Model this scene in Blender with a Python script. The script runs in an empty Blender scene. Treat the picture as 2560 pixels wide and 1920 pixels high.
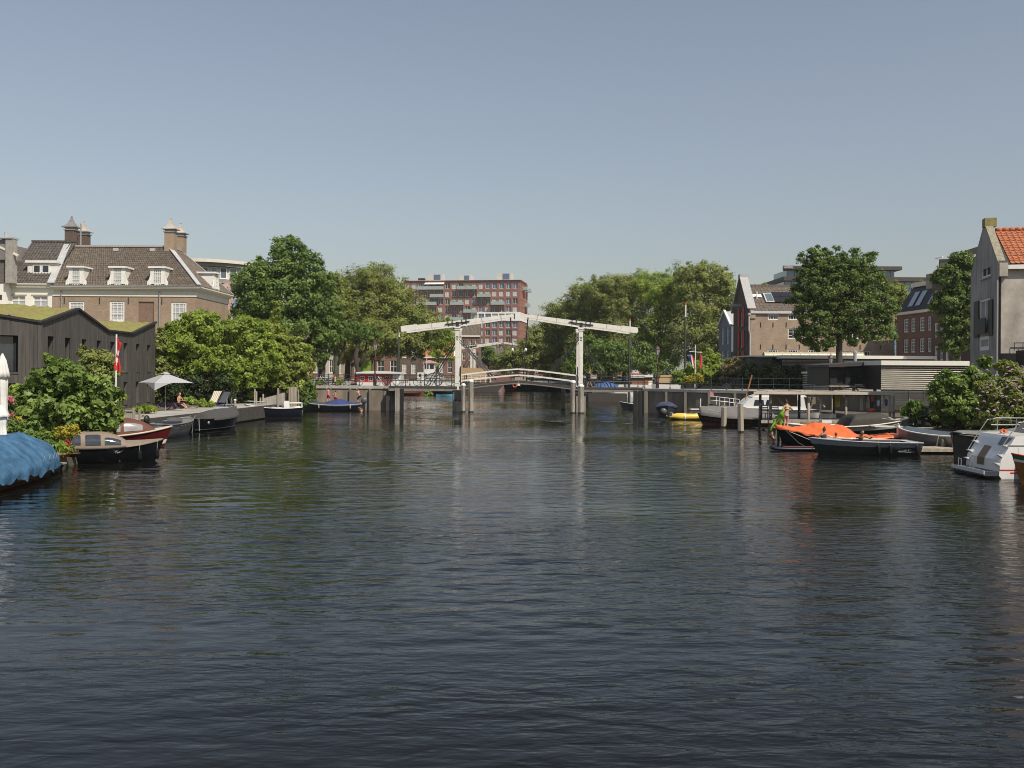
import bpy, math, random
import numpy as np
from mathutils import Vector, Matrix, Euler
R = math.radians
SC = bpy.context.scene
COL = SC.collection

# ------------------------------------------------------------------ camera, sky, sun, exposure
FPX, CX, HZ, EYE, ROLL = 2400.0, 1280.0, 924.0, 3.9, 0.35      # lens (in photo pixels), horizon row, eye height (m), roll (deg)
cd = bpy.data.cameras.new("camera"); cam = bpy.data.objects.new("camera", cd); COL.objects.link(cam)
cam.location = (0, 0, EYE); cam.rotation_euler = (R(90), R(-ROLL), 0)
cd.sensor_width = 36; cd.lens = FPX / 2560 * 36; cd.shift_y = (HZ - 960) / 2560
cd.clip_start = .3; cd.clip_end = 4000
SC.camera = cam
SUN_EL, SUN_AZ = 50.0, 40.0                                    # azimuth: degrees to the right of straight behind the camera
sdir = Vector((math.cos(R(SUN_EL)) * math.sin(R(SUN_AZ)), -math.cos(R(SUN_EL)) * math.cos(R(SUN_AZ)), math.sin(R(SUN_EL))))
W = bpy.data.worlds.new("World"); SC.world = W; W.use_nodes = True
nt = W.node_tree; nt.nodes.clear()
sky = nt.nodes.new("ShaderNodeTexSky"); sky.sky_type = 'NISHITA'; sky.sun_disc = False
sky.sun_elevation = R(SUN_EL); sky.sun_rotation = R(180 - SUN_AZ)
sky.altitude = 0; sky.air_density = 1.5; sky.dust_density = .8; sky.ozone_density = 4.5
hs = nt.nodes.new("ShaderNodeHueSaturation"); hs.inputs['Saturation'].default_value = .62
bg = nt.nodes.new("ShaderNodeBackground"); bg.inputs['Strength'].default_value = .091
wo = nt.nodes.new("ShaderNodeOutputWorld")
wb = nt.nodes.new("ShaderNodeMix"); wb.data_type = 'RGBA'; wb.blend_type = 'MULTIPLY'; wb.inputs[0].default_value = 1; wb.inputs[7].default_value = (1.01, .996, 1.02, 1)   # camera white balance
nt.links.new(sky.outputs[0], hs.inputs['Color']); nt.links.new(hs.outputs[0], wb.inputs[6]); nt.links.new(wb.outputs[2], bg.inputs[0]); nt.links.new(bg.outputs[0], wo.inputs[0])
sl = bpy.data.lights.new("sun", 'SUN'); sl.energy = 4.9; sl.angle = R(.53); sl.color = (1, .915, .79)
sun = bpy.data.objects.new("sun", sl); COL.objects.link(sun)
sun.rotation_euler = sdir.to_track_quat('Z', 'Y').to_euler(); sun.location = sdir * 300
SC.view_settings.view_transform = 'Standard'; SC.view_settings.look = 'None'
SC.view_settings.exposure = 0; SC.view_settings.gamma = 1; SC.view_settings.use_curve_mapping = False
SC.render.engine = 'CYCLES'
SC.cycles.max_bounces = 6; SC.cycles.diffuse_bounces = 3; SC.cycles.glossy_bounces = 3
SC.cycles.transmission_bounces = 4; SC.cycles.transparent_max_bounces = 8; SC.cycles.use_denoising = True; SC.cycles.filter_width = 1.0
SC.cycles.caustics_reflective = False; SC.cycles.caustics_refractive = False
SC.render.resolution_x = 1024; SC.render.resolution_y = 768

# ------------------------------------------------------------------ measuring: photo pixel -> metres at a distance
def unroll(u, v):
    c, s = math.cos(R(ROLL)), math.sin(R(ROLL)); du, dv = u - CX, v - HZ
    return CX + du * c + dv * s, HZ - du * s + dv * c
def at(u, v, D):
    u, v = unroll(u, v); return Vector(((u - CX) / FPX * D, D, EYE - (v - HZ) / FPX * D))
def gx(u, D): return (u - CX) / FPX * D
def zz(u, v, D): return at(u, v, D).z
def ong(u, v, z=0):
    _, v2 = unroll(u, v); return at(u, v, FPX * (EYE - z) / (v2 - HZ))

# ------------------------------------------------------------------ materials
MATS = {}
def nn(t, kind, **kw):
    n = t.nodes.new(kind)
    for k, v in kw.items():
        if k in n.inputs: n.inputs[k].default_value = v
        else: setattr(n, k, v)
    return n
def mat(name, col, rough=.7, metal=0, var=.12, scale=3.0, bump=.0, bscale=30, spec=.5, stretch=(1, 1, 1), col2=None, coat=0, thr=None, random_obj=0, coords='Object', trans=0):
    if name in MATS: return MATS[name]
    m = bpy.data.materials.new(name); m.use_nodes = True; t = m.node_tree
    b = t.nodes['Principled BSDF']; L = t.links.new
    b.inputs['Roughness'].default_value = rough; b.inputs['Metallic'].default_value = metal
    b.inputs['Specular IOR Level'].default_value = spec; b.inputs['Coat Weight'].default_value = coat
    if trans: b.inputs['Transmission Weight'].default_value = trans
    tc = nn(t, 'ShaderNodeTexCoord'); mp = nn(t, 'ShaderNodeMapping'); mp.inputs['Scale'].default_value = stretch
    L(tc.outputs[coords], mp.inputs[0])
    no = nn(t, 'ShaderNodeTexNoise', Scale=scale, Detail=6, Roughness=.62); L(mp.outputs[0], no.inputs['Vector'])
    rp = nn(t, 'ShaderNodeValToRGB')
    a, c2 = (np.array(col) * (1 - var), np.array(col2) if col2 else np.array(col) * (1 + var))
    e = rp.color_ramp.elements; e[0].position, e[1].position = thr or (.3, .7)
    e[0].color = (*a, 1); e[1].color = (*c2, 1)
    L(no.outputs[0], rp.inputs[0]); out = rp.outputs[0]
    if random_obj:
        oi = nn(t, 'ShaderNodeObjectInfo'); mr = nn(t, 'ShaderNodeMapRange'); mr.inputs[3].default_value = 1 - random_obj; mr.inputs[4].default_value = 1 + random_obj
        L(oi.outputs['Random'], mr.inputs[0]); mx = nn(t, 'ShaderNodeMix', data_type='RGBA', blend_type='MULTIPLY'); mx.inputs[0].default_value = 1
        L(out, mx.inputs[6]); L(mr.outputs[0], mx.inputs[7]); out = mx.outputs[2]
    L(out, b.inputs['Base Color'])
    if bump:
        n2 = nn(t, 'ShaderNodeTexNoise', Scale=bscale, Detail=5); L(mp.outputs[0], n2.inputs['Vector'])
        bp = nn(t, 'ShaderNodeBump', Strength=bump, Distance=.02); L(n2.outputs[0], bp.inputs['Height']); L(bp.outputs[0], b.inputs['Normal'])
    MATS[name] = m; return m
def brick(name, c1, c2, mortar, bw=.22, bh=.065, big=.25, rough=.85):
    if name in MATS: return MATS[name]
    m = mat(name, c1, rough); t = m.node_tree; L = t.links.new; b = t.nodes['Principled BSDF']
    geo = nn(t, 'ShaderNodeTexCoord'); sx = nn(t, 'ShaderNodeSeparateXYZ'); L(geo.outputs['Object'], sx.inputs[0])
    ad = nn(t, 'ShaderNodeMath', operation='ADD'); L(sx.outputs[0], ad.inputs[0]); L(sx.outputs[1], ad.inputs[1])
    cb = nn(t, 'ShaderNodeCombineXYZ'); L(ad.outputs[0], cb.inputs[0]); L(sx.outputs[2], cb.inputs[1])
    bt = nn(t, 'ShaderNodeTexBrick', Scale=1.0); bt.inputs['Color1'].default_value = (*c1, 1); bt.inputs['Color2'].default_value = (*c2, 1)
    bt.inputs['Mortar'].default_value = (*mortar, 1); bt.inputs['Mortar Size'].default_value = .008
    bt.inputs['Brick Width'].default_value = bw; bt.inputs['Row Height'].default_value = bh; bt.inputs['Bias'].default_value = 0
    L(cb.outputs[0], bt.inputs['Vector'])
    no = nn(t, 'ShaderNodeTexNoise', Scale=.45, Detail=8, Roughness=.7); L(geo.outputs['Object'], no.inputs['Vector'])
    mr = nn(t, 'ShaderNodeMapRange'); mr.inputs[1].default_value = .3; mr.inputs[2].default_value = .7; mr.inputs[3].default_value = 1 - big; mr.inputs[4].default_value = 1 + big
    L(no.outputs[0], mr.inputs[0]); mx = nn(t, 'ShaderNodeMix', data_type='RGBA', blend_type='MULTIPLY'); mx.inputs[0].default_value = 1
    L(bt.outputs[0], mx.inputs[6]); L(mr.outputs[0], mx.inputs[7]); L(mx.outputs[2], b.inputs['Base Color'])
    return m
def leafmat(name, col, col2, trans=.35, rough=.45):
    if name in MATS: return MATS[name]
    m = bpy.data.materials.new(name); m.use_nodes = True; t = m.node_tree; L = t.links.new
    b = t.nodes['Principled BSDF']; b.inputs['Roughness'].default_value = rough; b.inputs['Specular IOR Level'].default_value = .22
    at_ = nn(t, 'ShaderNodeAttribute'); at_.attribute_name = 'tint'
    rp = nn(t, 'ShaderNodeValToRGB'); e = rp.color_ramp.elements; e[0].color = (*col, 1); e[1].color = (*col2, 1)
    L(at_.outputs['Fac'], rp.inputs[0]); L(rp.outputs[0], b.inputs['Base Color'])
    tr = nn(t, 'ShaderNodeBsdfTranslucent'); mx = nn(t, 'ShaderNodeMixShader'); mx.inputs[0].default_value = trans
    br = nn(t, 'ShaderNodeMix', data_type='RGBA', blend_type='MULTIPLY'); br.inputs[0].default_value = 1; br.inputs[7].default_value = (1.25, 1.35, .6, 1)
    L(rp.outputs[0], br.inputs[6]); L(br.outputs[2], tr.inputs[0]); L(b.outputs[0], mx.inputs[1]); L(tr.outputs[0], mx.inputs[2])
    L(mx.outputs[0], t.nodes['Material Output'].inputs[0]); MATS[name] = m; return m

# ------------------------------------------------------------------ objects and properties
def tag(o, label=None, cat=None, group=None, kind=None):
    if label: o['label'] = label
    if cat: o['category'] = cat
    if group: o['group'] = group
    if kind: o['kind'] = kind
    return o
def thing(name, label, cat, loc=(0, 0, 0), rz=0, group=None):
    o = bpy.data.objects.new(name, None); COL.objects.link(o); o.location = loc; o.rotation_euler = (0, 0, rz)
    o.empty_display_size = .2
    return tag(o, label, cat, group)
def inst(name, me, parent=None, loc=(0, 0, 0), rot=(0, 0, 0), scale=None):
    o = bpy.data.objects.new(name, me); COL.objects.link(o); o.parent = parent; o.location = loc; o.rotation_euler = rot
    if scale: o.scale = scale
    return o
def copy_tree(o, loc=None, rz=None, parent=None, label=None, group=None):
    c = o.copy(); COL.objects.link(c)
    if parent: c.parent = parent
    for ch in o.children: copy_tree(ch, parent=c)
    if loc is not None: c.location = loc
    if rz is not None: c.rotation_euler[2] = rz
    if label: c['label'] = label
    if group: c['group'] = group
    return c
class MB:
    def __init__(s): s.v = []; s.f = []
    def add(s, vs, fs):
        n = len(s.v); s.v += [tuple(p) for p in vs]; s.f += [tuple(i + n for i in f) for f in fs]; return s
    def box(s, x0, x1, y0, y1, z0, z1):
        return s.add([(x0, y0, z0), (x1, y0, z0), (x1, y1, z0), (x0, y1, z0), (x0, y0, z1), (x1, y0, z1), (x1, y1, z1), (x0, y1, z1)],
                     [(0, 3, 2, 1), (4, 5, 6, 7), (0, 1, 5, 4), (1, 2, 6, 5), (2, 3, 7, 6), (3, 0, 4, 7)])
    def bar(s, a, b, w, h=None, up=(0, 0, 1)):
        a, b = Vector(a), Vector(b); h = w if h is None else h; d = (b - a).normalized(); up = Vector(up)
        if abs(d.dot(up)) > .98: up = Vector((1, 0, 0))
        x = d.cross(up).normalized() * w / 2; y = x.cross(d).normalized() * h / 2
        vs = [a - x - y, a + x - y, a + x + y, a - x + y, b - x - y, b + x - y, b + x + y, b - x + y]
        return s.add(vs, [(0, 3, 2, 1), (4, 5, 6, 7), (0, 1, 5, 4), (1, 2, 6, 5), (2, 3, 7, 6), (3, 0, 4, 7)])
    def tube(s, pts, r, n=6, cap=True):
        pts = [Vector(p) for p in pts]; rs = r if isinstance(r, (list, tuple)) else [r] * len(pts); vs = []; fs = []; ref = None
        for i, p in enumerate(pts):
            d = (pts[min(i + 1, len(pts) - 1)] - pts[max(i - 1, 0)])
            d = d.normalized() if d.length > 1e-9 else Vector((0, 0, 1))
            if ref is None: ref = Vector((1, 0, 0)) if abs(d.z) > .9 else Vector((0, 0, 1))
            x = d.cross(ref).normalized(); y = x.cross(d)
            ref = y.copy() if i >= 0 and abs(d.dot(y)) < .9 else ref
            for k in range(n):
                a = 2 * math.pi * k / n; vs.append(p + (x * math.cos(a) + y * math.sin(a)) * rs[i])
            ref = y
        for i in range(len(pts) - 1):
            for k in range(n):
                fs.append((i * n + k, i * n + (k + 1) % n, (i + 1) * n + (k + 1) % n, (i + 1) * n + k))
        if cap: fs += [tuple(reversed(range(n))), tuple((len(pts) - 1) * n + k for k in range(n))]
        return s.add(vs, fs)
    def lathe(s, prof, n=10, c=(0, 0, 0), sq=False):
        vs = []; fs = []; off = math.pi / n if sq else 0; m = len(prof)
        for r, z in prof:
            for k in range(n):
                a = 2 * math.pi * k / n + off; vs.append((c[0] + r * math.cos(a), c[1] + r * math.sin(a), c[2] + z))
        for i in range(m - 1):
            for k in range(n): fs.append((i * n + k, i * n + (k + 1) % n, (i + 1) * n + (k + 1) % n, (i + 1) * n + k))
        fs += [tuple(reversed(range(n))), tuple((m - 1) * n + k for k in range(n))]
        return s.add(vs, fs)
    def prism(s, pts, a, b, ax='y'):
        n = len(pts)
        f = {'y': lambda p, t: (p[0], t, p[1]), 'x': lambda p, t: (t, p[0], p[1]), 'z': lambda p, t: (p[0], p[1], t)}[ax]
        vs = [f(p, a) for p in pts] + [f(p, b) for p in pts]
        return s.add(vs, [tuple(range(n)), tuple(reversed(range(n, 2 * n)))] + [(i, n + i, n + (i + 1) % n, (i + 1) % n) for i in range(n)])
    def surf(s, fn, a0, a1, na, b0, b1, nb, thick=0):
        g = [fn(a0 + (a1 - a0) * i / na, b0 + (b1 - b0) * j / nb) for i in range(na + 1) for j in range(nb + 1)]; q = nb + 1
        fs = [(i * q + j, i * q + j + 1, (i + 1) * q + j + 1, (i + 1) * q + j) for i in range(na) for j in range(nb)]
        return s.add(g, fs)
    def ell(s, c, r, n=8, m=6):
        return s.surf(lambda a, b: (c[0] + r[0] * math.sin(b) * math.cos(a), c[1] + r[1] * math.sin(b) * math.sin(a), c[2] + r[2] * math.cos(b)), 0, 2 * math.pi, n, .02, math.pi - .02, m)
    def mesh(s, name, m=None, smooth=False):
        me = bpy.data.meshes.new(name); me.from_pydata(s.v, [], s.f)
        if m: me.materials.append(m)
        import bmesh
        bm = bmesh.new(); bm.from_mesh(me); bmesh.ops.remove_doubles(bm, verts=bm.verts, dist=1e-5) if smooth else None
        bmesh.ops.recalc_face_normals(bm, faces=bm.faces); bm.to_mesh(me); bm.free()
        if smooth: me.shade_smooth()
        return me
    def build(s, name, m, parent=None, smooth=False, loc=(0, 0, 0), rot=(0, 0, 0)):
        return inst(name, s.mesh(name, m, smooth), parent, loc, rot)
CACHE = {}
def cached(key, fn):
    if key not in CACHE: CACHE[key] = fn()
    return CACHE[key]
def box1(name, m, parent, x0, x1, y0, y1, z0, z1): return MB().box(x0, x1, y0, y1, z0, z1).build(name, m, parent)

# common paints and stuffs
white = mat('white_paint', (.78, .76, .7), .5, var=.06, scale=2)
offwhite = mat('offwhite_plaster', (.80, .77, .67), .8, var=.06, scale=.6)
cream = mat('cream_paint', (.7, .66, .54), .6, var=.05)
black = mat('black_iron', (.018, .018, .018), .5, var=.2)
darkgreen = mat('dark_green_iron', (.018, .035, .03), .5, var=.2)
glass = mat('window_glass', (.03, .036, .042), .06, var=.5, scale=.5, spec=.8)
curtain = mat('window_with_pale_blind', (.42, .43, .43), .12, var=.15, scale=.8, spec=.6)
glasspale = mat('window_glass_bluish', (.12, .17, .2), .07, var=.4, scale=.3, spec=.8)
oldwood = mat('weathered_wood', (.34, .29, .23), .85, var=.35, scale=5, stretch=(1, 1, .12), bump=.5)
greywood = mat('grey_weathered_planks', (.34, .31, .265), .85, var=.25, scale=6, bump=.3, random_obj=.15)
darkwood = mat('dark_wet_wood', (.05, .042, .035), .7, var=.3, scale=5)
blackw = mat('black_tarred_wood', (.012, .012, .012), .55, var=.3)
chrome = mat('stainless_steel', (.45, .45, .44), .38, metal=.8, var=.05)
redp = mat('red_paint', (.45, .02, .018), .5)
rope = mat('rope', (.5, .46, .38), .9)
# ------------------------------------------------------------------ water: one sheet, real swell near the camera, finer ripples as relief
def water_material():
    m = bpy.data.materials.new('canal_water'); m.use_nodes = True; t = m.node_tree; L = t.links.new
    b = t.nodes['Principled BSDF']; b.inputs['Base Color'].default_value = (.0045, .0050, .0036, 1)
    b.inputs['Roughness'].default_value = .035; b.inputs['IOR'].default_value = 1.33; b.inputs['Specular IOR Level'].default_value = .4
    geo = nn(t, 'ShaderNodeNewGeometry')
    def noise(sc, sx, sy, rot, detail, rough=.5, dist=0):
        mp = nn(t, 'ShaderNodeMapping'); mp.inputs['Scale'].default_value = (sx, sy, 1); mp.inputs['Rotation'].default_value = (0, 0, R(rot))
        L(geo.outputs['Position'], mp.inputs[0]); n = nn(t, 'ShaderNodeTexNoise', Scale=sc, Detail=detail, Roughness=rough, Distortion=dist); L(mp.outputs[0], n.inputs['Vector']); return n.outputs[0]
    def mul(a, k):
        n = nn(t, 'ShaderNodeMath', operation='MULTIPLY'); L(a, n.inputs[0])
        if isinstance(k, float): n.inputs[1].default_value = k
        else: L(k, n.inputs[1])
        return n.outputs[0]
    def add(a, c):
        n = nn(t, 'ShaderNodeMath', operation='ADD'); L(a, n.inputs[0]); L(c, n.inputs[1]); return n.outputs[0]
    swell = mul(noise(1.25, .55, 1.0, 5, 2), WAVE[0])
    rip = mul(noise(3.8, .42, 1.0, -6, 2, .5, .4), WAVE[1])
    fine = mul(noise(11, .45, 1.0, 9, 3), WAVE[2])
    # gusts: patches where small ripples are stronger
    gust = noise(.05, .45, 1.6, 3, 3)
    g = nn(t, 'ShaderNodeMapRange'); g.inputs[1].default_value = .38; g.inputs[2].default_value = .62; g.inputs[3].default_value = .12; g.inputs[4].default_value = 1.5
    L(gust, g.inputs[0])
    # lee of the bridge the photograph is taken from: calmer water close by
    sy = nn(t, 'ShaderNodeSeparateXYZ'); L(geo.outputs['Position'], sy.inputs[0])
    lee = nn(t, 'ShaderNodeMapRange', interpolation_type='SMOOTHSTEP'); lee.inputs[1].default_value = 6; lee.inputs[2].default_value = 34; lee.inputs[3].default_value = .8; lee.inputs[4].default_value = 1
    lee2 = nn(t, 'ShaderNodeMapRange', interpolation_type='SMOOTHSTEP'); lee2.inputs[1].default_value = 6; lee2.inputs[2].default_value = 26; lee2.inputs[3].default_value = .28; lee2.inputs[4].default_value = 1
    L(sy.outputs[1], lee2.inputs[0])
    L(sy.outputs[1], lee.inputs[0]); rip = mul(rip, lee.outputs[0]); swell = mul(swell, lee2.outputs[0]); fine = mul(fine, lee.outputs[0])
    g2 = nn(t, 'ShaderNodeMapRange'); g2.inputs[1].default_value = .38; g2.inputs[2].default_value = .62; g2.inputs[3].default_value = .45; g2.inputs[4].default_value = 1.25; L(gust, g2.inputs[0])
    h = add(mul(swell, g2.outputs[0]), add(mul(rip, g.outputs[0]), mul(fine, g.outputs[0])))
    bp = nn(t, 'ShaderNodeBump', Strength=1.0, Distance=1.0); L(h, bp.inputs['Height']); L(bp.outputs[0], b.inputs['Normal'])
    return m
WAVE = (.0, .034, .009)
wm = water_material()
def water_mesh():
    """one sheet; waves are real relief out to 120 m, flat beyond and at the sides"""
    g = np.random.default_rng(7); ys = [7.0]
    while ys[-1] < 122: ys.append(ys[-1] + .055 + .0016 * ys[-1])
    ys = np.array(ys); NC = 390; a = np.linspace(-1, 1, NC)
    X = a[None, :] * (.60 * ys[:, None] + 5); Y = np.repeat(ys[:, None], NC, 1); Z = np.zeros_like(X)
    N = 70; lam = np.exp(g.uniform(math.log(.27), math.log(1.6), N)); th = g.normal(0, .42, N) + math.pi / 2 + .12; k = 2 * math.pi / lam
    s0 = .058 * math.sqrt(2 / N) * np.where(lam > 1.2, .6, 1.0)
    gust = .80 + .62 * np.sin(X * .09 + Y * .21 + 1) * np.sin(Y * .13 - X * .05 + 2) + .22 * np.sin(X * .23 + 3) * np.sin(Y * .35 + X * .1)
    lee = np.clip((Y - 6) / 20, 0, 1); lee = lee * lee * (3 - 2 * lee)
    for i in range(N):
        m = (.22 + .78 * lee) if lam[i] > .8 else (.45 + .55 * lee)
        far = np.clip((lam[i] * 160 - Y) / 30, 0, 1)
        Z += s0[i] / k[i] * np.sin(k[i] * (X * math.cos(th[i]) + Y * math.sin(th[i])) + g.uniform(0, 6.28)) * m * far
    Z *= np.clip(gust, .22, 1.5)
    e = np.clip((1 - np.abs(a)) * 25, 0, 1)[None, :] * np.clip((ys - 7) * 2, 0, 1)[:, None] * np.clip((120 - ys) / 6, 0, 1)[:, None]
    Z *= e; R_, C_ = X.shape; V = np.stack([X, Y, Z], -1).reshape(-1, 3)
    idx = np.arange(R_ * C_).reshape(R_, C_); Q = np.stack([idx[:-1, :-1], idx[:-1, 1:], idx[1:, 1:], idx[1:, :-1]], -1).reshape(-1, 4)
    b0, b1, b2, b3 = idx[0, 0], idx[0, -1], idx[-1, -1], idx[-1, 0]; n = len(V)
    ext = np.array([(-900, -60, 0), (900, -60, 0), (900, 1500, 0), (-900, 1500, 0)], float); V = np.vstack([V, ext])
    extra = [[n, n + 1, b1, b0], [b1, n + 1, n + 2, b2], [b2, n + 2, n + 3, b3], [n, b0, b3, n + 3]]
    Q = np.vstack([Q, np.array(extra)]); M = len(Q)
    me = bpy.data.meshes.new('water'); me.vertices.add(len(V)); me.vertices.foreach_set('co', V.reshape(-1).astype(np.float32))
    me.loops.add(M * 4); me.loops.foreach_set('vertex_index', Q.reshape(-1).astype(np.int32)); me.polygons.add(M)
    me.polygons.foreach_set('loop_start', np.arange(0, M * 4, 4, dtype=np.int32)); me.polygons.foreach_set('loop_total', np.full(M, 4, dtype=np.int32))
    me.update(); me.materials.append(wm); me.shade_smooth(); return me
tag(inst('water', water_mesh()), 'dark rippled canal water', kind='structure')
# ------------------------------------------------------------------ banks and quays
paving = mat('grey_paving', (.30, .28, .25), .9, var=.18, scale=1.2, bump=.3)
soil = mat('garden_soil', (.10, .09, .06), .95, var=.3, scale=1.5)
def slab(name, pts, z0, z1, m, label=None):
    o = MB().prism(pts, z0, z1, 'z').build(name, m); tag(o, label, kind='structure'); return o
slab('ground', [(-19.2, 90.4), (-11.3, 90.4), (-11.3, 95.5), (-18.2, 96.5), (-18.2, 150), (-10.5, 182), (-10.5, 215), (-22, 420), (-900, 420), (-900, 70), (-60, 80), (-40, 81), (-18.9, 81.5)], -1.2, 2.22, paving, 'street level ground behind the left quay')
slab('ground', [(-17.4, -20), (-17.4, 38.5), (-20.4, 42), (-20.6, 54), (-18.7, 81.4), (-40, 80.9), (-60, 79.9), (-200, 76), (-200, -20)], -1.2, .95, soil, 'low garden bank on the left')
slab('ground', [(12.2, 90.6), (30, 88.5), (30, 110), (34, 160), (20, 168), (16, 196), (14, 420), (900, 420), (900, 70), (48, 70), (30, 78), (24.5, 79.6), (20.7, 80.8), (16.3, 84.4), (12.4, 88.7)], -1.2, 2.2, paving, 'street level ground behind the right quay')
slab('ground', [(29.5, 77.7), (47.7, 69.7), (200, 60), (200, -20), (27, -20), (27, 40), (24.6, 46), (22.6, 49.6), (24.6, 56), (25.6, 66), (24.4, 76), (24.2, 79.4)], -1.2, .75, soil, 'low bank behind the boats on the right')
slab('ground', [(-22, 420.01), (14, 420.01), (900, 420.01), (900, 3500), (-900, 3500), (-900, 420.01)], -1.2, 2.21, paving, 'far ground at the end of the canal')

# left low quay: deck of grey flagstones, each its own piece
dk = thing('quay_platform', 'pale grey paved platform along the left bank beside the moored boats', 'platform', (0, 0, 0))
stone = mat('grey_flagstone', (.36, .335, .30), .85, var=.12, scale=2, random_obj=.12)
MB().prism([(-20.38, 42.5), (-20.58, 54), (-18.68, 79.2), (-18.55, 79.2), (-20.44, 54), (-20.22, 42.5)], .1, 1.02, 'z').build('edge_beam', mat('quay_edge_timber', (.055, .05, .042), .85, var=.3, bump=.4), dk)
for j in range(15):
    ya, yb = 49 + j * 2.0, 50.985 + j * 2.0
    if yb > 79.1: break
    ex = lambda y: -20.6 + (y - 54) * .0755 if y > 54 else -20.6 + (54 - y) * .015
    for i in range(3):
        w = 1.3
        MB().prism([(ex(ya) - .02 - w * i, ya), (ex(ya) - .02 - w * (i + 1) + .015, ya), (ex(yb) - .02 - w * (i + 1) + .015, yb), (ex(yb) - .02 - w * i, yb)], .94, 1.0 + .006 * ((i * 7 + j * 3) % 3), 'z').build('flagstone', stone, dk)
# low wooden landing under the flower pots
pl = thing('landing_stage', 'low wooden landing under the terracotta pots by the black boat', 'landing', (-17.3, 34, 0))
for k in range(9):
    box1('plank', oldwood, pl, -1.2, .55 - .02 * (k % 3), -1.5 + k * .42, -1.10 + k * .42, .24, .3 + .006 * (k % 2))
for k in range(4): MB().tube([(.42, -1.3 + k * 1.15, -1), (.42, -1.3 + k * 1.15, .24)], .09, 8).build('pile', darkwood, pl)
# quay walls with posts and capping stones
conc = mat('aged_quay_masonry', (.19, .155, .118), .9, var=.3, scale=1.1, stretch=(1, 1, .35), bump=.5, bscale=8, col2=(.29, .24, .18))
capm = mat('quay_capping_stone', (.36, .34, .29), .85, var=.2, scale=3, random_obj=.1)
def quay_wall(name, label, pts, ztop, posts):
    t = thing(name, label, 'quay wall', (0, 0, 0))
    for i in range(len(pts) - 1):
        a, b = Vector((*pts[i], 0)), Vector((*pts[i + 1], 0)); d = (b - a); L = d.length; ang = math.atan2(d.y, d.x)
        MB().box(0, L, 0, .5, -1, ztop - .25).build('wall_face', conc, t, loc=a, rot=(0, 0, ang))
        n = max(1, round(L / 1.6))
        for k in range(n):
            box1('capping_stone', capm, t, L / n * k + .006, L / n * (k + 1) - .006, -.1, .55, ztop - .245, ztop + .008 * (k % 2)).matrix_basis = Matrix.Translation(a) @ Matrix.Rotation(ang, 4, 'Z')
    for x, y, w in posts:
        MB().box(-w / 2, w / 2, -.26, -.02, -1, ztop - .26).build('fender_post', mat('grey_brown_post', (.17, .15, .12), .85, var=.3, scale=4, stretch=(1, 1, .2), bump=.5), t, loc=(x, y, 0))
    return t
quay_wall('quay_wall', 'brown brick quay wall left of the drawbridge where children climb', [(-19.2, 90.2), (-11.4, 90.2)], 2.28, [(-18.55, 90.2, .22), (-15.15, 90.2, .16), (-13.3, 90.2, .2)])
quay_wall('quay_wall', 'brown brick quay wall right of the drawbridge behind the dinghy', [(12.1, 88.6), (16.2, 84.3), (20.6, 80.7), (29, 77.7)], 2.24,
          [(12.32, 88.3, .34), (13.9, 86.7, .22), (15.35, 85.15, .22), (17.1, 83.5, .22), (19.0, 82.0, .22)])

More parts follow.
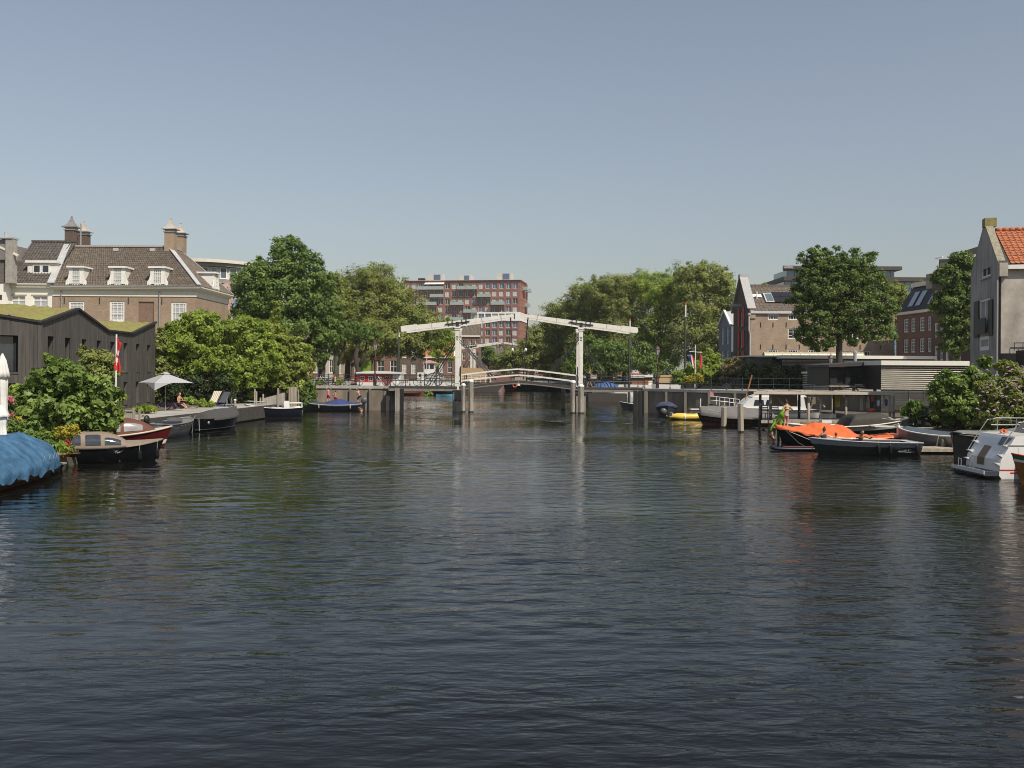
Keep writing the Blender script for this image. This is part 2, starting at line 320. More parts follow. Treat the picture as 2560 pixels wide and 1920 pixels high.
# ------------------------------------------------------------------ drawbridges
wpaint = mat('white_painted_timber', (.70, .66, .58), .55, col2=(.79, .755, .68), var=.03, scale=2.0, stretch=(1, 1, 1), bump=.15)
pile = mat('pile_timber', (.27, .235, .185), .85, var=.45, scale=4, stretch=(1, 1, .18), bump=.9, bscale=14, col2=(.44, .40, .33))
girder = mat('weathered_girder', (.20, .185, .165), .8, var=.25, scale=3, bump=.3)
def drawbridge(label, cx, y, s=1.0, hw=5.75, detail=True, half=None):
    """cx,y centre of the front face at water level; hw half the distance between the portals"""
    t = thing('drawbridge', label, 'drawbridge', (cx, y, 0)); t.scale = (s, s, s)
    DW = 3.6; zt = 2.28
    for sgn in (-1, 1):
        if half and sgn != half: continue
        px = sgn * hw
        # fixed side spans
        far = -12.1 if sgn < 0 else 11.5
        x0, x1 = sorted((px - .0 * sgn, far))
        box1('side_deck', girder, t, x0, x1, .02, DW, zt - .12, zt)
        box1('edge_girder', girder, t, x0, x1, -.12, .0, zt - .42, zt - .14)
        box1('edge_girder', girder, t, x0, x1, DW, DW + .12, zt - .42, zt - .14)
        box1('deck_edge', darkwood, t, x0, x1, -.16, .012, zt - .135, zt + .03)
        # portal: two posts with capitals and a cross beam
        for yy in (0.1, DW - .1):
            p = MB().box(px - .19, px + .19, yy - .19, yy + .19, zt - .5, 7.55).box(px - .12, px + .12, yy - .205, yy + .205, zt + .9, 6.4); p.build('portal_post', wpaint, t)
            MB().lathe([(.27, 0), (.27, .05), (.34, .1), (.34, .22), (.40, .26), (.40, .40), (.3, .41)], 4, (px, yy, 7.45), True).build('capital', wpaint, t)
        box1('cross_beam', wpaint, t, px - .17, px + .17, .3, DW - .3, 7.05, 7.45)
        # balance beam pair tilting up towards the middle
        tip = Vector((px - sgn * (hw - .52), 0, 8.93)); tail = Vector((px + sgn * 5.2, 0, 7.62)); piv = Vector((px, 0, 8.22))
        d = (tip - tail).normalized()
        for yy in (0.1, DW - .1):
            o = Vector((0, yy, 0))
            b = MB(); up = Vector((d.z * -1 if d.x > 0 else d.z, 0, abs(d.x))).normalized()
            def sec(p, w, h): return [p + Vector((0, -w, 0)) - up * h, p + Vector((0, w, 0)) - up * h, p + Vector((0, w, 0)) + up * h, p + Vector((0, -w, 0)) + up * h]
            secs = [sec(tail + o, .16, .23), sec(piv + o, .16, .21), sec(tip + o, .14, .14)]
            b.add([v for q in secs for v in q], [(3, 2, 1, 0), (8, 9, 10, 11)] + [(i * 4 + k, i * 4 + (k + 1) % 4, i * 4 + 4 + (k + 1) % 4, i * 4 + 4 + k) for i in (0, 1) for k in range(4)])
            b.build('balance_beam', wpaint, t)
            # box-shaped counterweight housing near the tail
            MB().bar(tail + o - d * .04, tail + o + d * 1.45, .38, .54, up).build('counterweight', wpaint, t)
            # iron bearing truss
            f = MB(); yo = Vector((0, yy - .22 if yy < 1 else yy + .22, 0)); c0 = piv + yo
            f.bar(c0 - d * 1.15, c0 + d * 1.15, .05, .06)
            f.bar(c0 - d * 1.05 + up * .05, Vector((px, yo.y, 7.86)), .05, .05); f.bar(c0 + d * 1.05 + up * .05, Vector((px, yo.y, 7.86)), .05, .05)
            for q in (-.85, -.45, .45, .85): f.bar(c0 + d * q - up * .3, c0 + d * q + up * .3, .05, .05)
            f.box(px - .13, px + .13, yo.y - .06, yo.y + .06, 7.84, 8.3); f.build('bearing_truss', black, t)
            # hanging rod with a white weight
            e = tip + o - d * .32; q = Vector((px - sgn * (hw - .48 - .0), yy, 4.05)) + Vector((-sgn * -.0, 0, 0))
            low = Vector((e.x - sgn * .42, yy, 3.0))
            MB().tube([e + up * .22, e - up * .3], .07, 6).tube([e, low], .032, 5).build('hanging_rod', black, t)
            c = e.lerp(low, .53); MB().lathe([(.03, -.16), (.10, -.1), (.12, 0), (.08, .1), (.03, .16)], 8, c).build('weight', white, t)
            # stay rods
            for side, dx in ((1, 2.95), (-1, 3.6)):
                a = Vector((px + sgn * side * .19, yy, 6.7)); z_end = zt if side > 0 else 2.9
                st = MB().tube([a, Vector((px + sgn * side * dx, yy, z_end))], .035, 5)
                st.tube([a - Vector((0, 0, .25)), Vector((px + sgn * side * (dx - .28), yy, z_end))], .03, 5); st.build('stay_rod', black, t)
        # bracket on the tail end tying both beams
        box1('tail_tie', wpaint, t, tail.x - .14, tail.x + .14, .27, DW - .27, 7.45, 7.75)
        # opening leaf: rises to the middle
        n = 8; xs = [px - sgn * (hw - .03) * k / n for k in range(n + 1)]
        zc = lambda x: 2.25 + .62 * (1 - (abs(x) / hw) ** 1.25)
        deck = MB()
        for k in range(n):
            a, b = xs[k], xs[k + 1]
            deck.add([(a, 0, zc(a)), (b, 0, zc(b)), (b, DW, zc(b)), (a, DW, zc(a)), (a, 0, zc(a) - .1), (b, 0, zc(b) - .1), (b, DW, zc(b) - .1), (a, DW, zc(a) - .1)], [(0, 1, 2, 3), (7, 6, 5, 4), (0, 4, 5, 1), (3, 2, 6, 7), (0, 3, 7, 4), (1, 5, 6, 2)])
        deck.build('leaf_deck', girder, t)
        for yy in (-.04, DW + .04):
            g = MB(); g2 = MB()
            for k in range(n):
                a, b = xs[k], xs[k + 1]
                g.bar((a, yy, zc(a) - .08), (b, yy, zc(b) - .08), .09, .2); g2.bar((a, yy, zc(a) - .24), (b, yy, zc(b) - .24), .07, .10)
            g.build('leaf_girder', darkwood, t); g2.build('leaf_flange', girder, t)
            for zo, nm in ((1.08, 'handrail'), (.52, 'midrail')):
                r = MB()
                for k in range(n):
                    a, b = xs[k], xs[k + 1]; r.bar((a, yy, zc(a) + zo), (b, yy, zc(b) + zo), .09, .14)
                r.build(nm, wpaint, t)
            for k in (1, 4, 7):
                a = xs[k]; box1('rail_post', black, t, a - .04, a + .04, yy - .03, yy + .03, zc(a), zc(a) + 1.1)
        if detail:
            box1('barrier_board', black, t, px - sgn * .32 - .05, px - sgn * .32 + .05, -.2, -.14, zt + .1, zt + 1.9)
            # abutment piers
            for yy in (.35, 1.8, 3.3):
                box1('pier_pile', darkwood, t, far - .16 + sgn * .1, far + .16 + sgn * .1, yy - .17, yy + .17, -1, zt - .42)
            box1('pier_cap', darkwood, t, px - .55, px + .55, -.1, DW + .1, zt - .62, zt - .45)
            for yy in (.2, 1.8, 3.4):
                for q in (-.25, .3): box1('pier_pile', pile, t, px + q - .17, px + q + .17, yy - .17, yy + .17, -1, zt - .62)
        # iron straps round the beam and the small dark marks on the post
        for yy in (0.1, DW - .1):
            for q in (-2.4, -4.0, 2.3, 4.1):
                c = piv + Vector((0, yy, 0)) + d * q; MB().bar(c - d * .035, c + d * .035, .335 if abs(q) < 3 else .34, .47 if q * sgn > 0 else .40, up).build('iron_strap', mat('painted_strap', (.45, .42, .37), .5), t)
        for zz_ in (6.62, 6.78, 6.94): box1('number_mark', black, t, px - .09, px + .09, -.112, -.106, zz_, zz_ + .05)
        for zz_ in (2.6, 3.6, 5.0, 6.9): MB().box(px - .20, px + .20, -.10, -.092, zz_ - .03, zz_ + .03).build('bolt_plate', MATS['painted_strap'], t)
    return t
BR = drawbridge('white double-leaf wooden drawbridge with balance beams spanning the canal in front', .65, 89.3)
drawbridge('smaller looking white drawbridge farther up the canal behind the near one', -2.1, 180, 1.0, 5.65, detail=False).rotation_euler = (0, 0, R(-8))
# dolphins and fender piles standing free in the water round the bridge
def pile_post(u, v, w, ztop, label, cap=True, m=pile, name='mooring_pile', grp=None, lean=0):
    p = ong(u, v); p.z = 0; W2 = w * p.y / FPX
    t = thing(name, label, 'pile', p, 0, grp)
    MB().lathe([(W2 * .56, -1.2), (W2 * .55, 0), (W2 * .52, ztop - .04), (W2 * .42, ztop)], 7).build('shaft', m, t)
    MB().lathe([(W2 * .58, -.3), (W2 * .575, .10), (W2 * .5, .11)], 7).build('wet_band', mat('algae_wet_wood', (.03, .035, .02), .4, var=.3), t)
    if cap: MB().lathe([(W2 * .56, ztop - .12), (W2 * .58, ztop), (W2 * .3, ztop + .12)], 7).build('white_cap', white, t)
    t.rotation_euler = (0, lean, 0)
    return t
g = 'fender piles around the near drawbridge'
pile_post(1158, 1030, 10, 2.5, 'slim pale pile with white cap just right of the left portal post', grp=g)
pile_post(1177, 1030.5, 12, 2.85, 'stout blotchy pale pile with white cap, second right of the left portal', grp=g)
pile_post(1408, 1024, 10, 2.9, 'grey pile with white cap farthest left of the right pile cluster', grp=g)
pile_post(1432, 1033, 12, 2.85, 'thick pile with rusty foot and white cap in the right cluster', grp=g)
pile_post(1452, 1033.5, 14, 2.5, 'broad pale pile with white cap right under the right portal post', grp=g)
# timber box pier under the left portal
p = ong(1144, 1028.5); t = thing('timber_pier', 'square boxed timber pier standing in water below the left portal', 'pier', (p.x, p.y, 0))
box1('pier_body', pile, t, -.38, .38, -.1, 1.0, -1, 1.9); box1('recess_shade_panel', blackw, t, -.30, .38, -.13, -.102, .95, 1.82); box1('pier_top', darkwood, t, -.45, .45, -.16, 1.1, 1.9, 2.0)  # flat black panel on the pier face paints the shade of a recess
p = ong(994, 1027.5); t = thing('fender_pile', 'pale square pile at the left abutment beside the dark opening', 'pile', (p.x, p.y, 0)); box1('shaft', pile, t, -.22, .22, -.2, .25, -1, 2.1)
for (u, lab) in ((1004, 'tall pile coloured black for shade at the left abutment'), (1594, 'double pile coloured black for shade at the right abutment')):
    p = ong(u, 1036 if u < 1200 else 1041); t = thing('dark_pile', lab, 'pile', (p.x, p.y, 0), 0, 'black piles at the abutments')
    for k in ((0,) if u < 1200 else (-.2, .22)): box1('shaft', blackw, t, k - .16, k + .16, -.16, .16, -1, 2.2)  # black shafts put the shade of the abutment openings into colour
# ------------------------------------------------------------------ foliage: many small leaf faces in clumps through the crown
def leaf_mesh(name, blobs, n, leaf, seed, m, inner=.16, clump=.3, up=.5, long=1.5, droop=0, rn=.8, ragged=1.0):
    """blobs: (x,y,z,rx,ry,rz) in metres"""
    g = np.random.default_rng(seed); B = np.array(blobs, float)
    w = (B[:, 3] * B[:, 5]) ** .9; w /= w.sum(); P = []; N = []; T = []
    for i, b in enumerate(B):
        k = max(30, int(n * w[i])); ncl = max(6, int(k / 130)); c = b[:3]; r = b[3:]
        d = g.normal(size=(ncl, 3)); d[:, 2] = d[:, 2] * .9 + .12; d /= np.linalg.norm(d, axis=1)[:, None]
        rad = g.uniform(.55, 1.02, ncl) ** .6; rad[g.random(ncl) < .26] *= 1 + .16 * ragged
        cc = c + d * rad[:, None] * r; ct = g.random(ncl); cr = g.uniform(.5, 1.25, ncl) * clump * r.mean()
        ki = int(k * inner); ko = k - ki
        q = g.integers(0, ncl, ko); sp = g.normal(size=(ko, 3)) * (cr[q] * .46)[:, None]; sp[:, 2] *= .72
        p = cc[q] + sp; nn_ = d[q] * .85 + sp / (cr[q][:, None] + 1e-6) * .6 + g.normal(size=(ko, 3)) * rn; nn_[:, 2] += up
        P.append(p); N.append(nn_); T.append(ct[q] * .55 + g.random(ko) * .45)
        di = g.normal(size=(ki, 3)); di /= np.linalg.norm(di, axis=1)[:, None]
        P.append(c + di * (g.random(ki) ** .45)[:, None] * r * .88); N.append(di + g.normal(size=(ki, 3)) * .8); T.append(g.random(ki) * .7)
    P = np.vstack(P); N = np.vstack(N); T = np.concatenate(T); M = len(P)
    N /= np.linalg.norm(N, axis=1)[:, None]
    a = g.normal(size=(M, 3)); a[:, 2] -= droop; X = a - (a * N).sum(1)[:, None] * N; X /= np.linalg.norm(X, axis=1)[:, None]; Y = np.cross(N, X)
    s = leaf * 1.12 * g.uniform(.5, 1.3, M)[:, None]
    V = np.empty((M, 4, 3)); V[:, 0] = P - X * s * .5 * long; V[:, 1] = P + Y * s * .42 + N * s * .1; V[:, 2] = P + X * s * .5 * long; V[:, 3] = P - Y * s * .42 + N * s * .1
    me = bpy.data.meshes.new(name); me.vertices.add(M * 4); me.vertices.foreach_set('co', V.reshape(-1).astype(np.float32))
    me.loops.add(M * 4); me.loops.foreach_set('vertex_index', np.arange(M * 4, dtype=np.int32))
    me.polygons.add(M); me.polygons.foreach_set('loop_start', np.arange(0, M * 4, 4, dtype=np.int32)); me.polygons.foreach_set('loop_total', np.full(M, 4, dtype=np.int32))
    me.update(); at_ = me.attributes.new('tint', 'FLOAT', 'FACE'); at_.data.foreach_set('value', T.astype(np.float32))
    me.materials.append(m); return me
L_dark = leafmat('leaves_dark_green', (0.072, 0.127, 0.030), (0.228, 0.314, 0.083), .3)
L_mid = leafmat('leaves_olive_green', (.165, .200, .055), (.345, .365, .115), .38)
L_lime = leafmat('leaves_light_green', (0.141, 0.215, 0.041), (0.455, 0.532, 0.115), .45)
L_fig = leafmat('leaves_glossy_green', (0.071, 0.125, 0.029), (0.301, 0.394, 0.098), .32, .4)
L_oak = leafmat('leaves_oak_green', (0.061, 0.103, 0.025), (0.187, 0.256, 0.066), .28)
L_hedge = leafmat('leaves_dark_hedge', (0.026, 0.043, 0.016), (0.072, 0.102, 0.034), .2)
L_straw = leafmat('leaves_straw', (.16, .14, .06), (.34, .29, .15), .3)
L_yellow = leafmat('leaves_yellow', (.30, .26, .03), (.62, .52, .09), .35)
L_spruce = leafmat('leaves_spruce_green', (0.163, 0.208, 0.044), (0.402, 0.437, 0.107), .38)
F_pink = leafmat('petals_pink', (.55, .08, .20), (.8, .30, .42), .3)
F_purple = leafmat('petals_mauve', (.25, .12, .24), (.50, .30, .44), .3)
F_red = leafmat('petals_red', (.45, .02, .05), (.75, .08, .16), .3)
F_white = leafmat('petals_white', (.6, .58, .5), (.8, .78, .7), .3)
L_rust = leafmat('leaves_rust', (.12, .03, .015), (.28, .08, .03), .3)
bark = mat('bark', (.055, .045, .034), .9, var=.35, scale=3, stretch=(1, 1, .25), bump=.8, bscale=9)
barkl = mat('bark_ivy_clad', (.07, .075, .04), .9, var=.4, scale=3, bump=.8)
TREES = 0
def pxb(blobs, D):
    out = []
    for b in blobs:
        u, v, ru, rv = b[:4]; dy = b[4] if len(b) > 4 else 0; dep = b[5] if len(b) > 5 else 1.0
        p = at(u, v, D + dy); k = (D + dy) / FPX; out.append((p.x, p.y, p.z, ru * k, (ru + rv) / 2 * k * dep, rv * k))
    return out
def tree(name, label, D, tu, zb, blobs, n, leaf, m, tr=.3, group=None, cat='tree', fork=.35, bm_=None, trunk='trunk', limbs=5, **kw):
    global TREES; TREES += 1
    wb = pxb(blobs, D); x0 = gx(tu, D)
    t = thing(name, label, cat, (x0, D, zb), 0, group); o = Vector((x0, D, zb))
    lb = [(b[0] - o.x, b[1] - o.y, b[2] - o.z, *b[3:]) for b in wb]
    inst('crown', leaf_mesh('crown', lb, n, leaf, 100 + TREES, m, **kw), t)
    if tr:
        g = random.Random(TREES); top = max(b[2] + b[5] * .2 for b in lb); low = min(b[2] - b[5] for b in lb)
        cxm = sum(b[0] * b[3] for b in lb) / sum(b[3] for b in lb)
        zf = max(low + (top - low) * fork * .5, .25)
        mb = MB().tube([(0, 0, -.3), (.03, 0, zf * .5), (cxm * .15, 0, zf), (cxm * .4, 0, zf + (top - zf) * .4), (cxm * .8, 0, top * .93)], [tr * 1.25, tr, tr * .85, tr * .5, tr * .12], 9)
        mb.build(trunk, bm_ or bark, t, True)
        for b in sorted(lb, key=lambda b: -b[3])[:limbs]:
            s = Vector((cxm * .15, 0, zf * g.uniform(.85, 1.15))); e = Vector(b[:3]); mid = s.lerp(e, .5) + Vector((g.uniform(-.4, .4), g.uniform(-.4, .4), -abs(e.x - s.x) * .12))
            MB().tube([s, mid, e], [tr * .5, tr * .3, tr * .08], 6).build('limb', bm_ or bark, t, True)
    return t
def bush(name, label, D, u, zb, blobs, n, leaf, m, cat='bush', group=None, **kw):
    wb = pxb(blobs, D); x0 = gx(u, D); t = thing(name, label, cat, (x0, D, zb), 0, group)
    global TREES; TREES += 1
    lb = [(b[0] - x0, b[1] - D, b[2] - zb, *b[3:]) for b in wb]
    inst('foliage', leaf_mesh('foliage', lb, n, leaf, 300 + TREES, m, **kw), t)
    st = MB(); g = random.Random(TREES)
    for b in lb[:5]:
        st.tube([(g.uniform(-.15, .15), 0, -.1), (b[0] * .4 + g.uniform(-.1, .1), b[1] * .4, b[2] * .45), (b[0], b[1], b[2] + b[5] * .3)], [.05, .035, .012], 5)
    st.build('stems', bark, t); return t

# ---- left side
tree('elm_tree', 'tallest dark green elm rising behind the garden trees on the left bank', 106, 742, 2.2,
     [(722, 628, 42, 40), (700, 672, 66, 44), (770, 690, 56, 52), (648, 706, 62, 44), (720, 745, 92, 60), (800, 760, 50, 62), (640, 775, 58, 52), (740, 822, 90, 58), (812, 835, 36, 46), (655, 850, 60, 50), (770, 880, 54, 34)], 78000, .20, L_dark, .42, ragged=1.8, clump=.27)
tree('street_tree', 'thin pale tree between the tall elm and the olive green trees', 128, 842, 2.2, [(838, 712, 34, 32), (842, 770, 34, 42), (838, 840, 36, 44)], 20000, .17, L_mid, .25, ragged=1.5, inner=.3, rn=.5)
tree('street_tree', 'broad olive green tree left of the white balance beam', 132, 868, 2.2,
     [(878, 730, 44, 42), (942, 700, 54, 46), (985, 746, 52, 50), (925, 775, 72, 54), (880, 815, 50, 54), (960, 838, 70, 50), (870, 872, 48, 34), (1030, 800, 48, 48)], 84000, .17, L_mid, .34, ragged=1.7, clump=.3, inner=.3, rn=.5)
tree('street_tree', 'lower olive tree crown between lamp post and drawbridge mast', 128, 922, 2.2, [(930, 845, 46, 50), (985, 850, 48, 44), (1035, 862, 42, 38), (1070, 822, 34, 44)], 34000, .17, L_mid, .3, bm_=barkl, inner=.3, rn=.5)
tree('street_tree', 'bright green tree close left of the left bridge portal', 181, 1094, 2.2, [(1080, 842, 32, 30), (1112, 850, 26, 32), (1052, 850, 30, 26), (1120, 815, 18, 24), (1094, 890, 16, 26), (1126, 890, 10, 20)], 20000, .19, L_lime, .25)
tree('street_tree', 'small dark tree between the two drawbridges behind the far portal', 228, 1222, 2.2, [(1212, 885, 22, 26), (1230, 905, 16, 26)], 7000, .26, L_dark, .25)
for i, (u, dd, lab) in enumerate([(803, 108, 'leaning forked trunk behind the bicycles'), (838, 112, 'straight ivy clad trunk behind the climbing child'), (893, 116, 'dark leaning trunk left of the lime green board')]):
    t = thing('quay_tree', lab.replace('trunk', 'trunked street tree', 1), 'tree', (gx(u, dd), dd, 2.2), 0, 'bare street tree trunks behind the quay')
    MB().tube([(0, 0, -.2), (.1, 0, 1.5), (-.25 + .3 * (i == 1), .1, 3.2), (-.6 + .5 * i, 0, 5.8)], [.42, .33, .3, .2], 9).build('trunk', (bark, barkl, bark)[i], t, True)
    MB().tube([(.05, 0, 1.7), (.8, 0, 3.2), (1.3, .2, 5.6)], [.22, .17, .1], 7).build('limb', bark, t, True)
    lb = [(-.6, 0, 6.2, 1.6, 1.6, 1.3), (1.2, 0, 6.0, 1.5, 1.5, 1.2)]
    inst('crown', leaf_mesh('crown', lb, 4000, .2, 700 + i, L_dark), t)
tree('garden_tree', 'light green walnut-like tree right of the dark timber building', 79.5, 470, .95,
     [(498, 800, 44, 30), (450, 828, 40, 36), (540, 838, 52, 36), (480, 872, 72, 44), (575, 880, 58, 44), (425, 888, 34, 44), (520, 925, 80, 36)], 50000, .16, L_lime, .2, ragged=1.7, clump=.24, limbs=6)
tree('garden_tree', 'dense light green garden tree above the striped deck chair', 78.5, 600, .95,
     [(610, 830, 46, 38), (640, 862, 50, 40), (590, 900, 66, 44), (660, 912, 52, 42), (610, 948, 60, 34)], 34000, .15, L_lime, .18, ragged=1.5, clump=.25)
tree('conifer_tree', 'yellowish green feathery conifer with a pointed top by the quay', 80, 704, .95,
     [(690, 790, 12, 32), (686, 835, 28, 34), (700, 880, 44, 38), (720, 925, 46, 36), (735, 870, 30, 30), (715, 960, 48, 30), (757, 905, 26, 36)], 34000, .14, L_spruce, .16, ragged=2, clump=.3)
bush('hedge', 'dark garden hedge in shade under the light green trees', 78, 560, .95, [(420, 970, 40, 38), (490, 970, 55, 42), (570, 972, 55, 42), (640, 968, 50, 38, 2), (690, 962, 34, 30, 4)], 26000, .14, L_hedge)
bush('ivy_bush', 'dark ivy bush hanging over the end of the quay wall', 88.5, 760, .4, [(735, 985, 26, 30, -3), (765, 975, 24, 28), (775, 1002, 20, 22), (745, 1010, 18, 18, -3)], 12000, .13, L_dark)
bush('rust_leaved_shrub', 'rusty red leaved shrub at the quay end left of the bicycles', 90.8, 768, 2.2, [(768, 962, 18, 12)], 1800, .12, L_rust)
bush('quay_plants', 'green weeds growing on the quay edge between the bicycles', 91.3, 852, 2.28, [(846, 955, 12, 10), (800, 958, 14, 8)], 1600, .1, L_lime, cat='plants')
bush('white_flowering_shrub', 'pale flowering shrub between dark building and garden trees', 78, 402, .95, [(400, 860, 18, 36), (400, 930, 20, 40), (395, 985, 18, 28)], 9000, .15, L_mid)
bush('reeds', 'clump of bright green reeds at the water under the left bridge span', 141, 1072, .0, [(1072, 988, 12, 14)], 1600, .2, L_lime, cat='reeds', droop=-3)
# near left garden
fig = bush('fig_shrub', 'large glossy leaved fig shrub in front of the dark building', 40, 170, .6,
     [(110, 955, 50, 44), (180, 950, 56, 48), (245, 985, 44, 50), (90, 1020, 56, 52), (170, 1035, 76, 60), (250, 1050, 42, 46), (120, 1085, 56, 40), (145, 915, 34, 26)], 22000, .17, L_fig, long=1.35, clump=.3, inner=.3, ragged=1.4)
bush('olive_shrub', 'rounded olive toned shrub behind the fig, with a pointed top', 45.5, 235, .6, [(235, 905, 46, 30), (250, 935, 44, 34), (205, 880, 10, 22), (230, 960, 44, 36)], 12000, .10, L_mid, ragged=1.6)
bush('climbing_shrub', 'yellow green shrub beside the flag pole above the wooden gate', 44, 292, .7, [(290, 1010, 20, 34), (286, 1050, 22, 24), (262, 1078, 26, 20)], 4200, .09, L_lime)
bush('low_shrub', 'bright green shrub at the left picture edge behind the closed parasol', 40.5, 45, .6, [(50, 985, 34, 24), (30, 1020, 40, 30)], 6000, .09, L_lime)
bush('garden_shrub', 'mixed green plants above the blue boat cover', 36, 60, .5, [(60, 1075, 40, 32), (110, 1105, 36, 26), (20, 1075, 26, 34), (150, 1115, 22, 20)], 8000, .09, L_fig)
rose = bush('rose_bush', 'pink flowering rose bush at the left picture edge', 37.5, 12, .5, [(12, 1010, 18, 22), (30, 1000, 12, 12), (18, 1040, 18, 16)], 2200, .08, L_fig)
inst('blossoms', leaf_mesh('blossoms', [(b[0] - gx(12, 37.5), b[1] - 37.5, b[2] - .5, *b[3:]) for b in pxb([(8, 1005, 18, 12), (32, 1000, 11, 10, -.2), (12, 1040, 22, 10, -.3), (22, 1052, 10, 7, -.3)], 37.3)], 420, .09, 31, F_pink, long=1), rose)
yb = bush('yellow_shrub', 'small yellow leaved shrub left of the potted topiary', 36.6, 42, .5, [(42, 1065, 17, 15), (48, 1048, 8, 10)], 900, .07, L_yellow)
bush('sedge_clump', 'pale green grasses in front of the dark building corner', 60, 372, .95, [(352, 1024, 16, 7), (375, 1022, 18, 8)], 2600, .1, L_lime, cat='grasses', droop=-4, long=3)
bush('lavender_bed', 'mauve lavender bed on the platform beneath the grey parasol', 66, 415, .95, [(405, 1013, 22, 6), (430, 1012, 16, 6)], 1800, .07, F_purple, cat='flower bed')
bush('flowering_perennials', 'tall green perennials between the seated person and the deck chairs', 70, 485, .95, [(475, 1002, 16, 12), (500, 1010, 22, 10), (525, 1012, 16, 8), (465, 1014, 14, 8)], 5000, .1, L_lime, cat='plants', droop=-2, long=2.2)
# ---- right side, beyond the bridge
far = 'tall trees on the far right bank beyond the drawbridge'
def fart(lab, D, tu, bl, n, m=L_mid, **kw): tree('bank_tree', lab, D, tu, 2.2, bl, int(n * 1.5), .21, m, .34, far, ragged=1.8, clump=.30, inner=.3, rn=.5, **kw)
fart('lowest tree at the left end of the far right bank group', 178, 1385, [(1372, 815, 30, 34), (1405, 790, 42, 40), (1380, 860, 56, 42), (1340, 880, 46, 36), (1420, 850, 40, 50), (1390, 915, 60, 30), (1300, 895, 40, 34), (1262, 905, 34, 30), (1340, 850, 34, 36)], 42000)
fart('stepped tree second from the left in the far right bank group', 172, 1470, [(1455, 745, 42, 38), (1480, 785, 50, 46), (1440, 815, 40, 44), (1480, 850, 60, 50), (1450, 905, 60, 36)], 30000)
fart('middle tree of the far right bank group with a rounded pale top', 168, 1560, [(1540, 720, 48, 38), (1500, 735, 40, 40), (1590, 712, 42, 34), (1562, 765, 66, 50), (1550, 830, 66, 52), (1540, 900, 60, 40)], 34000)
fart('tall tree right of centre in the far right bank group', 166, 1650, [(1628, 722, 50, 42), (1668, 750, 50, 54), (1690, 720, 34, 40), (1640, 825, 56, 54), (1650, 890, 60, 44)], 28000, m=L_lime)
fart('highest tree at the right end of the far right bank group', 160, 1750, [(1722, 696, 46, 36), (1775, 700, 52, 40), (1815, 735, 34, 44), (1745, 760, 62, 54), (1800, 810, 44, 58), (1730, 840, 62, 56), (1780, 890, 54, 44), (1830, 860, 24, 60)], 44000)
tree('bank_tree', 'dark tree directly behind the right bridge portal', 150, 1500, 2.2, [(1490, 880, 44, 40), (1545, 890, 40, 40), (1440, 895, 34, 36), (1510, 925, 50, 22), (1600, 895, 40, 40), (1650, 925, 36, 26)], 24000, .2, L_dark, .3)
bush('willow_bush', 'light green willow bush behind the quay railing near the flags', 98, 1745, 2.2, [(1740, 930, 32, 26), (1775, 935, 30, 26), (1700, 945, 26, 18), (1795, 950, 20, 16)], 13000, .14, L_lime, long=2.2)
bush('yellow_flowering_bush', 'yellow flowered bush behind the railing right of the tan tarpaulin', 93, 1730, 2.2, [(1732, 950, 24, 12), (1748, 944, 14, 8)], 2600, .12, L_yellow)
bush('ornamental_grass', 'straw coloured tall grass clump before the grey blue house', 96, 1832, 2.2, [(1825, 925, 22, 24), (1850, 918, 20, 22), (1812, 945, 14, 16)], 8000, .13, L_straw, cat='grasses', droop=-3, long=2.6)
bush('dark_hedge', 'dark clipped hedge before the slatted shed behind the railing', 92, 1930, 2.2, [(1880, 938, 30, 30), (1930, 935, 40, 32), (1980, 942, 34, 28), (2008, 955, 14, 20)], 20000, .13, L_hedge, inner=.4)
bush('garden_bush', 'leafy green shrub between hedge and far right bank trees', 100, 1790, 2.2, [(1790, 912, 26, 26), (1768, 895, 20, 22)], 7000, .14, L_lime)
tree('oak_tree', 'dark oak with a rounded crown and bare trunk before the brick warehouse', 88, 2097, 2.2,
     [(2035, 655, 32, 34), (2075, 665, 42, 40), (2150, 660, 40, 38), (2118, 690, 46, 42), (2020, 705, 38, 40), (2080, 735, 66, 44), (2170, 720, 46, 48), (2015, 765, 36, 40), (2070, 800, 60, 38), (2150, 785, 60, 44), (2205, 770, 34, 42), (2035, 835, 44, 30), (2200, 835, 44, 32), (2130, 830, 40, 26), (2055, 862, 28, 16)], 76000, .145, L_oak, .30, ragged=2.1, clump=.27, fork=.45, inner=.12, limbs=9)
tree('street_tree', 'narrow dark tree before the brick row houses on the right', 90, 2395, 1.0,
     [(2410, 655, 40, 24), (2378, 695, 42, 38), (2420, 710, 32, 40), (2410, 750, 40, 44), (2368, 765, 34, 44), (2400, 820, 44, 44), (2428, 800, 26, 50), (2385, 865, 34, 26)], 46000, .16, L_oak, .22, ragged=1.5, clump=.28)
tree('background_tree', 'pale tree showing above the warehouse roof ridge', 150, 1905, 2.2, [(1870, 728, 16, 12), (1905, 722, 24, 14), (1940, 724, 20, 12), (1905, 760, 60, 30)], 9000, .22, L_mid, .2)
tree('background_tree', 'pale tree between oak crown and the mansard row house', 135, 2248, 2.2, [(2240, 735, 26, 34), (2250, 790, 22, 40), (2225, 770, 30, 50)], 12000, .2, L_mid, .2)
tree('background_tree', 'small tree top above the mansard house roof', 140, 2325, 2.2, [(2318, 712, 24, 16), (2300, 735, 20, 20)], 6000, .2, L_mid, .2)
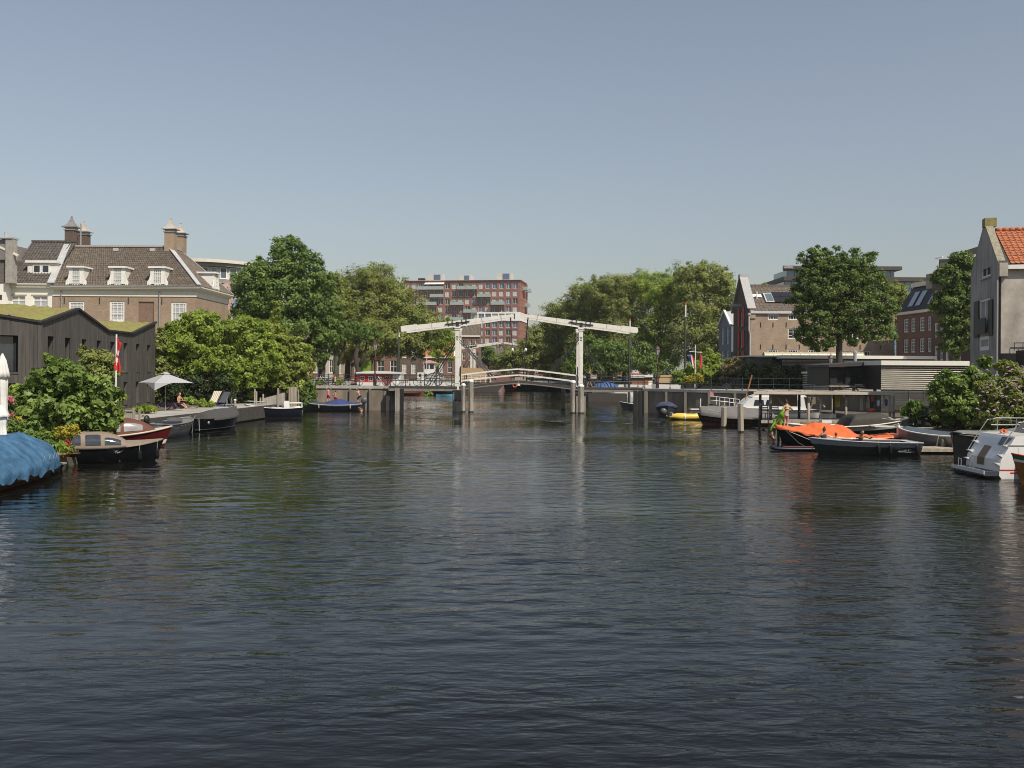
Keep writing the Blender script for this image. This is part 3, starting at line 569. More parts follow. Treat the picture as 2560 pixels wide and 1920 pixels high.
# ---- right near bank
bush('leafy_bush', 'large green leafy bush behind the sloop and the black boat', 51.5, 2390, .75,
     [(2460, 905, 14, 20), (2440, 945, 40, 24), (2380, 960, 50, 30), (2470, 970, 50, 34), (2350, 1000, 28, 30), (2420, 1020, 66, 40), (2370, 1035, 36, 26), (2490, 1030, 46, 36)], 26000, .13, L_fig, clump=.3, inner=.35, ragged=1.5)
bd = bush('buddleia', 'mauve flowering buddleia bush at the right picture edge', 48, 2500, .75,
     [(2510, 915, 26, 18), (2540, 945, 26, 34), (2470, 975, 28, 28), (2505, 985, 40, 44), (2550, 1020, 34, 46), (2490, 1035, 48, 32)], 13000, .11, L_mid, long=2.2, clump=.3, inner=.4, ragged=1.5)
g = random.Random(8); mb = MB(); x0 = gx(2500, 48)
for k in range(70):
    u = g.uniform(2440, 2575); v = g.uniform(925, 1030) - (10 if u > 2500 else 0); p = at(u, v, 47.0 - g.random() * .7); p -= Vector((x0, 48, .75))
    d = Vector((-.7 + g.uniform(-.4, .3), -.4, g.uniform(-.1, .5))).normalized() * .2
    mb.tube([p, p + d * .5, p + d * 1.1 + Vector((0, 0, -.03))], [.028, .035, .005], 5)
mb.build('flower_spikes', mat('buddleia_flowers', (.28, .15, .25), .8, var=.3, scale=8, col2=(.46, .29, .40)), bd)['kind'] = 'stuff'
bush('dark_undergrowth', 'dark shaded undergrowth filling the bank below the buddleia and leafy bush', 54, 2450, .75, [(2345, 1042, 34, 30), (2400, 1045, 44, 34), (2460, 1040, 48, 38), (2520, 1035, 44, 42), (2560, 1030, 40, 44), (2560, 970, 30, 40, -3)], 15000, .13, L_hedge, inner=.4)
bush('iris_clump', 'strap leaved green plant beside the wire cage on the right jetty', 58, 2295, .75, [(2290, 1040, 14, 14), (2275, 1025, 20, 16), (2300, 1020, 16, 18)], 2600, .14, L_dark, cat='plants', droop=-3, long=2.8)
# ------------------------------------------------------------------ building helpers (local frame: x along the facade, y into the building, z up)
def wall(parent, x0, x1, z0, z1, holes, m, y=0, reveal=.22, name='wall', top=None):
    """flat wall in the plane y with rectangular openings (x0,x1,z0,z1) and real reveals; top: list of (x,z) points of a gable above z1"""
    xs = sorted({x0, x1, *[h[0] for h in holes], *[h[1] for h in holes]}); zs = sorted({z0, z1, *[h[2] for h in holes], *[h[3] for h in holes]})
    xs = [x for x in xs if x0 <= x <= x1]; zs = [z for z in zs if z0 <= z <= z1]; mb = MB()
    for i in range(len(xs) - 1):
        for j in range(len(zs) - 1):
            cx, cz = (xs[i] + xs[i + 1]) / 2, (zs[j] + zs[j + 1]) / 2
            if any(h[0] < cx < h[1] and h[2] < cz < h[3] for h in holes): continue
            mb.add([(xs[i], y, zs[j]), (xs[i + 1], y, zs[j]), (xs[i + 1], y, zs[j + 1]), (xs[i], y, zs[j + 1])], [(0, 1, 2, 3)])
    for a, b, c, d in holes:
        q = [(a, c), (b, c), (b, d), (a, d)]
        for k in range(4):
            p, r = q[k], q[(k + 1) % 4]; mb.add([(p[0], y, p[1]), (r[0], y, r[1]), (r[0], y + reveal, r[1]), (p[0], y + reveal, p[1])], [(0, 1, 2, 3)])
    if top: mb.add([(p[0], y, p[1]) for p in top], [tuple(range(len(top)))])
    me = bpy.data.meshes.new(name); me.from_pydata(mb.v, [], mb.f); me.materials.append(m)
    return inst(name, me, parent)
def window(parent, x, z, w, h, nx=2, nz=2, y=.12, fm=None, pm=None, fw=.07, bar=.03, name='window', rot=None, sash=None):
    """lower left corner x,z"""
    fm = fm or white; pm = pm or glass
    def mk():
        mb = MB().box(0, fw, 0, .07, 0, h).box(w - fw, w, 0, .07, 0, h).box(fw, w - fw, 0, .07, 0, fw * 1.2).box(fw, w - fw, 0, .07, h - fw, h)
        for i in range(1, nx): mb.box(w * i / nx - bar / 2, w * i / nx + bar / 2, .015, .055, fw, h - fw)
        for j in range(1, nz): zc = h * j / nz; mb.box(fw, w - fw, .012, .052, zc - bar / 2, zc + bar / 2)
        if sash: mb.box(fw, w - fw, -.004, .06, h * sash - .04, h * sash + .04)
        return mb.mesh('window', fm)
    f = inst(name, cached(('win', round(w, 2), round(h, 2), nx, nz, fm.name, fw, bar, sash), mk), parent, (x, y, z), rot or (0, 0, 0))
    pane = cached(('pane', round(w, 2), round(h, 2), pm.name), lambda: MB().add([(0, 0, 0), (w, 0, 0), (w, 0, h), (0, 0, h)], [(0, 1, 2, 3)]).mesh('pane', pm))
    inst('pane', pane, f, (0, .045, 0)); return f
def tiles(parent, A, B, Cc, D, tw, th, m, name='roof_tiles', amp=.05, step=.022, clip=None):
    """pantiled slope: A,B eave corners, D,C ridge corners (A below D). Real relief, joined."""
    A, B, Cc, D = map(Vector, (A, B, Cc, D)); W_ = max((B - A).length, (Cc - D).length); Hh = ((D + Cc) / 2 - (A + B) / 2).length
    nc, nr = max(2, int(W_ / tw)), max(2, int(Hh / th)); X = (B - A).normalized(); n_ = X.cross((D - A)).normalized()
    if n_.z < 0: n_ = -n_
    vs, fs = [], []; q = nc * 3
    g = random.Random(nc * nr)
    for j in range(nr):
        l0, r0 = A.lerp(D, j / nr), B.lerp(Cc, j / nr); l1, r1 = A.lerp(D, (j + 1) / nr), B.lerp(Cc, (j + 1) / nr); base = len(vs); jit = 0
        for k in range(q + 1):
            s = k / q; wv = (1, -.35, .1)[k % 3] * amp + (g.uniform(-.008, .008))
            a, b = l0.lerp(r0, s), l1.lerp(r1, s); vs += [a + n_ * (wv + step), b + n_ * wv, a + n_ * (wv - .02)]
        for k in range(q):
            i = base + k * 3; fs += [(i, i + 3, i + 4, i + 1), (i + 2, i + 5, i + 3, i)]
    me = bpy.data.meshes.new(name); me.from_pydata([tuple(v) for v in vs], [], fs); me.materials.append(m)
    o = inst(name, me, parent); o['kind'] = 'stuff'; return o
tile_br = mat('brown_clay_tiles', (.105, .082, .062), .8, var=.35, scale=3.5, col2=(.19, .155, .122))
tile_dk = mat('dark_grey_tiles', (.06, .052, .045), .8, var=.35, scale=3.5, col2=(.125, .11, .095))
tile_or = mat('orange_clay_tiles', (.40, .125, .052), .8, var=.2, scale=3, col2=(.54, .20, .095), random_obj=.14)
lead = mat('lead_flashing', (.42, .42, .42), .5, var=.15, scale=2)
br_brown = brick('brown_brick', (.27, .18, .11), (.37, .25, .165), (.30, .27, .22), big=.18)
br_dark = brick('dark_brown_brick', (.09, .055, .038), (.13, .08, .055), (.14, .12, .1), big=.2)
br_red = brick('red_brick', (.22, .070, .046), (.28, .092, .062), (.24, .17, .13), big=.12)
br_ware = brick('pale_brown_brick', (.27, .185, .12), (.36, .25, .17), (.36, .31, .25), big=.22)
br_row = brick('row_house_brick', (.15, .07, .048), (.20, .095, .065), (.2, .16, .13), big=.15)
zinc = mat('zinc_grey', (.28, .28, .28), .5, var=.1)

# ---------------- large brick house on the left with tiled hip roof
HX, HD = gx(132, 88), 88.0; HWd = gx(489, 88) - HX; zE = zz(300, 741, 88); zC = zz(300, 716, 88); G0 = 2.2
def hx(u): return gx(u, HD) - HX
def hz(v, u=300): return zz(u, v, HD)
bh = thing('brick_house', 'long brown brick house with white cornice and tiled hip roof on the left', 'house', (HX, HD, 0))
holes = [(hx(171), hx(210), hz(816, 190), hz(753, 190)), (hx(273), hx(311), hz(804, 292), hz(753, 292)), (hx(345), hx(384), hz(830, 365), hz(754, 365)), (hx(427), hx(466), hz(836, 446), hz(755, 446))]
wall(bh, 0, HWd, G0, zE + .05, holes, br_brown, reveal=.14)
box1('wall', br_brown, bh, 0, .02, .15, 9.9, G0, zE); box1('end_wall', br_brown, bh, HWd - .25, HWd, .002, 9.9, G0, zE + .04)
for k, (a, b, c, d) in enumerate(holes):
    if k == 2: box1('bricked_up_niche', brick('niche_brick', (.17, .09, .055), (.24, .14, .09), (.24, .2, .16), big=.08), bh, a, b, .1, .14, c, d)
    else: window(bh, a, c, b - a, d - c, 4, 6, .06, pm=curtain, fw=.16, bar=.045, sash=.38 if k else None)
for u in (160, 248, 320, 404): box1('wall_anchor', black, bh, hx(u) - .03, hx(u) + .03, -.05, -.003, hz(760), hz(744))
crn = MB(); 
for (o_, z0, z1) in ((.06, zE, zE + .14), (.03, zE + .14, zE + .55), (.22, zE + .55, zE + .68), (.42, zE + .68, zC - .1), (.5, zC - .1, zC)):
    crn.box(-.05, HWd + o_, -o_, .2, z0, z1).box(HWd, HWd + o_, .2, 10.2, z0, z1)
crn.build('cornice', cream, bh); box1('gutter', zinc, bh, -.1, HWd + .55, -.55, -.1, zC + .002, zC + .06)
for u in (153, 398): MB().tube([(hx(u), -.14, zE + .5), (hx(u), -.1, zE - .3), (hx(u), -.1, G0)], .05, 6).build('downpipe', zinc, bh)
zR = zC + 4.1; yf, yb_ = 4.0, 7.2; xr = HWd - 3.9
tiles(bh, (0, -.4, zC + .06), (HWd + .4, -.4, zC + .06), (xr, yf, zR), (-.55, yf, zR), .25, .34, tile_br)
tiles(bh, (HWd + .4, -.4, zC + .06), (HWd + .4, 10.3, zC + .06), (xr, yb_, zR), (xr, yf, zR), .25, .34, tile_br)
MB().add([(-.55, yf, zR), (xr, yf, zR), (xr, yb_, zR), (-.55, yb_, zR), (0, 10.2, zC), (HWd + .4, 10.2, zC)], [(0, 1, 2, 3), (3, 2, 5, 4)]).build('roof_deck', lead, bh)
MB().bar((HWd + .4, -.4, zC + .16), (xr, yf, zR + .1), .42, .06).build('hip_flashing', lead, bh); MB().bar((HWd + .4, 10.3, zC + .12), (xr, yb_, zR + .06), .3, .06).build('hip_flashing', lead, bh)
MB().bar((.0, -.5, zC + .22), (-.55, yf - .06, zR + .2), .62, .12).build('verge_flashing', lead, bh)
MB().bar((-.7, yf, zR + .08), (xr + .1, yf, zR + .08), .3, .16).bar((xr, yf, zR + .08), (xr, yb_, zR + .08), .3, .16).build('ridge_capping', mat('mortar_grey', (.36, .33, .30), .9, var=.2, scale=6), bh)
for u in (249, 344): box1('roof_vent', lead, bh, hx(u) - .25, hx(u) + .2, yf - .6, yf - .3, zR - .45, zR - .15)
def dormer(parent, u, loc=None, rz=0, w=1.28, h=1.55):
    if loc is None: loc = (hx(u), -.36, zC + .1)
    M = Matrix.Translation(loc) @ Matrix.Rotation(rz, 4, 'Z')
    body = MB().box(-w / 2, w / 2, .1, 3.0, 0, h); body.box(-w / 2 - .02, -w / 2 + .3, 0, .12, 0, h).box(w / 2 - .3, w / 2 + .02, 0, .12, 0, h).box(-w / 2, w / 2, 0, .1, -.08, .1)
    body.prism([(-w / 2 - .3, -.08), (-w / 2 - .02, -.08), (-w / 2 - .02, .95), (-w / 2 - .12, .55), (-w / 2 - .3, .3)], -.02, .12).prism([(w / 2 + .3, -.08), (w / 2 + .02, -.08), (w / 2 + .02, .95), (w / 2 + .12, .55), (w / 2 + .3, .3)], -.02, .12)
    b = body.build('dormer', white, parent); b.matrix_basis = M
    box1('dormer_roof', white, b, -w / 2 - .16, w / 2 + .16, -.18, 3.2, h + .002, h + .16)
    window(b, -w / 2 + .27, .12, w - .54, h - .2, 4, 4, -.02, pm=curtain if u != 190 else glass, fw=.05, bar=.035)
for u in (193, 297, 396): dormer(bh, u)
dormer(bh, 0, (HWd + .36, 4.9, zC + .1), R(90))
spire = mat('weathered_chimney_cowl', (.42, .38, .32), .6, var=.15, scale=2)
def chimney(u, v0, D, z0, m, cm, label_part='chimney'):
    x = gx(u, D) - HX; y = D - HD; zt = zz(u, v0, D); w = .46
    c = box1(label_part, m, bh, x - w, x + w, y - w, y + w, z0, zt)
    MB().box(x - w - .08, x + w + .08, y - w - .08, y + w + .08, zt + .002, zt + .1).box(x - w + .04, x + w - .04, y - w + .04, y + w - .04, zt + .1, zt + .28).build('chimney_collar', lead, c)
    MB().lathe([(.98, 0), (.98, .08), (.80, .12), (.54, .30), (.32, .54), (.17, .82), (.08, 1.0), (.12, 1.06), (.03, 1.18)], 4, (x, y, zt + .28), True).build('chimney_cowl', cm, c)
chimney(177, 577, 93, zR - .6, br_dark, mat('dark_cowl', (.22, .205, .19), .5, var=.2)); chimney(208, 588, 96, zR - .6, br_dark, spire)
chimney(425, 582, 92, zR - .8, br_brown, spire); chimney(449, 592, 95.5, zR - .8, br_brown, spire)
x = gx(194, 92) - HX; MB().tube([(x, 4.5, zR - .3), (x, 4.5, zR + 2.3)], .07, 6).build('flue_pipe', zinc, bh)

# ---------------- white plastered house beside it
wx0 = gx(14, 88); ww = HX - .08 - wx0
wh = thing('white_house', 'white plastered house with dark tiled roof and flat dormer, far left', 'house', (wx0, 88, 0))
def wx(u): return gx(u, 88) - wx0
zc2 = hz(712, 60)
holes = [(wx(27), wx(62), hz(785, 60), hz(739, 60)), (wx(81), wx(118), hz(785, 60), hz(739, 60))]
wall(wh, 0, ww, G0, zc2 - .25, holes, offwhite); box1('side_wall', offwhite, wh, -.02, 0, .2, 9, G0, zc2)
for i, (a, b, c, d) in enumerate(holes):
    window(wh, a, c, b - a, d - c, 2, 1, .1, pm=curtain, fw=.09, bar=.1, sash=.72); box1('lintel', mat('stone_lintel', (.4, .33, .25), .8), wh, a - .15, b + .15, -.04, -.002, d + .002, d + .1)
MB().box(-.05, ww, -.3, .1, zc2 - .25, zc2).box(-.05, ww, -.42, .1, zc2, zc2 + .1).build('cornice', cream, wh)
zt2 = hz(606, 90) + .6
tiles(wh, (0, -.35, zc2 + .1), (ww, -.35, zc2 + .1), (ww + .35, 4.2, zt2), (.3, 4.2, zt2), .27, .36, tile_dk, amp=.045)
MB().bar((.25, 4.2, zt2 + .05), (ww + .35, 4.2, zt2 + .05), .28, .18).build('ridge_tiles', tile_dk, wh)
a = wx(57); b = wx(128); c = hz(690, 90) ; d = hz(655, 90)
dm = box1('dormer', white, wh, a, b, .75, 3.2, c, d); box1('dormer_roof', white, dm, a - .15, b + .15, .55, 3.4, d + .002, d + .22)
for k in (0, 1): window(dm, a + .5 + k * (b - a - 1) / 2, c + .3, (b - a - 1) / 2 - .05, d - c - .45, 1, 1, .70, fw=.1)
MB().tube([(wx(16), -.2, zc2 - .1), (wx(16), -.2, G0)], .06, 6).build('downpipe', zinc, wh)
# neighbour at the very edge
nh = thing('grey_gabled_house', 'house at the left edge with grey boarded gable and cement chimney stack', 'house', (gx(-60, 87), 87, 0))
nx_ = lambda u: gx(u, 87) - gx(-60, 87)
box1('wall', offwhite, nh, 0, nx_(13), 0, 8, G0, zz(0, 706, 87)); MB().prism([(0, zz(0, 705.8, 87)), (nx_(14), zz(0, 705.8, 87)), (nx_(14), zz(0, 645, 87)), (nx_(-20), zz(0, 600, 87)), (0, zz(0, 640, 87))], -.1, 8).build('boarded_gable', mat('grey_boards', (.13, .115, .1), .85, var=.3, scale=4, stretch=(.2, 1, 4)), nh)
MB().bar((nx_(-25), -.2, zz(0, 606, 87)), (nx_(48), -.2, zz(0, 640, 87)), .3, .18).build('bargeboard', cream, nh)
box1('chimney', mat('cement_render', (.33, .31, .27), .9, var=.2), nh, nx_(19), nx_(36), -.5, .4, zz(0, 708, 87), zz(0, 598, 87)); box1('chimney', mat('grey_render', (.2, .19, .18), .9, var=.2), nh, nx_(1), nx_(19) - .01, -.3, .6, zz(0, 650, 87), zz(0, 600, 87))
MB().tube([(nx_(12), .1, zz(0, 602, 87)), (nx_(12), .1, zz(0, 580, 87))], .16, 8).build('chimney_pot', lead, nh)
box1('chimney_cap', lead, nh, nx_(-1), nx_(37), -.6, .7, zz(0, 598, 87) + .002, zz(0, 594, 87)); box1('window', darkwood, nh, nx_(-2), nx_(4), -.03, -.002, zz(0, 749, 87), zz(0, 737, 87))

# ---------------- pink building with curved glazed top floor
pk = thing('pink_building', 'pale pink building with curved flat-roofed glazed top floor behind the brick house', 'building', (gx(540, 112), 112, 0))
p0 = gx(540, 112); px = lambda u: gx(u, 112) - p0; pz = lambda v: zz(540, v, 112)
pinkm = mat('pink_plaster', (.62, .42, .36), .85, var=.05); crm = mat('cream_fascia', (.62, .58, .47), .7, var=.08); gr = mat('grey_concrete_band', (.27, .25, .22), .85, var=.12)
arc = lambda o: [(px(480) - 2, 0 - o)] + [(px(480) + (px(640) - px(480)) * i / 8, -o + 6.5 * (i / 8) ** 2.2) for i in range(9)] + [(px(640), 16), (px(480) - 2, 16)]
MB().prism(arc(.9), pz(656), pz(648), 'z').build('roof_edge', crm, pk); MB().prism(arc(.5), pz(664), pz(656) - .002, 'z').build('soffit_band', gr, pk)
MB().prism([(x, y + .25) for x, y in arc(0)], pz(697), pz(664) - .002, 'z').build('top_floor', crm, pk)
for i in range(7):
    t0 = (i + 1.1) / 8; t1 = (i + 1.85) / 8; P = [(px(480) + (px(640) - px(480)) * t, 6.5 * t ** 2.2 + .12) for t in (t0, t1)]; ang = math.atan2(P[1][1] - P[0][1], P[1][0] - P[0][0])
    f = window(pk, P[0][0], pz(695), math.dist(*P), pz(666) - pz(695), 1, 1, P[0][1], pm=glasspale, fw=.1, rot=(0, 0, ang))
MB().prism(arc(.7), pz(707), pz(697) - .002, 'z').build('balcony_slab', gr, pk)
MB().prism([(px(520), .6), (px(566), .6), (px(566), 3), (px(590), 5), (px(590), 16), (px(520), 16)], G0, pz(707) - .002, 'z').build('pink_wall', pinkm, pk)
MB().prism([(px(566) + .02, 2.9), (px(575), 2.9), (px(640), 4.2), (px(640), 15), (px(590) + .02, 15)], pz(860), pz(707) - .01, 'z').build('bay', mat('white_bay', (.6, .62, .62), .6), pk)
for z in (pz(745), pz(800)): box1('balcony', mat('blue_glass_balustrade', (.2, .32, .4), .2), pk, px(572), px(620), 1.6, 2.7, z - 1.0, z)
box1('wall', pinkm, pk, px(590) + .01, px(700), 9, 16, G0, pz(760))
MB().box(px(475) - .2, px(475) + .2, 9, 9.4, pz(648), pz(640)).tube([(px(494), 9, pz(648)), (px(494), 9, pz(639))], .12, 6).build('roof_vents', black, pk)

# ---------------- dark timber building with folded sedum roof
db = thing('dark_timber_building', 'dark stained timber building with folded green sedum roof on the left bank', 'building', (-25.9, 52.8, 0))
FA = math.atan2(76.2 - 52.8, -28.35 + 25.9)                       # direction of the long facade
LENF = math.hypot(76.2 - 52.8, -28.35 + 25.9)
BM1 = Matrix.Rotation(FA, 4, 'Z')                                   # local x runs along the facade away from the camera, outside is at y<0
GZ = .95
dstain = mat('dark_stained_boards', (.060, .053, .046), .75, var=.22, scale=4, stretch=(1, 1, .12), bump=.4, random_obj=.16, col2=(.098, .087, .076))
def roofz(s): 
    P = [(0, 6.34), (5.7, 7.42), (11.4, 6.33), (17.3, 6.36), (LENF, 7.47)]
    for (a, za), (b, zb) in zip(P, P[1:]):
        if a <= s <= b + 1e-6: return za + (zb - za) * (s - a) / (b - a)
    return 7.47
wtops = [(119, 'u')]
def s_of(u):                                                        # facade parameter seen at pixel column u
    k = (unroll(u, 860)[0] - CX) / FPX; c, s_ = math.cos(FA), math.sin(FA); return (-25.9 - k * 52.8) / (k * s_ - c)
ws = [s_of(u) for u in (119, 162, 203, 240, 276, 308.5, 339, 367)]
openings = [(s, s + .92, 3.55, 5.62, i) for i, s in enumerate(ws)] + [(s, s + .92, 1.25, 2.85, 9 + i) for i, s in enumerate(ws[4:])]
PW = LENF / 132
def board_pieces(s0, s1, top, ops, M, parent):
    zs = [(GZ, top)]
    for (a, b, z0, z1, *_) in ops:
        if a - PW * .5 < (s0 + s1) / 2 < b + PW * .5 - PW * .5 and a < (s0 + s1) / 2 < b:
            nz = []
            for (p, q) in zs:
                if z0 > p: nz.append((p, min(z0, q)))
                if z1 < q: nz.append((max(z1, p), q))
            zs = nz
    mb = MB(); g = random.Random(int(s0 * 977)); o_ = g.uniform(0, .018)
    for (p, q) in zs:
        if q - p < .05: continue
        o = MB().box(s0 + .006, s1 - .006, -.02 - o_, .02, p, q).build('board', dstain, parent); o.matrix_basis = M
for k in range(132):
    s0, s1 = k * PW, (k + 1) * PW; board_pieces(s0, s1, min(roofz(s0), roofz(s1)) - .02, openings, BM1, db)
inner = mat('dark_reveal', (.03, .027, .024), .8)
back = MB().box(0, LENF, .36, .5, GZ, 6.2); back.build('inner_wall', blackw, db).matrix_basis = BM1
for (a, b, z0, z1, i) in openings:
    w = window(db, 0, 0, .60, z1 - z0, 1, 1, 0, fm=inner, pm=glasspale if i in (1, 5, 6, 9, 10, 11) else blackw, fw=.05)
    w.matrix_basis = BM1 @ Matrix.Translation((a + .30, .26, z0))
    rv = MB().box(a - .02, a, 0, .36, z0, z1).box(b, b + .02, 0, .36, z0, z1).box(a, b, 0, .36, z1, z1 + .02).box(a - .04, b + .04, -.06, .36, z0 - .04, z0); rv.build('reveal', dstain, w); rv_o = bpy.data.objects[-1] if False else w.children[-1]; rv_o.matrix_basis = Matrix.Translation((a + .30, .26, z0)).inverted()
    if i in (0, 4, 7): box1('shutter_board', mat('brown_panel', (.05, .035, .032), .7), w, -.25, .5, -.12, -.08, 0, .95)
# short wing turned towards the camera
B2 = Vector((-30.0, 48.5, 0)) - Vector((-25.9, 52.8, 0)); L2 = B2.length * 1.6; A2 = math.atan2(B2.y, B2.x)
M2 = Matrix.Translation(B2.normalized() * L2) @ Matrix.Rotation(A2 + math.pi, 4, 'Z')
r2 = lambda s: 6.34 + (L2 - s) * .13
big = (L2 - 3.75, L2 - 1.95, 3.2, 5.2, 0); big2 = (L2 - 6.0, L2 - 1.2, 3.6, 5.58, 0); low2 = (L2 - 4.5, L2 - 1.2, .96, 3.0, 0)
n2 = int(L2 / .2)
for k in range(n2):
    s0, s1 = k * L2 / n2, (k + 1) * L2 / n2; board_pieces(s0, s1, min(r2(s0), r2(s1)) - .02, [big2, low2], M2, db)
w = window(db, 0, 0, 4.8, 1.98, 2, 1, 0, fm=blackw, pm=glass, fw=.06, bar=.05); w.matrix_basis = M2 @ Matrix.Translation((L2 - 6.0, .3, 3.6))
MB().box(L2 - 6.0, L2 - 1.2, -.06, .3, 3.5, 3.59).build('window_sill', dstain, db).matrix_basis = M2
MB().box(0, L2, .36, .45, GZ, 6.2).build('inner_wall', blackw, db).matrix_basis = M2
edge = MB(); PTS = [(0, 6.34), (5.7, 7.42), (11.4, 6.33), (17.3, 6.36), (LENF, 7.47)]
for (a, za), (b, zb) in zip(PTS, PTS[1:]): edge.bar((a - .03, -.02, za + .02), (b + .03, -.02, zb + .02), .26, .13)
edge.build('roof_edge', mat('black_roof_edge', (.02, .018, .016), .6), db).matrix_basis = BM1
MB().bar((0, -.02, r2(0)), (L2, -.02, 6.36), .26, .13).build('roof_edge', MATS['black_roof_edge'], db).matrix_basis = M2
sed = mat('sedum', (.16, .17, .03), .95, var=.4, scale=2.2, col2=(.30, .27, .04), thr=(.35, .6), bump=1, bscale=16)
sed2 = mat('sedum_mix', (.26, .17, .09), .95, scale=2.3, thr=(.38, .60), col2=(.22, .25, .045), bump=1, bscale=18)
g = random.Random(3); NX, NY = 60, 16
def sz(s, t): 
    zf = roofz(min(max(s, 0), LENF)); k = min(1, t / 8.0); zb_ = 7.5 if s > 9 else 7.85
    return zf + (zb_ - zf) * k + .07 * math.sin(s * 9 + t * 3) * math.sin(t * 7 + s * 2) + g.uniform(-.05, .07)
o = MB().surf(lambda s, t: (s, t, sz(s, t)), 0, LENF, 100, .05, 8.0, 34).build('sedum_roof', sed2, db, True); o.matrix_basis = BM1
o = MB().add([(0, 0, 6.36), (L2, 0, 6.36), (L2 - 3, 8, 7.85), (0, 8, 7.85)], [(0, 1, 2, 3)]).build('sedum_roof', sed2, db); o.matrix_basis = M2; o.location.z += .02
MB().box(0, LENF - .3, 8.0, 8.2, GZ, 7.0).box(LENF - .22, LENF - .02, .3, 8, GZ, 7.3).build('back_wall', dstain, db).matrix_basis = BM1
for k in range(24):
    board = MB().box(LENF - .02, LENF + .02, .34 * k, .34 * (k + 1) - .012, GZ, 7.3).build('board', dstain, db); board.matrix_basis = BM1

# ---------------- brick apartment block in the distance
ab = thing('apartment_block', 'large red brick apartment block with balconies in the distance behind the bridge', 'building', (2.8, 370, 0), math.atan2(-.156, .987))
PC, PR_, zTop = 2.68, 3.02, zz(1298, 699, 370); NC, NR = 17, 12
cx_ = lambda k: -1.75 - PC * k; rz_ = lambda r: zTop - 2.1 - PR_ * r
WW, WH = 1.95, 2.3; hol = []
WB = {(0, 4)}
for k in range(NC):
    for r in range(NR):
        if r == 4 and k < 7: continue
        hol.append((cx_(k) - WW / 2, cx_(k) + WW / 2, rz_(r) - WH / 2 - .1, rz_(r) + WH / 2 - .1))
wall(ab, -PC * NC - .6, 0, 0, zTop - .7, hol, br_red, reveal=.35)
win_blind = mat('grey_roller_blind', (.43, .42, .39), .5, var=.1); win_blue = mat('blue_reflecting_glass', (.08, .13, .2), .08, var=.4, spec=.8)
gg = random.Random(11)
balc = [(11, 14, 0), (6, 8, 0), (11, 12, 1), (4, 5, 1), (8, 9, 2), (2, 3, 2), (12, 14, 2), (6, 7, 3), (8, 9, 4), (6, 7, 5), (12, 14, 4), (6, 7, 7), (6, 7, 6), (9, 11, 6)]
for (a, b, c, d) in hol:
    pm = gg.choices([win_blind, curtain, win_blue, glass], [6, 3, 2, 2])[0]
    k = round((-1.75 - (a + WW / 2)) / PC); r = round((zTop - 2.1 - (c + WH / 2 + .1)) / PR_)
    if any(p <= k <= q and s == r - 1 for p, q, s in balc): pm = glass
    if r in (0, 5) and k < 4: pm = win_blue
    window(ab, a, c, WW, WH, 2, 1, .3, pm=pm, fw=.1, bar=.08)
MB().box(-PC * NC - 1.1, .6, -.6, 18, zTop - .15, zTop).build('roof_edge', mat('pink_stone_band', (.5, .4, .33), .8), ab)
box1('parapet', br_red, ab, -PC * NC - .6, 0, -.02, .3, zTop - .7, zTop - .16)
gl = mat('balcony_glass', (.30, .36, .34), .15, var=.2, spec=.7)
for (p, q, r) in balc:
    x0, x1 = cx_(q) - 1.25, cx_(p) + 1.25; zb = rz_(r) - WH / 2 - .25
    bb = box1('balcony', mat('concrete_slab', (.33, .33, .30), .8), ab, x0, x1, -1.9, .0, zb - .22, zb)
    MB().box(x0, x1, -1.9, -1.86, zb, zb + 1.05).box(x0, x0 + .04, -1.86, 0, zb, zb + 1.05).box(x1 - .04, x1, -1.86, 0, zb, zb + 1.05).build('balustrade', gl, bb)
    if gg.random() < .7:
        inst('planting', leaf_mesh('planting', [(x0 + .5 + gg.random() * (x1 - x0 - 1), -1.5, zb + .9, .6, .3, .5)], 60, .4, int(gg.random() * 999), L_lime), bb)
for (x0, x1, r) in ((cx_(13) - .8, cx_(11) + 1.6, 0), (cx_(7) - 1, cx_(6) + 1.1, 6)):
    z = rz_(r) + 1.3; MB().add([(x0, -.05, z), (x1, -.05, z), (x1, -2.2, z - .9), (x0, -2.2, z - .9)], [(0, 1, 2, 3)]).build('awning', white, ab)
# white band storey with big windows
xb = cx_(6) - 1.3; zb0, zb1 = rz_(4) - 1.65, rz_(4) + 1.6
wb = [(xb + .3 + i * 2.68, xb + .3 + i * 2.68 + 2.3, zb0 + .45, zb1 - .5) for i in range(6)]
wb2 = [(-2.9, -1.7, zb0 + .45, zb1 - .5)]
wall(ab, xb, .25, zb0, zb1, wb + wb2, white, y=-.35, reveal=.3, name='white_band'); MB().box(xb, .25, -.35, -.003, zb1, zb1 + .05).box(xb, .25, -.35, -.003, zb0 - .05, zb0).build('band_edge', white, ab)
for (a, b, c, d) in wb + wb2: window(ab, a, c, b - a, d - c, 2, 1, -.1, pm=gg.choice([win_blue, win_blind]), fw=.08, bar=.06)
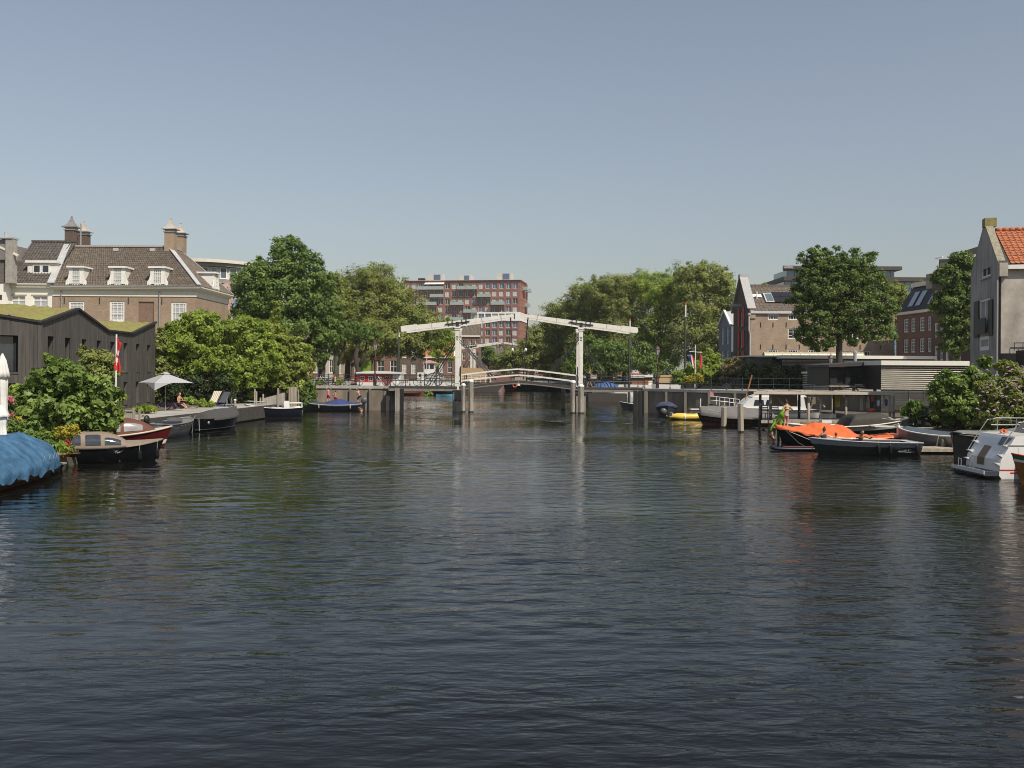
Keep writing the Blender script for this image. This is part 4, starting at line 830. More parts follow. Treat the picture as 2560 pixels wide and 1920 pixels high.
# right flank
fl = [(1.6 + i * 2.4, 2.8 + i * 2.4, rz_(r) - 1.1, rz_(r) + .9) for i in range(8) for r in range(NR) if r != 4]
o = wall(ab, 0, 21.5, 0, zTop - .16, fl, br_red, reveal=.3, name='flank_wall'); o.rotation_euler = (0, 0, R(90)); o.location = (.02, 0, 0)
for (a, b, c, d) in fl: window(ab, .02 - .2, c, 1.2, d - c, 2, 1, a, pm=curtain, fw=.12, bar=.1, rot=(0, 0, R(90)))
for (y, r) in ((7, 0), (16, 0), (13, 2), (18, 5)): box1('balcony', gl, ab, .03, 1.9, y, y + 5, rz_(r) - 1.4, rz_(r) - .1)
o = wall(ab, 0, 21.5, zb0, zb1, [(.8 + i * 1.5, 1.7 + i * 1.5, zb0 + .45, zb1 - .5) for i in range(13)], white, reveal=.3, name='white_band'); o.rotation_euler = (0, 0, R(90)); o.location = (.27, -.34, 0)
box1('band_backing', glass, ab, .04, .06, .4, 21, zb0, zb1)
for (u0, u1, v0) in ((1060, 1098, 683), (1142, 1172, 686), (1237, 1275, 682)):
    x0, x1 = gx(u0, 372) - 2.8, gx(u1, 372) - 2.8; z1 = zz(1150, v0, 374)
    pb = box1('penthouse', mat('pale_grey_cladding', (.5, .49, .46), .7), ab, x0, x1, 2, 7, zTop + .002, z1); box1('window', win_blue, pb, x0 + (x1 - x0) * .4, x1 - .8, 1.96, 1.998, zTop + .3, z1 - .3)
box1('roof_unit', black, ab, gx(1033, 372) - 2.8, gx(1049, 372) - 2.8, 3, 5, zTop + .002, zTop + 1.2)

# ---------------- houses glimpsed between the trunks on the left quay, orange-roofed house by the far bridge
def row_house(label, x, y, W_, H_, m, cols, rows, group=None, fm=None, rz=0, roof=None, ground=2.2, roof_h=3.2, name='row_house', base_door=True):
    t = thing(name, label, 'house', (x, y, ground), rz, group); hs = []
    pw = W_ / cols; ph = (H_ - .6) / rows
    for c in range(cols):
        for r in range(rows):
            hs.append((pw * (c + .5) - pw * .27, pw * (c + .5) + pw * .27, .5 + ph * r + ph * .14, .5 + ph * r + ph * .80))
    wall(t, 0, W_, 0, H_, hs, m)
    MB().box(0, .2, .23, 8, 0, H_).box(W_ - .2, W_, .23, 8, 0, H_).build('side_wall', m, t)
    for (a, b, c, d) in hs: window(t, a, c, b - a, d - c, 2, 2, .12, fm=fm or cream, pm=glass if (int(a * 10) + int(c)) % 3 else curtain, fw=.1, bar=.06)
    MB().box(-.05, W_ + .05, -.3, .2, H_, H_ + .3).build('cornice', fm or cream, t)
    tiles(t, (0, -.2, H_ + .3), (W_, -.2, H_ + .3), (W_, 4, H_ + .3 + roof_h), (0, 4, H_ + .3 + roof_h), .3, .4, roof or tile_br)
    MB().add([(0, 4, H_ + .3 + roof_h), (W_, 4, H_ + .3 + roof_h), (W_, 8, H_ + .3), (0, 8, H_ + .3), (0, -.2, H_ + .3), (W_, -.2, H_ + .3)], [(0, 1, 2, 3), (0, 3, 4), (1, 5, 2)]).build('roof_back', roof or tile_br, t)
    return t
grp = 'canal houses behind the left quay trees'
for i, (u0, u1, m, lab) in enumerate([(700, 752, br_red, 'red brick canal house farthest left behind the quay trunks'), (752, 800, br_row, 'dark red canal house behind the forked trunk'), (800, 838, mat('pale_grey_plaster', (.42, .39, .35), .8, var=.1), 'pale grey canal house between the quay trunks'),
                                      (838, 880, br_ware, 'light brown canal house left of the lime green board'), (880, 935, br_dark, 'dark brick canal house behind the tall red lamp post'), (935, 1000, br_row, 'brown canal house behind the white wheelhouse boat'), (1000, 1046, br_dark, 'dark house left of the orange roofed house')]):
    x0, x1 = gx(u0, 156), gx(u1, 156); row_house(lab, x0, 156 + (i % 2) * .5, x1 - x0 - .05, 8.5 + (i % 3), m, 2, 3, grp)
oh = row_house('small brick house with bright orange tiled roof beyond the left bridge portal', gx(1048, 192), 192, gx(1136, 192) - gx(1048, 192), 3.9, br_row, 4, 1, fm=cream, roof=tile_or, roof_h=3.6, name='orange_roof_house')
for s in (0, gx(1136, 192) - gx(1048, 192)): MB().bar((s, -.3, 4.2), (s, 3.9, 7.9), .35, .25).build('verge', cream, oh)
row_house('brown brick building behind the two posts of the far drawbridge', gx(1136, 215), 215, gx(1200, 215) - gx(1136, 215), 9, br_row, 4, 3)
row_house('low brick terrace closing the canal behind the far drawbridge', gx(1190, 300), 300, 52, 5, br_red, 12, 2, fm=white)
gp = thing('lime_green_board', 'lime green painted board on the left quay behind the red houseboat', 'board', (gx(914, 118), 118, 2.2)); box1('board', mat('lime_green', (.18, .28, .02), .6), gp, -.75, .75, 0, .08, .8, 2.75); MB().box(-.75, -.68, -.03, 0, 0, 2.8).box(.68, .75, -.03, 0, 0, 2.8).build('frame', darkwood, gp)

# ---------------- right side: brick warehouse with side wall to the camera and gable to the canal
WX, WD = gx(1875, 115), 115.0; wz = lambda v: zz(1950, v, WD); wu = lambda u: gx(u, WD) - WX
we = thing('brick_warehouse', 'old brown brick warehouse with tiled roof, red shutters on its canal gable', 'warehouse', (WX, WD, 0))
WL = wu(2236); zEv = wz(784); zRg = zz(1950, 717, WD + 4.4) + .1; WDp = 8.8
wh_ = [(wu(1920), wu(1946), wz(800), wz(786)), (wu(1970), wu(1996), wz(800), wz(786)), (wu(1969), wu(1996), wz(847), wz(821)), (wu(1919), wu(1945), wz(884), wz(874)), (wu(1969), wu(1995), wz(884), wz(874)), (wu(2020), wu(2046), wz(884), wz(874)), (wu(2106), wu(2128), wz(890), wz(877)), (wu(2148), wu(2176), wz(893), wz(877)), (wu(2075), wu(2100), wz(800), wz(786)), (wu(2130), wu(2156), wz(846), wz(821)), (wu(2185), wu(2210), wz(800), wz(786))]
wall(we, 0, WL, G0, zEv, wh_, br_ware, reveal=.15)
for (a, b, c, d) in wh_: window(we, a, c, b - a, d - c, 4 if d - c < 1 else 2, 1 if d - c < 1 else 3, .05, pm=glass, fw=.1, bar=.05)
MB().box(0, WL, -.25, .1, zEv, zEv + .3).build('gutter_board', mat('pale_grey_board', (.5, .5, .5), .6), we)
tiles(we, (.5, -.25, zEv + .3), (WL, -.25, zEv + .3), (WL, 4.4, zRg), (.5, 4.4, zRg), .42, .36, tile_br, amp=.06)
MB().add([(0, 4.4, zRg), (WL, 4.4, zRg), (WL, WDp, zEv), (0, WDp, zEv)], [(0, 1, 2, 3)]).build('roof_back', tile_br, we); MB().bar((.4, 4.4, zRg + .05), (WL, 4.4, zRg + .05), .3, .2).build('ridge_tiles', tile_br, we)
box1('end_wall', br_ware, we, WL - .3, WL, .02, WDp, G0, zEv)
for (u, v) in ((1901, 812), (1932, 812), (1965, 812), (1901, 867), (1932, 867), (1965, 867), (1998, 867), (2045, 812), (2098, 812), (2045, 867), (2098, 867), (2150, 867), (2200, 867)): box1('wall_anchor', black, we, wu(u) - .04, wu(u) + .04, -.06, -.002, wz(v) - .28, wz(v) + .28)
sk = MB(); 
def on_slope(x, f, o=.12): return (x, -.25 + 4.65 * f - o * .6, zEv + .3 + (zRg - zEv - .3) * f + o * .78)
def slope_panel(name, m, x0, x1, f0, f1, o, par, t=.05):
    q = [on_slope(x0, f0, o), on_slope(x1, f0, o), on_slope(x1, f1, o), on_slope(x0, f1, o)]; r = [on_slope(x0, f0, o - t), on_slope(x1, f0, o - t), on_slope(x1, f1, o - t), on_slope(x0, f1, o - t)]
    return MB().add(q + r, [(0, 1, 2, 3), (0, 4, 5, 1), (1, 5, 6, 2), (2, 6, 7, 3), (3, 7, 4, 0)]).build(name, m, par)
s = slope_panel('skylight', lead, wu(1917) + .15, wu(1937) + .35, .30, .66, .2, we); slope_panel('pane', glasspale, wu(1917) + .35, wu(1937) + .15, .34, .62, .24, s)
for k in range(3):
    for r in range(2): slope_panel('solar_panel', mat('solar_panel', (.02, .018, .02), .3), wu(1942) + k * 1.0, wu(1942) + k * 1.0 + .96, .30 + r * .2, .485 + r * .2, .24, we)
MB().tube([(.95 + .3, 1.9, zEv + 1.5), (1.25, 1.9, zEv + 2.8)], .07, 6).build('vent_pipe', white, we); slope_panel('vent_flashing', white, .5, 1.9, .5, .62, .16, we)
# gable in the plane x=0 (facing the canal, local -x)
gw_h = []
gb = MB(); zg = zRg + .9
rows = [(zz(1852, 815, 119) , zz(1852, 770, 119)), (zz(1852, 868, 119), zz(1852, 828, 119)), (zz(1852, 915, 119), zz(1852, 880, 119))]
for (c, d) in rows: gw_h.append((3.7, 5.1, c, d))
o = wall(we, 0, WDp, G0, zEv + .4, gw_h, br_dark, name='gable_wall', reveal=.2, top=[(0, zEv + .4), (WDp, zEv + .4), (WDp / 2 + .5, zg), (WDp / 2 - .5, zg)])
o.matrix_basis = Matrix(((0, 1, 0, 0), (1, 0, 0, 0), (0, 0, 1, 0), (0, 0, 0, 1)))
for (a, b, c, d) in gw_h:
    w = window(we, 0, 0, b - a, d - c, 2, 3, 0, pm=glass, fw=.1); w.matrix_basis = Matrix(((0, 1, 0, .12), (1, 0, 0, a), (0, 0, 1, c), (0, 0, 0, 1)))
    for q in (a - 1.0, b + .1): box1('red_shutter', redp, we, -.10, -.02, q, q + .9, c - .1, d + .1)
    for q in (1.2, 6.6): box1('blind_window', blackw, we, -.03, -.003, q, q + .9, c, d)
cop = mat('grey_coping', (.38, .37, .36), .7, var=.1)
MB().bar((.15, -.1, zEv + .55), (.15, WDp / 2 - .35, zg + .1), 1.0, .16).bar((.15, WDp + .1, zEv + .55), (.15, WDp / 2 + .35, zg + .1), .9, .16).build('gable_coping', cop, we)
box1('gable_top', cop, we, -.35, .75, WDp / 2 - .45, WDp / 2 + .45, zg + .02, zg + .5)
box1('gable_pier', br_ware, we, -.06, .62, -.14, .4, zEv - .6, zEv + .45); box1('hoist_beam', cop, we, -1.5, .1, WDp / 2 - .15, WDp / 2 + .15, zRg - 2.6, zRg - 2.25)
MB().tube([(-.2, -.2, zEv - .3), (-.2, -.2, zEv - 2), (-.05, -.2, zEv - 2.6), (-.05, -.2, G0)], .09, 6).lathe([(.12, 0), (.2, .1), (.2, .35)], 6, (-.2, -.2, zEv - .3)).build('downpipe', lead, we)
# grey blue boarded house beyond it
gh = thing('grey_blue_house', 'grey blue boarded house with white windows squeezed left of the warehouse', 'house', (28.9, 126.6, 0))
blu = mat('grey_blue_boards', (.17, .20, .245), .7, var=.1, scale=2); z0e, z0a = zz(1830, 812, 127), zz(1816, 778, 130)
hs = [(1.6, 3.0, zz(1812, 861, 131), zz(1812, 820, 131)), (4.6, 6.0, zz(1812, 861, 131), zz(1812, 820, 131)), (1.6, 3.0, zz(1812, 920, 131), zz(1812, 878, 131)), (4.6, 6.0, zz(1812, 920, 131), zz(1812, 878, 131))]
o = wall(gh, 0, 7.6, G0, z0e, hs, blu, top=[(0, z0e), (7.6, z0e), (3.8, z0a)], name='boarded_gable'); o.matrix_basis = Matrix(((0, 1, 0, 0), (1, 0, 0, 0), (0, 0, 1, 0), (0, 0, 0, 1)))
for (a, b, c, d) in hs: w = window(gh, 0, 0, b - a, d - c, 3, 4, 0, pm=curtain, fw=.12); w.matrix_basis = Matrix(((0, 1, 0, .1), (1, 0, 0, a), (0, 0, 1, c), (0, 0, 0, 1)))
MB().bar((-.1, 0, z0e), (-.1, 3.8, z0a + .1), .3, .25).bar((-.1, 7.6, z0e), (-.1, 3.8, z0a + .1), .3, .25).build('bargeboard', white, gh)
MB().add([(0, -.1, z0e), (3, -.1, z0e), (3, 3.8, z0a), (0, 3.8, z0a), (3, 7.7, z0e), (0, 7.7, z0e)], [(0, 1, 2, 3), (3, 2, 4, 5)]).build('roof', lead, gh); box1('side_wall', blu, gh, 0, 3, .01, .1, G0, z0e)
for k in range(34): 
    z = G0 + 1 + k * .24
    if z < z0e: MB().box(-.035, -.002, .0, 1.55, z, z + .02).box(-.035, -.002, 6.1, 7.6, z, z + .02).box(-.035, -.002, 3.1, 4.5, z, z + .02).build('board_lap', blu, gh)
# ---------------- row houses on the right, facades turned to the canal (in shade)
def canal_face(x0, y0, x1, y1):                                      # matrix: local x from the far end to the near end, local y into the building
    a, b = Vector((x0, y0, 0)), Vector((x1, y1, 0)); d = (b - a).normalized(); n = Vector((-d.y, d.x, 0))
    return Matrix(((d.x, n.x, 0, a.x), (d.y, n.y, 0, a.y), (0, 0, 1, 0), (0, 0, 0, 1))), (b - a).length
def s_at(M, u, v=760):                                               # facade coordinate seen at pixel column u
    k = (unroll(u, v)[0] - CX) / FPX; ax, ay, dx, dy = M[0][3], M[1][3], M[0][0], M[1][0]
    return (k * ay - ax) / (dx - k * dy)
def z_at(M, u, v):
    s = s_at(M, u, v); return zz(u, v, M[1][3] + M[1][0] * s)
M, L = canal_face(44.85, 111.5, 45.25, 103.4)
rh = thing('mansard_house', 'dark red brick house with black mansard roof and three roof windows, right of the oak', 'house', (0, 0, 0)); rh.matrix_world = M
ze = 10.45; rows = [(z_at(M, 2290, 829), z_at(M, 2290, 795)), (z_at(M, 2290, 881), z_at(M, 2290, 847))]
cols = [(2259, 2271), (2277, 2288), (2298.5, 2311), (2319, 2327)]; hs = []
for c, d in rows:
    for a, b in cols: hs.append((s_at(M, a), s_at(M, b) if b < 2327 else s_at(M, 2327.5), c, d))
for a, b in cols: hs.append((s_at(M, a), min(s_at(M, b), L - .1), 2.6, 4.4))
wall(rh, -.4, L, .8, ze, hs, br_row, reveal=.18)
for (a, b, c, d) in hs: window(rh, a, c, b - a, d - c, 2, 4, .1, fm=white, pm=glasspale, fw=.12, bar=.05)
box1('far_side_wall', br_row, rh, -.4, -.15, .02, 9, .8, ze); box1('near_side_wall', br_row, rh, L - .25, L, .2, 9, .8, ze + 3)
box1('cornice', cream, rh, -.5, L, -.3, .05, ze, ze + .3)
zt_ = ze + 3.2; blk = mat('black_roofing', (.016, .016, .018), .6)
MB().add([(-.4, -.1, ze + .3), (L, -.1, ze + .3), (L, 1.5, zt_), (.5, 1.5, zt_), (-.4, 9, ze + .3), (.5, 9, zt_), (L, 9, zt_)], [(0, 1, 2, 3), (0, 3, 5, 4), (3, 2, 6, 5)]).build('mansard_roof', blk, rh)
for a, b in ((2265, 2278), (2283, 2297), (2314, 2328)):
    s0 = s_at(M, a, 770); s1 = s0 + 1.15
    def q(s, f, o=.06): return (s, -.1 + 1.6 * f - o, ze + .3 + (zt_ - ze - .3) * f + o * .3)
    MB().add([q(s0, .2), q(s1, .2), q(s1, .78), q(s0, .78)], [(0, 1, 2, 3)]).build('roof_window', mat('roof_window_sky', (.30, .34, .38), .12, spec=.8), rh)
box1('roof_band', cream, rh, .3, L, 1.3, 1.6, zt_, zt_ + .5); box1('roof_band', gr, rh, L - 1.3, L + .02, -.1, 1.6, zt_ - .7, zt_ + .9)
M, L = canal_face(45.25, 103.3, 45.9, 93)
rh = thing('brick_row_house', 'dark brick house with tall white windows and porch behind the narrow tree', 'house', (0, 0, 0)); rh.matrix_world = M
hs = []
for (c, d) in ((z_at(M, 2350, 843), z_at(M, 2350, 807)), (z_at(M, 2350, 901), z_at(M, 2350, 865)), (10.6, 12.6)):
    for a, b in ((2336, 2344), (2350, 2357.5), (2364, 2372.5), (2394, 2402)): hs.append((s_at(M, a, 850), s_at(M, b, 850), c, d))
wall(rh, 0, L, .8, 13.6, hs, br_dark, reveal=.15)
for (a, b, c, d) in hs: window(rh, a, c, b - a, d - c, 2, 2, .06, fm=white, pm=glass, fw=.13, bar=.08)
box1('cornice', white, rh, 0, L, -.35, .1, 13.6, 13.9); box1('near_side_wall', br_dark, rh, L - .3, L, .2, 10, .8, 13.6); box1('roof', blk, rh, 0, L, .2, 10, 13.9, 14.2)
box1('far_side_wall', mat('pale_render', (.42, .4, .38), .8), rh, 0, .2, .2, 8, 10, 13.6); box1('porch_roof', white, rh, s_at(M, 2392, 850), s_at(M, 2416, 850), -1.2, 0, zz(2400, 853, 98), zz(2400, 850, 98))
for u in (2394, 2413): MB().tube([(s_at(M, u, 850), -1.1, zz(2400, 855, 98)), (s_at(M, u, 850), -1.1, .8)], .12, 8).build('porch_column', white, rh)
MB().tube([(0, .5, 15), (0, .5, 16.4)], .03, 5).tube([(-.5, .5, 16.2), (1.0, .5, 16.2)], .08, 5).build('antenna', white, rh)
bb_ = thing('dark_apartment_building', 'dark stepped apartment building showing above the narrow tree', 'building', (gx(2350, 135), 135, .8), R(-24)); D0 = 135
f = lambda u: gx(u, D0) - gx(2350, D0); h = lambda v: zz(2400, v, D0) - .8
brn = mat('dark_brown_cladding', (.05, .038, .032), .7)
box1('upper_block', brn, bb_, f(2403), f(2460), 0, 12, h(680), h(633)); MB().prism([(f(2403), h(632.9)), (f(2460), h(632.9)), (f(2460), h(612)), (f(2403), h(630))], 0, 12).build('sloping_top', brn, bb_)
box1('white_band', white, bb_, f(2415), f(2440), -.1, -.002, h(646), h(640)); box1('lower_block', brick('pinkish_brick', (.34, .26, .22), (.42, .33, .28), (.4, .36, .32)), bb_, f(2348), f(2402.9), .5, 12, 0, h(655)); box1('roof_band', brn, bb_, f(2346), f(2402.9), .2, 12.2, h(655) + .002, h(648))

# ---------------- glass office behind
go = thing('glass_office', 'modern glass office with dark overhanging flat roofs behind the oak', 'building', (gx(1955, 210), 210, 2.2)); D0 = 210
f = lambda u: gx(u, D0) - gx(1955, D0); h = lambda v: zz(2100, v, D0) - 2.2
ggl = mat('office_glass', (.10, .19, .24), .06, var=.25, scale=.15, spec=.9)
MB().prism([(f(1955), 0), (f(2254), 0), (f(2254), 8), (f(1985), 8)], h(704 - 30), h(690 - 25), 'z').build('roof_slab', brn, go)
box1('penthouse_glass', ggl, go, f(1970), f(2241), 1.5, 12, h(693), h(674) - .002)
MB().add([(f(1958), -.3, h(672)), (f(1980), -.3, h(672)), (f(1980), -.3, h(663)), (f(1956), -.3, h(668))], [(0, 1, 2, 3)]).build('roof_corner', gr, go)
box1('terrace_slab', brn, go, f(1955), f(2345), -1, 14, h(703), h(693) - .002); box1('office_glass', ggl, go, f(1960), f(2330), .5, 12, 0, h(703) - .002)
for k in range(22): box1('mullion', black, go, f(1960) + k * 1.55, f(1960) + k * 1.55 + .1, .4, .5, 0, h(703) - .01)
for k in range(14): box1('mullion', black, go, f(1970) + k * 1.75, f(1970) + k * 1.75 + .1, 1.4, 1.5, h(693), h(674) - .01)

# ---------------- low modern sheds with slatted walls
fas = mat('white_metal_fascia', (.72, .70, .62), .6, var=.04); sltm = mat('grey_slats', (.26, .24, .21), .8, var=.15, scale=3, stretch=(.3, 1, 1)); sltb = mat('pale_slats', (.62, .58, .49), .75, var=.15, scale=4, stretch=(.3, 1, 1))
X0, X1, D0 = gx(1955, 92), gx(2338, 92), 92
sa = thing('slatted_shed', 'long low shed with white fascia and grey horizontal slats below the oak', 'shed', (X0, D0, 2.2)); h = lambda v: zz(2050, v, D0) - 2.2
zt_ = h(888.5); zb_ = h(896.5); box1('roof_fascia', fas, sa, 0, X1 - X0, -.3, 9, zb_, zt_); box1('inner_wall', blackw, sa, .1, X1 - X0 - .1, .1, 8.8, 0, zb_ - .002)
n = 22
for k in range(n):
    z = .05 + k * (zb_ - .15) / n
    if z < zb_ - .05: MB().add([(0, -.02, z), (X1 - X0, -.02, z), (X1 - X0, .04, z + .075), (0, .04, z + .075), (0, .02, z - .01), (X1 - X0, .02, z - .01)], [(0, 1, 2, 3), (0, 4, 5, 1)]).build('slat', sltm, sa)
box1('terrace_screen', fas, sa, gx(1995, 92) - X0, gx(2073, 92) - X0, -1.2, -1.0, h(934), h(929)); MB().tube([(gx(2025, 92) - X0, -1.3, h(929)), (gx(2025, 92) - X0, -1.3, h(982))], .05, 5).build('thin_post', lead, sa)
for k in range(9): box1('slat', sltb, sa, gx(1998, 92) - X0, gx(2073, 92) - X0, -1.15, -1.08, h(975) + k * .17, h(975) + k * .17 + .07)
X2 = gx(1874, 94); sb = thing('lean_to_shed', 'low shed with grey boarded wall and thin white roof edge in front of the warehouse', 'shed', (X2, 94, 2.2)); h = lambda v: zz(1915, v, 94) - 2.2
box1('wall', mat('brown_boarding', (.12, .10, .085), .8, var=.2, scale=3), sb, 0, X0 - X2 - .3, .2, 7, 0, h(894)); box1('fascia', fas, sb, -.1, X0 - X2 + 2, -.1, 7, h(892), h(889)); box1('roof_edge', zinc, sb, .5, X0 - X2 - .35, 0, 7, h(894) + .002, h(892) - .003)
# barrel vault rooflight on top
bl = thing('barrel_rooflight', 'row of arched translucent yellowish rooflights on top of the low sheds', 'rooflight', (gx(1912, 97), 97, zz(1915, 889.5, 97)))
vm = mat('yellowed_polycarbonate', (.42, .38, .26), .35, var=.12); wv = (gx(2160, 97) - gx(1912, 97))
for k in range(11):
    a, b = wv * k / 11 + .04, wv * (k + 1) / 11 - .04
    MB().surf(lambda s, t: (s, .45 - .45 * math.cos(t), .40 * math.sin(t)), a, b, 1, 0, math.pi, 8).build('vault_panel', vm, bl, True)
for k in range(12): MB().tube([(wv * k / 11, .45 - .47 * math.cos(t_), .42 * math.sin(t_)) for t_ in [math.pi * i / 8 for i in range(9)]], .03, 4).build('rib', white, bl)
MB().prism([(0.45 - .45 * math.cos(math.pi * i / 8), .4 * math.sin(math.pi * i / 8)) for i in range(9)], -.03, -.01, 'x').build('end_panel', glasspale, bl)
# bright slatted shed (front)
X3, X4, D0 = gx(2200, 74), gx(2420, 74), 74
sc_ = thing('pale_slatted_shed', 'shed with white fascia and bright horizontal slats above a dark boarded wall', 'shed', (X3, D0, .75)); h = lambda v: zz(2310, v, D0) - .75
box1('roof_fascia', fas, sc_, 0, X4 - X3, -.25, 8, h(913.5), h(902)); box1('inner_wall', blackw, sc_, .1, X4 - X3 - .1, .15, 7.8, h(975), h(913.5) - .002)
for k in range(12):
    zt_ = h(973.5) + k * (h(914) - h(973.5)) / 12
    MB().add([(.08, -.06, zt_), (X4 - X3, -.06, zt_), (X4 - X3, .03, zt_ + .060), (.08, .03, zt_ + .060), (.08, -.02, zt_ - .015), (X4 - X3, -.02, zt_ - .015)], [(0, 1, 2, 3), (0, 4, 5, 1)]).build('slat', sltb, sc_)
bdk = mat('dark_grey_boards', (.055, .052, .048), .75, var=.2, scale=3, stretch=(.3, 1, 1), random_obj=.15)
for k in range(11): box1('board', bdk, sc_, .1, X4 - X3 + 1, .02, .08, .02 + k * .185, .19 + k * .185)
for u in (2273, 2310, 2350): MB().box(gx(u, 74) - X3 - .04, gx(u, 74) - X3 + .04, -.02, .02, 0, h(975)).build('corner_batten', bdk, sc_)
# raised black boathouse
X5, X6, D0 = gx(2075, 78), gx(2199, 78), 78
sd = thing('black_boathouse', 'black timber boathouse raised above the quay with flat roof and stove pipe', 'boathouse', (X5, D0, .75)); h = lambda v: zz(2135, v, D0) - .75
WB_ = X6 - X5; hs = [(gx(2093, 78) - X5, gx(2114, 78) - X5, h(960), h(936)), (gx(2126, 78) - X5, gx(2150, 78) - X5, h(960), h(936))]
wall(sd, 0, WB_, h(964), h(918), hs, blackw, reveal=.2)
for (a, b, c, d) in hs: window(sd, a, c, b - a, d - c, 1, 1, .15, fm=blackw, pm=mat('dark_blue_glass', (.012, .016, .025), .08, spec=.8))
box1('side_wall', blackw, sd, 0, .2, .25, 6, h(964), h(918)); box1('side_wall', blackw, sd, WB_ - .2, WB_, .25, 6, h(964), h(905))
MB().prism([(-.3, h(918)), (WB_, h(913)), (WB_, h(903)), (WB_ - 2.5, h(907)), (-.3, h(912))], -.6, 6).build('roof', mat('dark_roofing', (.05, .045, .045), .8), sd)
box1('floor_beam', oldwood, sd, -.2, WB_ + .1, -.5, 0, h(967), h(964) - .002); box1('white_shelf', fas, sd, gx(2137, 78) - X5, gx(2160, 78) - X5, -.2, -.02, h(963), h(961))
for x in (.3, WB_ / 2, WB_ - .3): box1('stilt', oldwood, sd, x - .1, x + .1, .1, .3, 0, h(967))
MB().tube([(.4, -.3, h(967)), (1.2, -.3, h(967) - .9)], .06, 4).build('brace', oldwood, sd); MB().tube([(1.9, -.3, h(967)), (2.7, -.3, h(967) - .9)], .06, 4).build('brace', oldwood, sd)
MB().tube([(gx(2154, 78) - X5, 1.5, h(910)), (gx(2154, 78) - X5, 1.5, h(882))], .15, 8).build('stove_pipe', zinc, sd)
MB().lathe([(.2, 0), (.2, .1), (.05, .2)], 8, (gx(2154, 78) - X5, 1.5, h(881))).build('pipe_cap', zinc, sd)
bw = thing('retaining_wall', 'dark retaining wall behind the pergola under the boathouse', 'wall', (24.4, 79.0, .75)); box1('wall_face', conc, bw, 0, 9, 0, .3, 0, 1.44)

# ---------------- grey plastered house with orange roof at the right edge
M, LG = canal_face(29.3, 61.4, 27.8, 54.9)
gp = thing('plastered_house', 'grey plastered gabled house with orange tiled roof at the right picture edge', 'house', (0, 0, 0)); gp.matrix_world = M
plas = mat('stained_grey_plaster', (.27, .255, .24), .9, var=.3, scale=1.2, stretch=(1, 1, .25), bump=.3, bscale=12, col2=(.44, .42, .39))
plas2 = mat('weathered_beige_plaster', (.38, .335, .28), .9, var=.3, scale=.8, bump=.3, col2=(.55, .50, .43))
zs = z_at(M, 2497, 659); za = 12.65; ssh = LG
holes = [(s_at(M, 2454), s_at(M, 2476), z_at(M, 2465, 694), z_at(M, 2465, 652)), (s_at(M, 2449), s_at(M, 2474), z_at(M, 2460, 838), z_at(M, 2460, 748)), (s_at(M, 2449), s_at(M, 2473), z_at(M, 2460, 876), z_at(M, 2460, 841))]
wall(gp, 0, LG, .75, zs, holes, plas, reveal=.14, top=[(0, zs), (LG, zs), (LG / 2 + .38, za), (LG / 2 - .28, za)])
window(gp, holes[0][0], holes[0][2], holes[0][1] - holes[0][0], holes[0][3] - holes[0][2], 2, 1, .02, fw=.10, bar=.10); window(gp, holes[1][0], holes[1][2], holes[1][1] - holes[1][0], holes[1][3] - holes[1][2], 2, 1, .03, pm=curtain, fw=.12, bar=.08)
window(gp, holes[2][0], holes[2][2], holes[2][1] - holes[2][0], holes[2][3] - holes[2][2], 1, 1, .02, pm=curtain, fw=.2)
shm = mat('grey_green_shutter', (.06, .058, .048), .7)
for a, b in ((2438, 2449), (2474, 2484)): MB().box(s_at(M, a), s_at(M, b), -.09, -.04, z_at(M, 2440 if a < 2450 else 2480, 845 if a < 2450 else 838), z_at(M, 2440 if a < 2450 else 2480, 755 if a < 2450 else 749)).build('shutter', shm, gp)
MB().box(holes[0][0] - .1, holes[0][1] + .1, -.1, -.002, holes[0][2] - .09, holes[0][2]).build('window_sill', cop, gp)
box1('balcony_rail', black, gp, holes[1][0], holes[1][1], -.25, -.2, holes[1][2] + .05, holes[1][2] + 1.0); box1('door', darkwood, gp, s_at(M, 2430), s_at(M, 2446), -.04, -.002, .75, 3.2); box1('door_panel', darkwood, gp, s_at(M, 2452), s_at(M, 2474), -.04, -.002, .75, 3.1)
copm = mat('lichen_coping', (.26, .24, .17), .9, var=.3, scale=5)
MB().bar((LG + .05, .18, zs - .05), (LG / 2 + .40, .18, za + .02), .42, .10).bar((-.05, .12, zs - .05), (LG / 2 - .3, .12, za + .02), .25, .08).build('gable_coping', copm, gp)
box1('gable_chimney', mat('mossy_brick', (.26, .22, .08), .9, var=.3, scale=4), gp, LG / 2 - .3, LG / 2 + .42, -.05, .6, za + .03, za + .55)
box1('side_wall', plas2, gp, LG - .25, LG, .142, 9, 5.0, zs - .12); box1('far_side_wall', plas, gp, 0, .25, .142, 9, .75, zs); box1('shoulder', plas2, gp, LG - .02, LG + .28, -.02, .42, zs - .75, zs + .02)
box1('gutter', white, gp, LG, LG + .28, .43, 9, zs - .34, zs - .10); MB().tube([(LG + .12, -.1, zs - .9), (LG + .12, -.1, .8)], .06, 6).build('downpipe', zinc, gp)
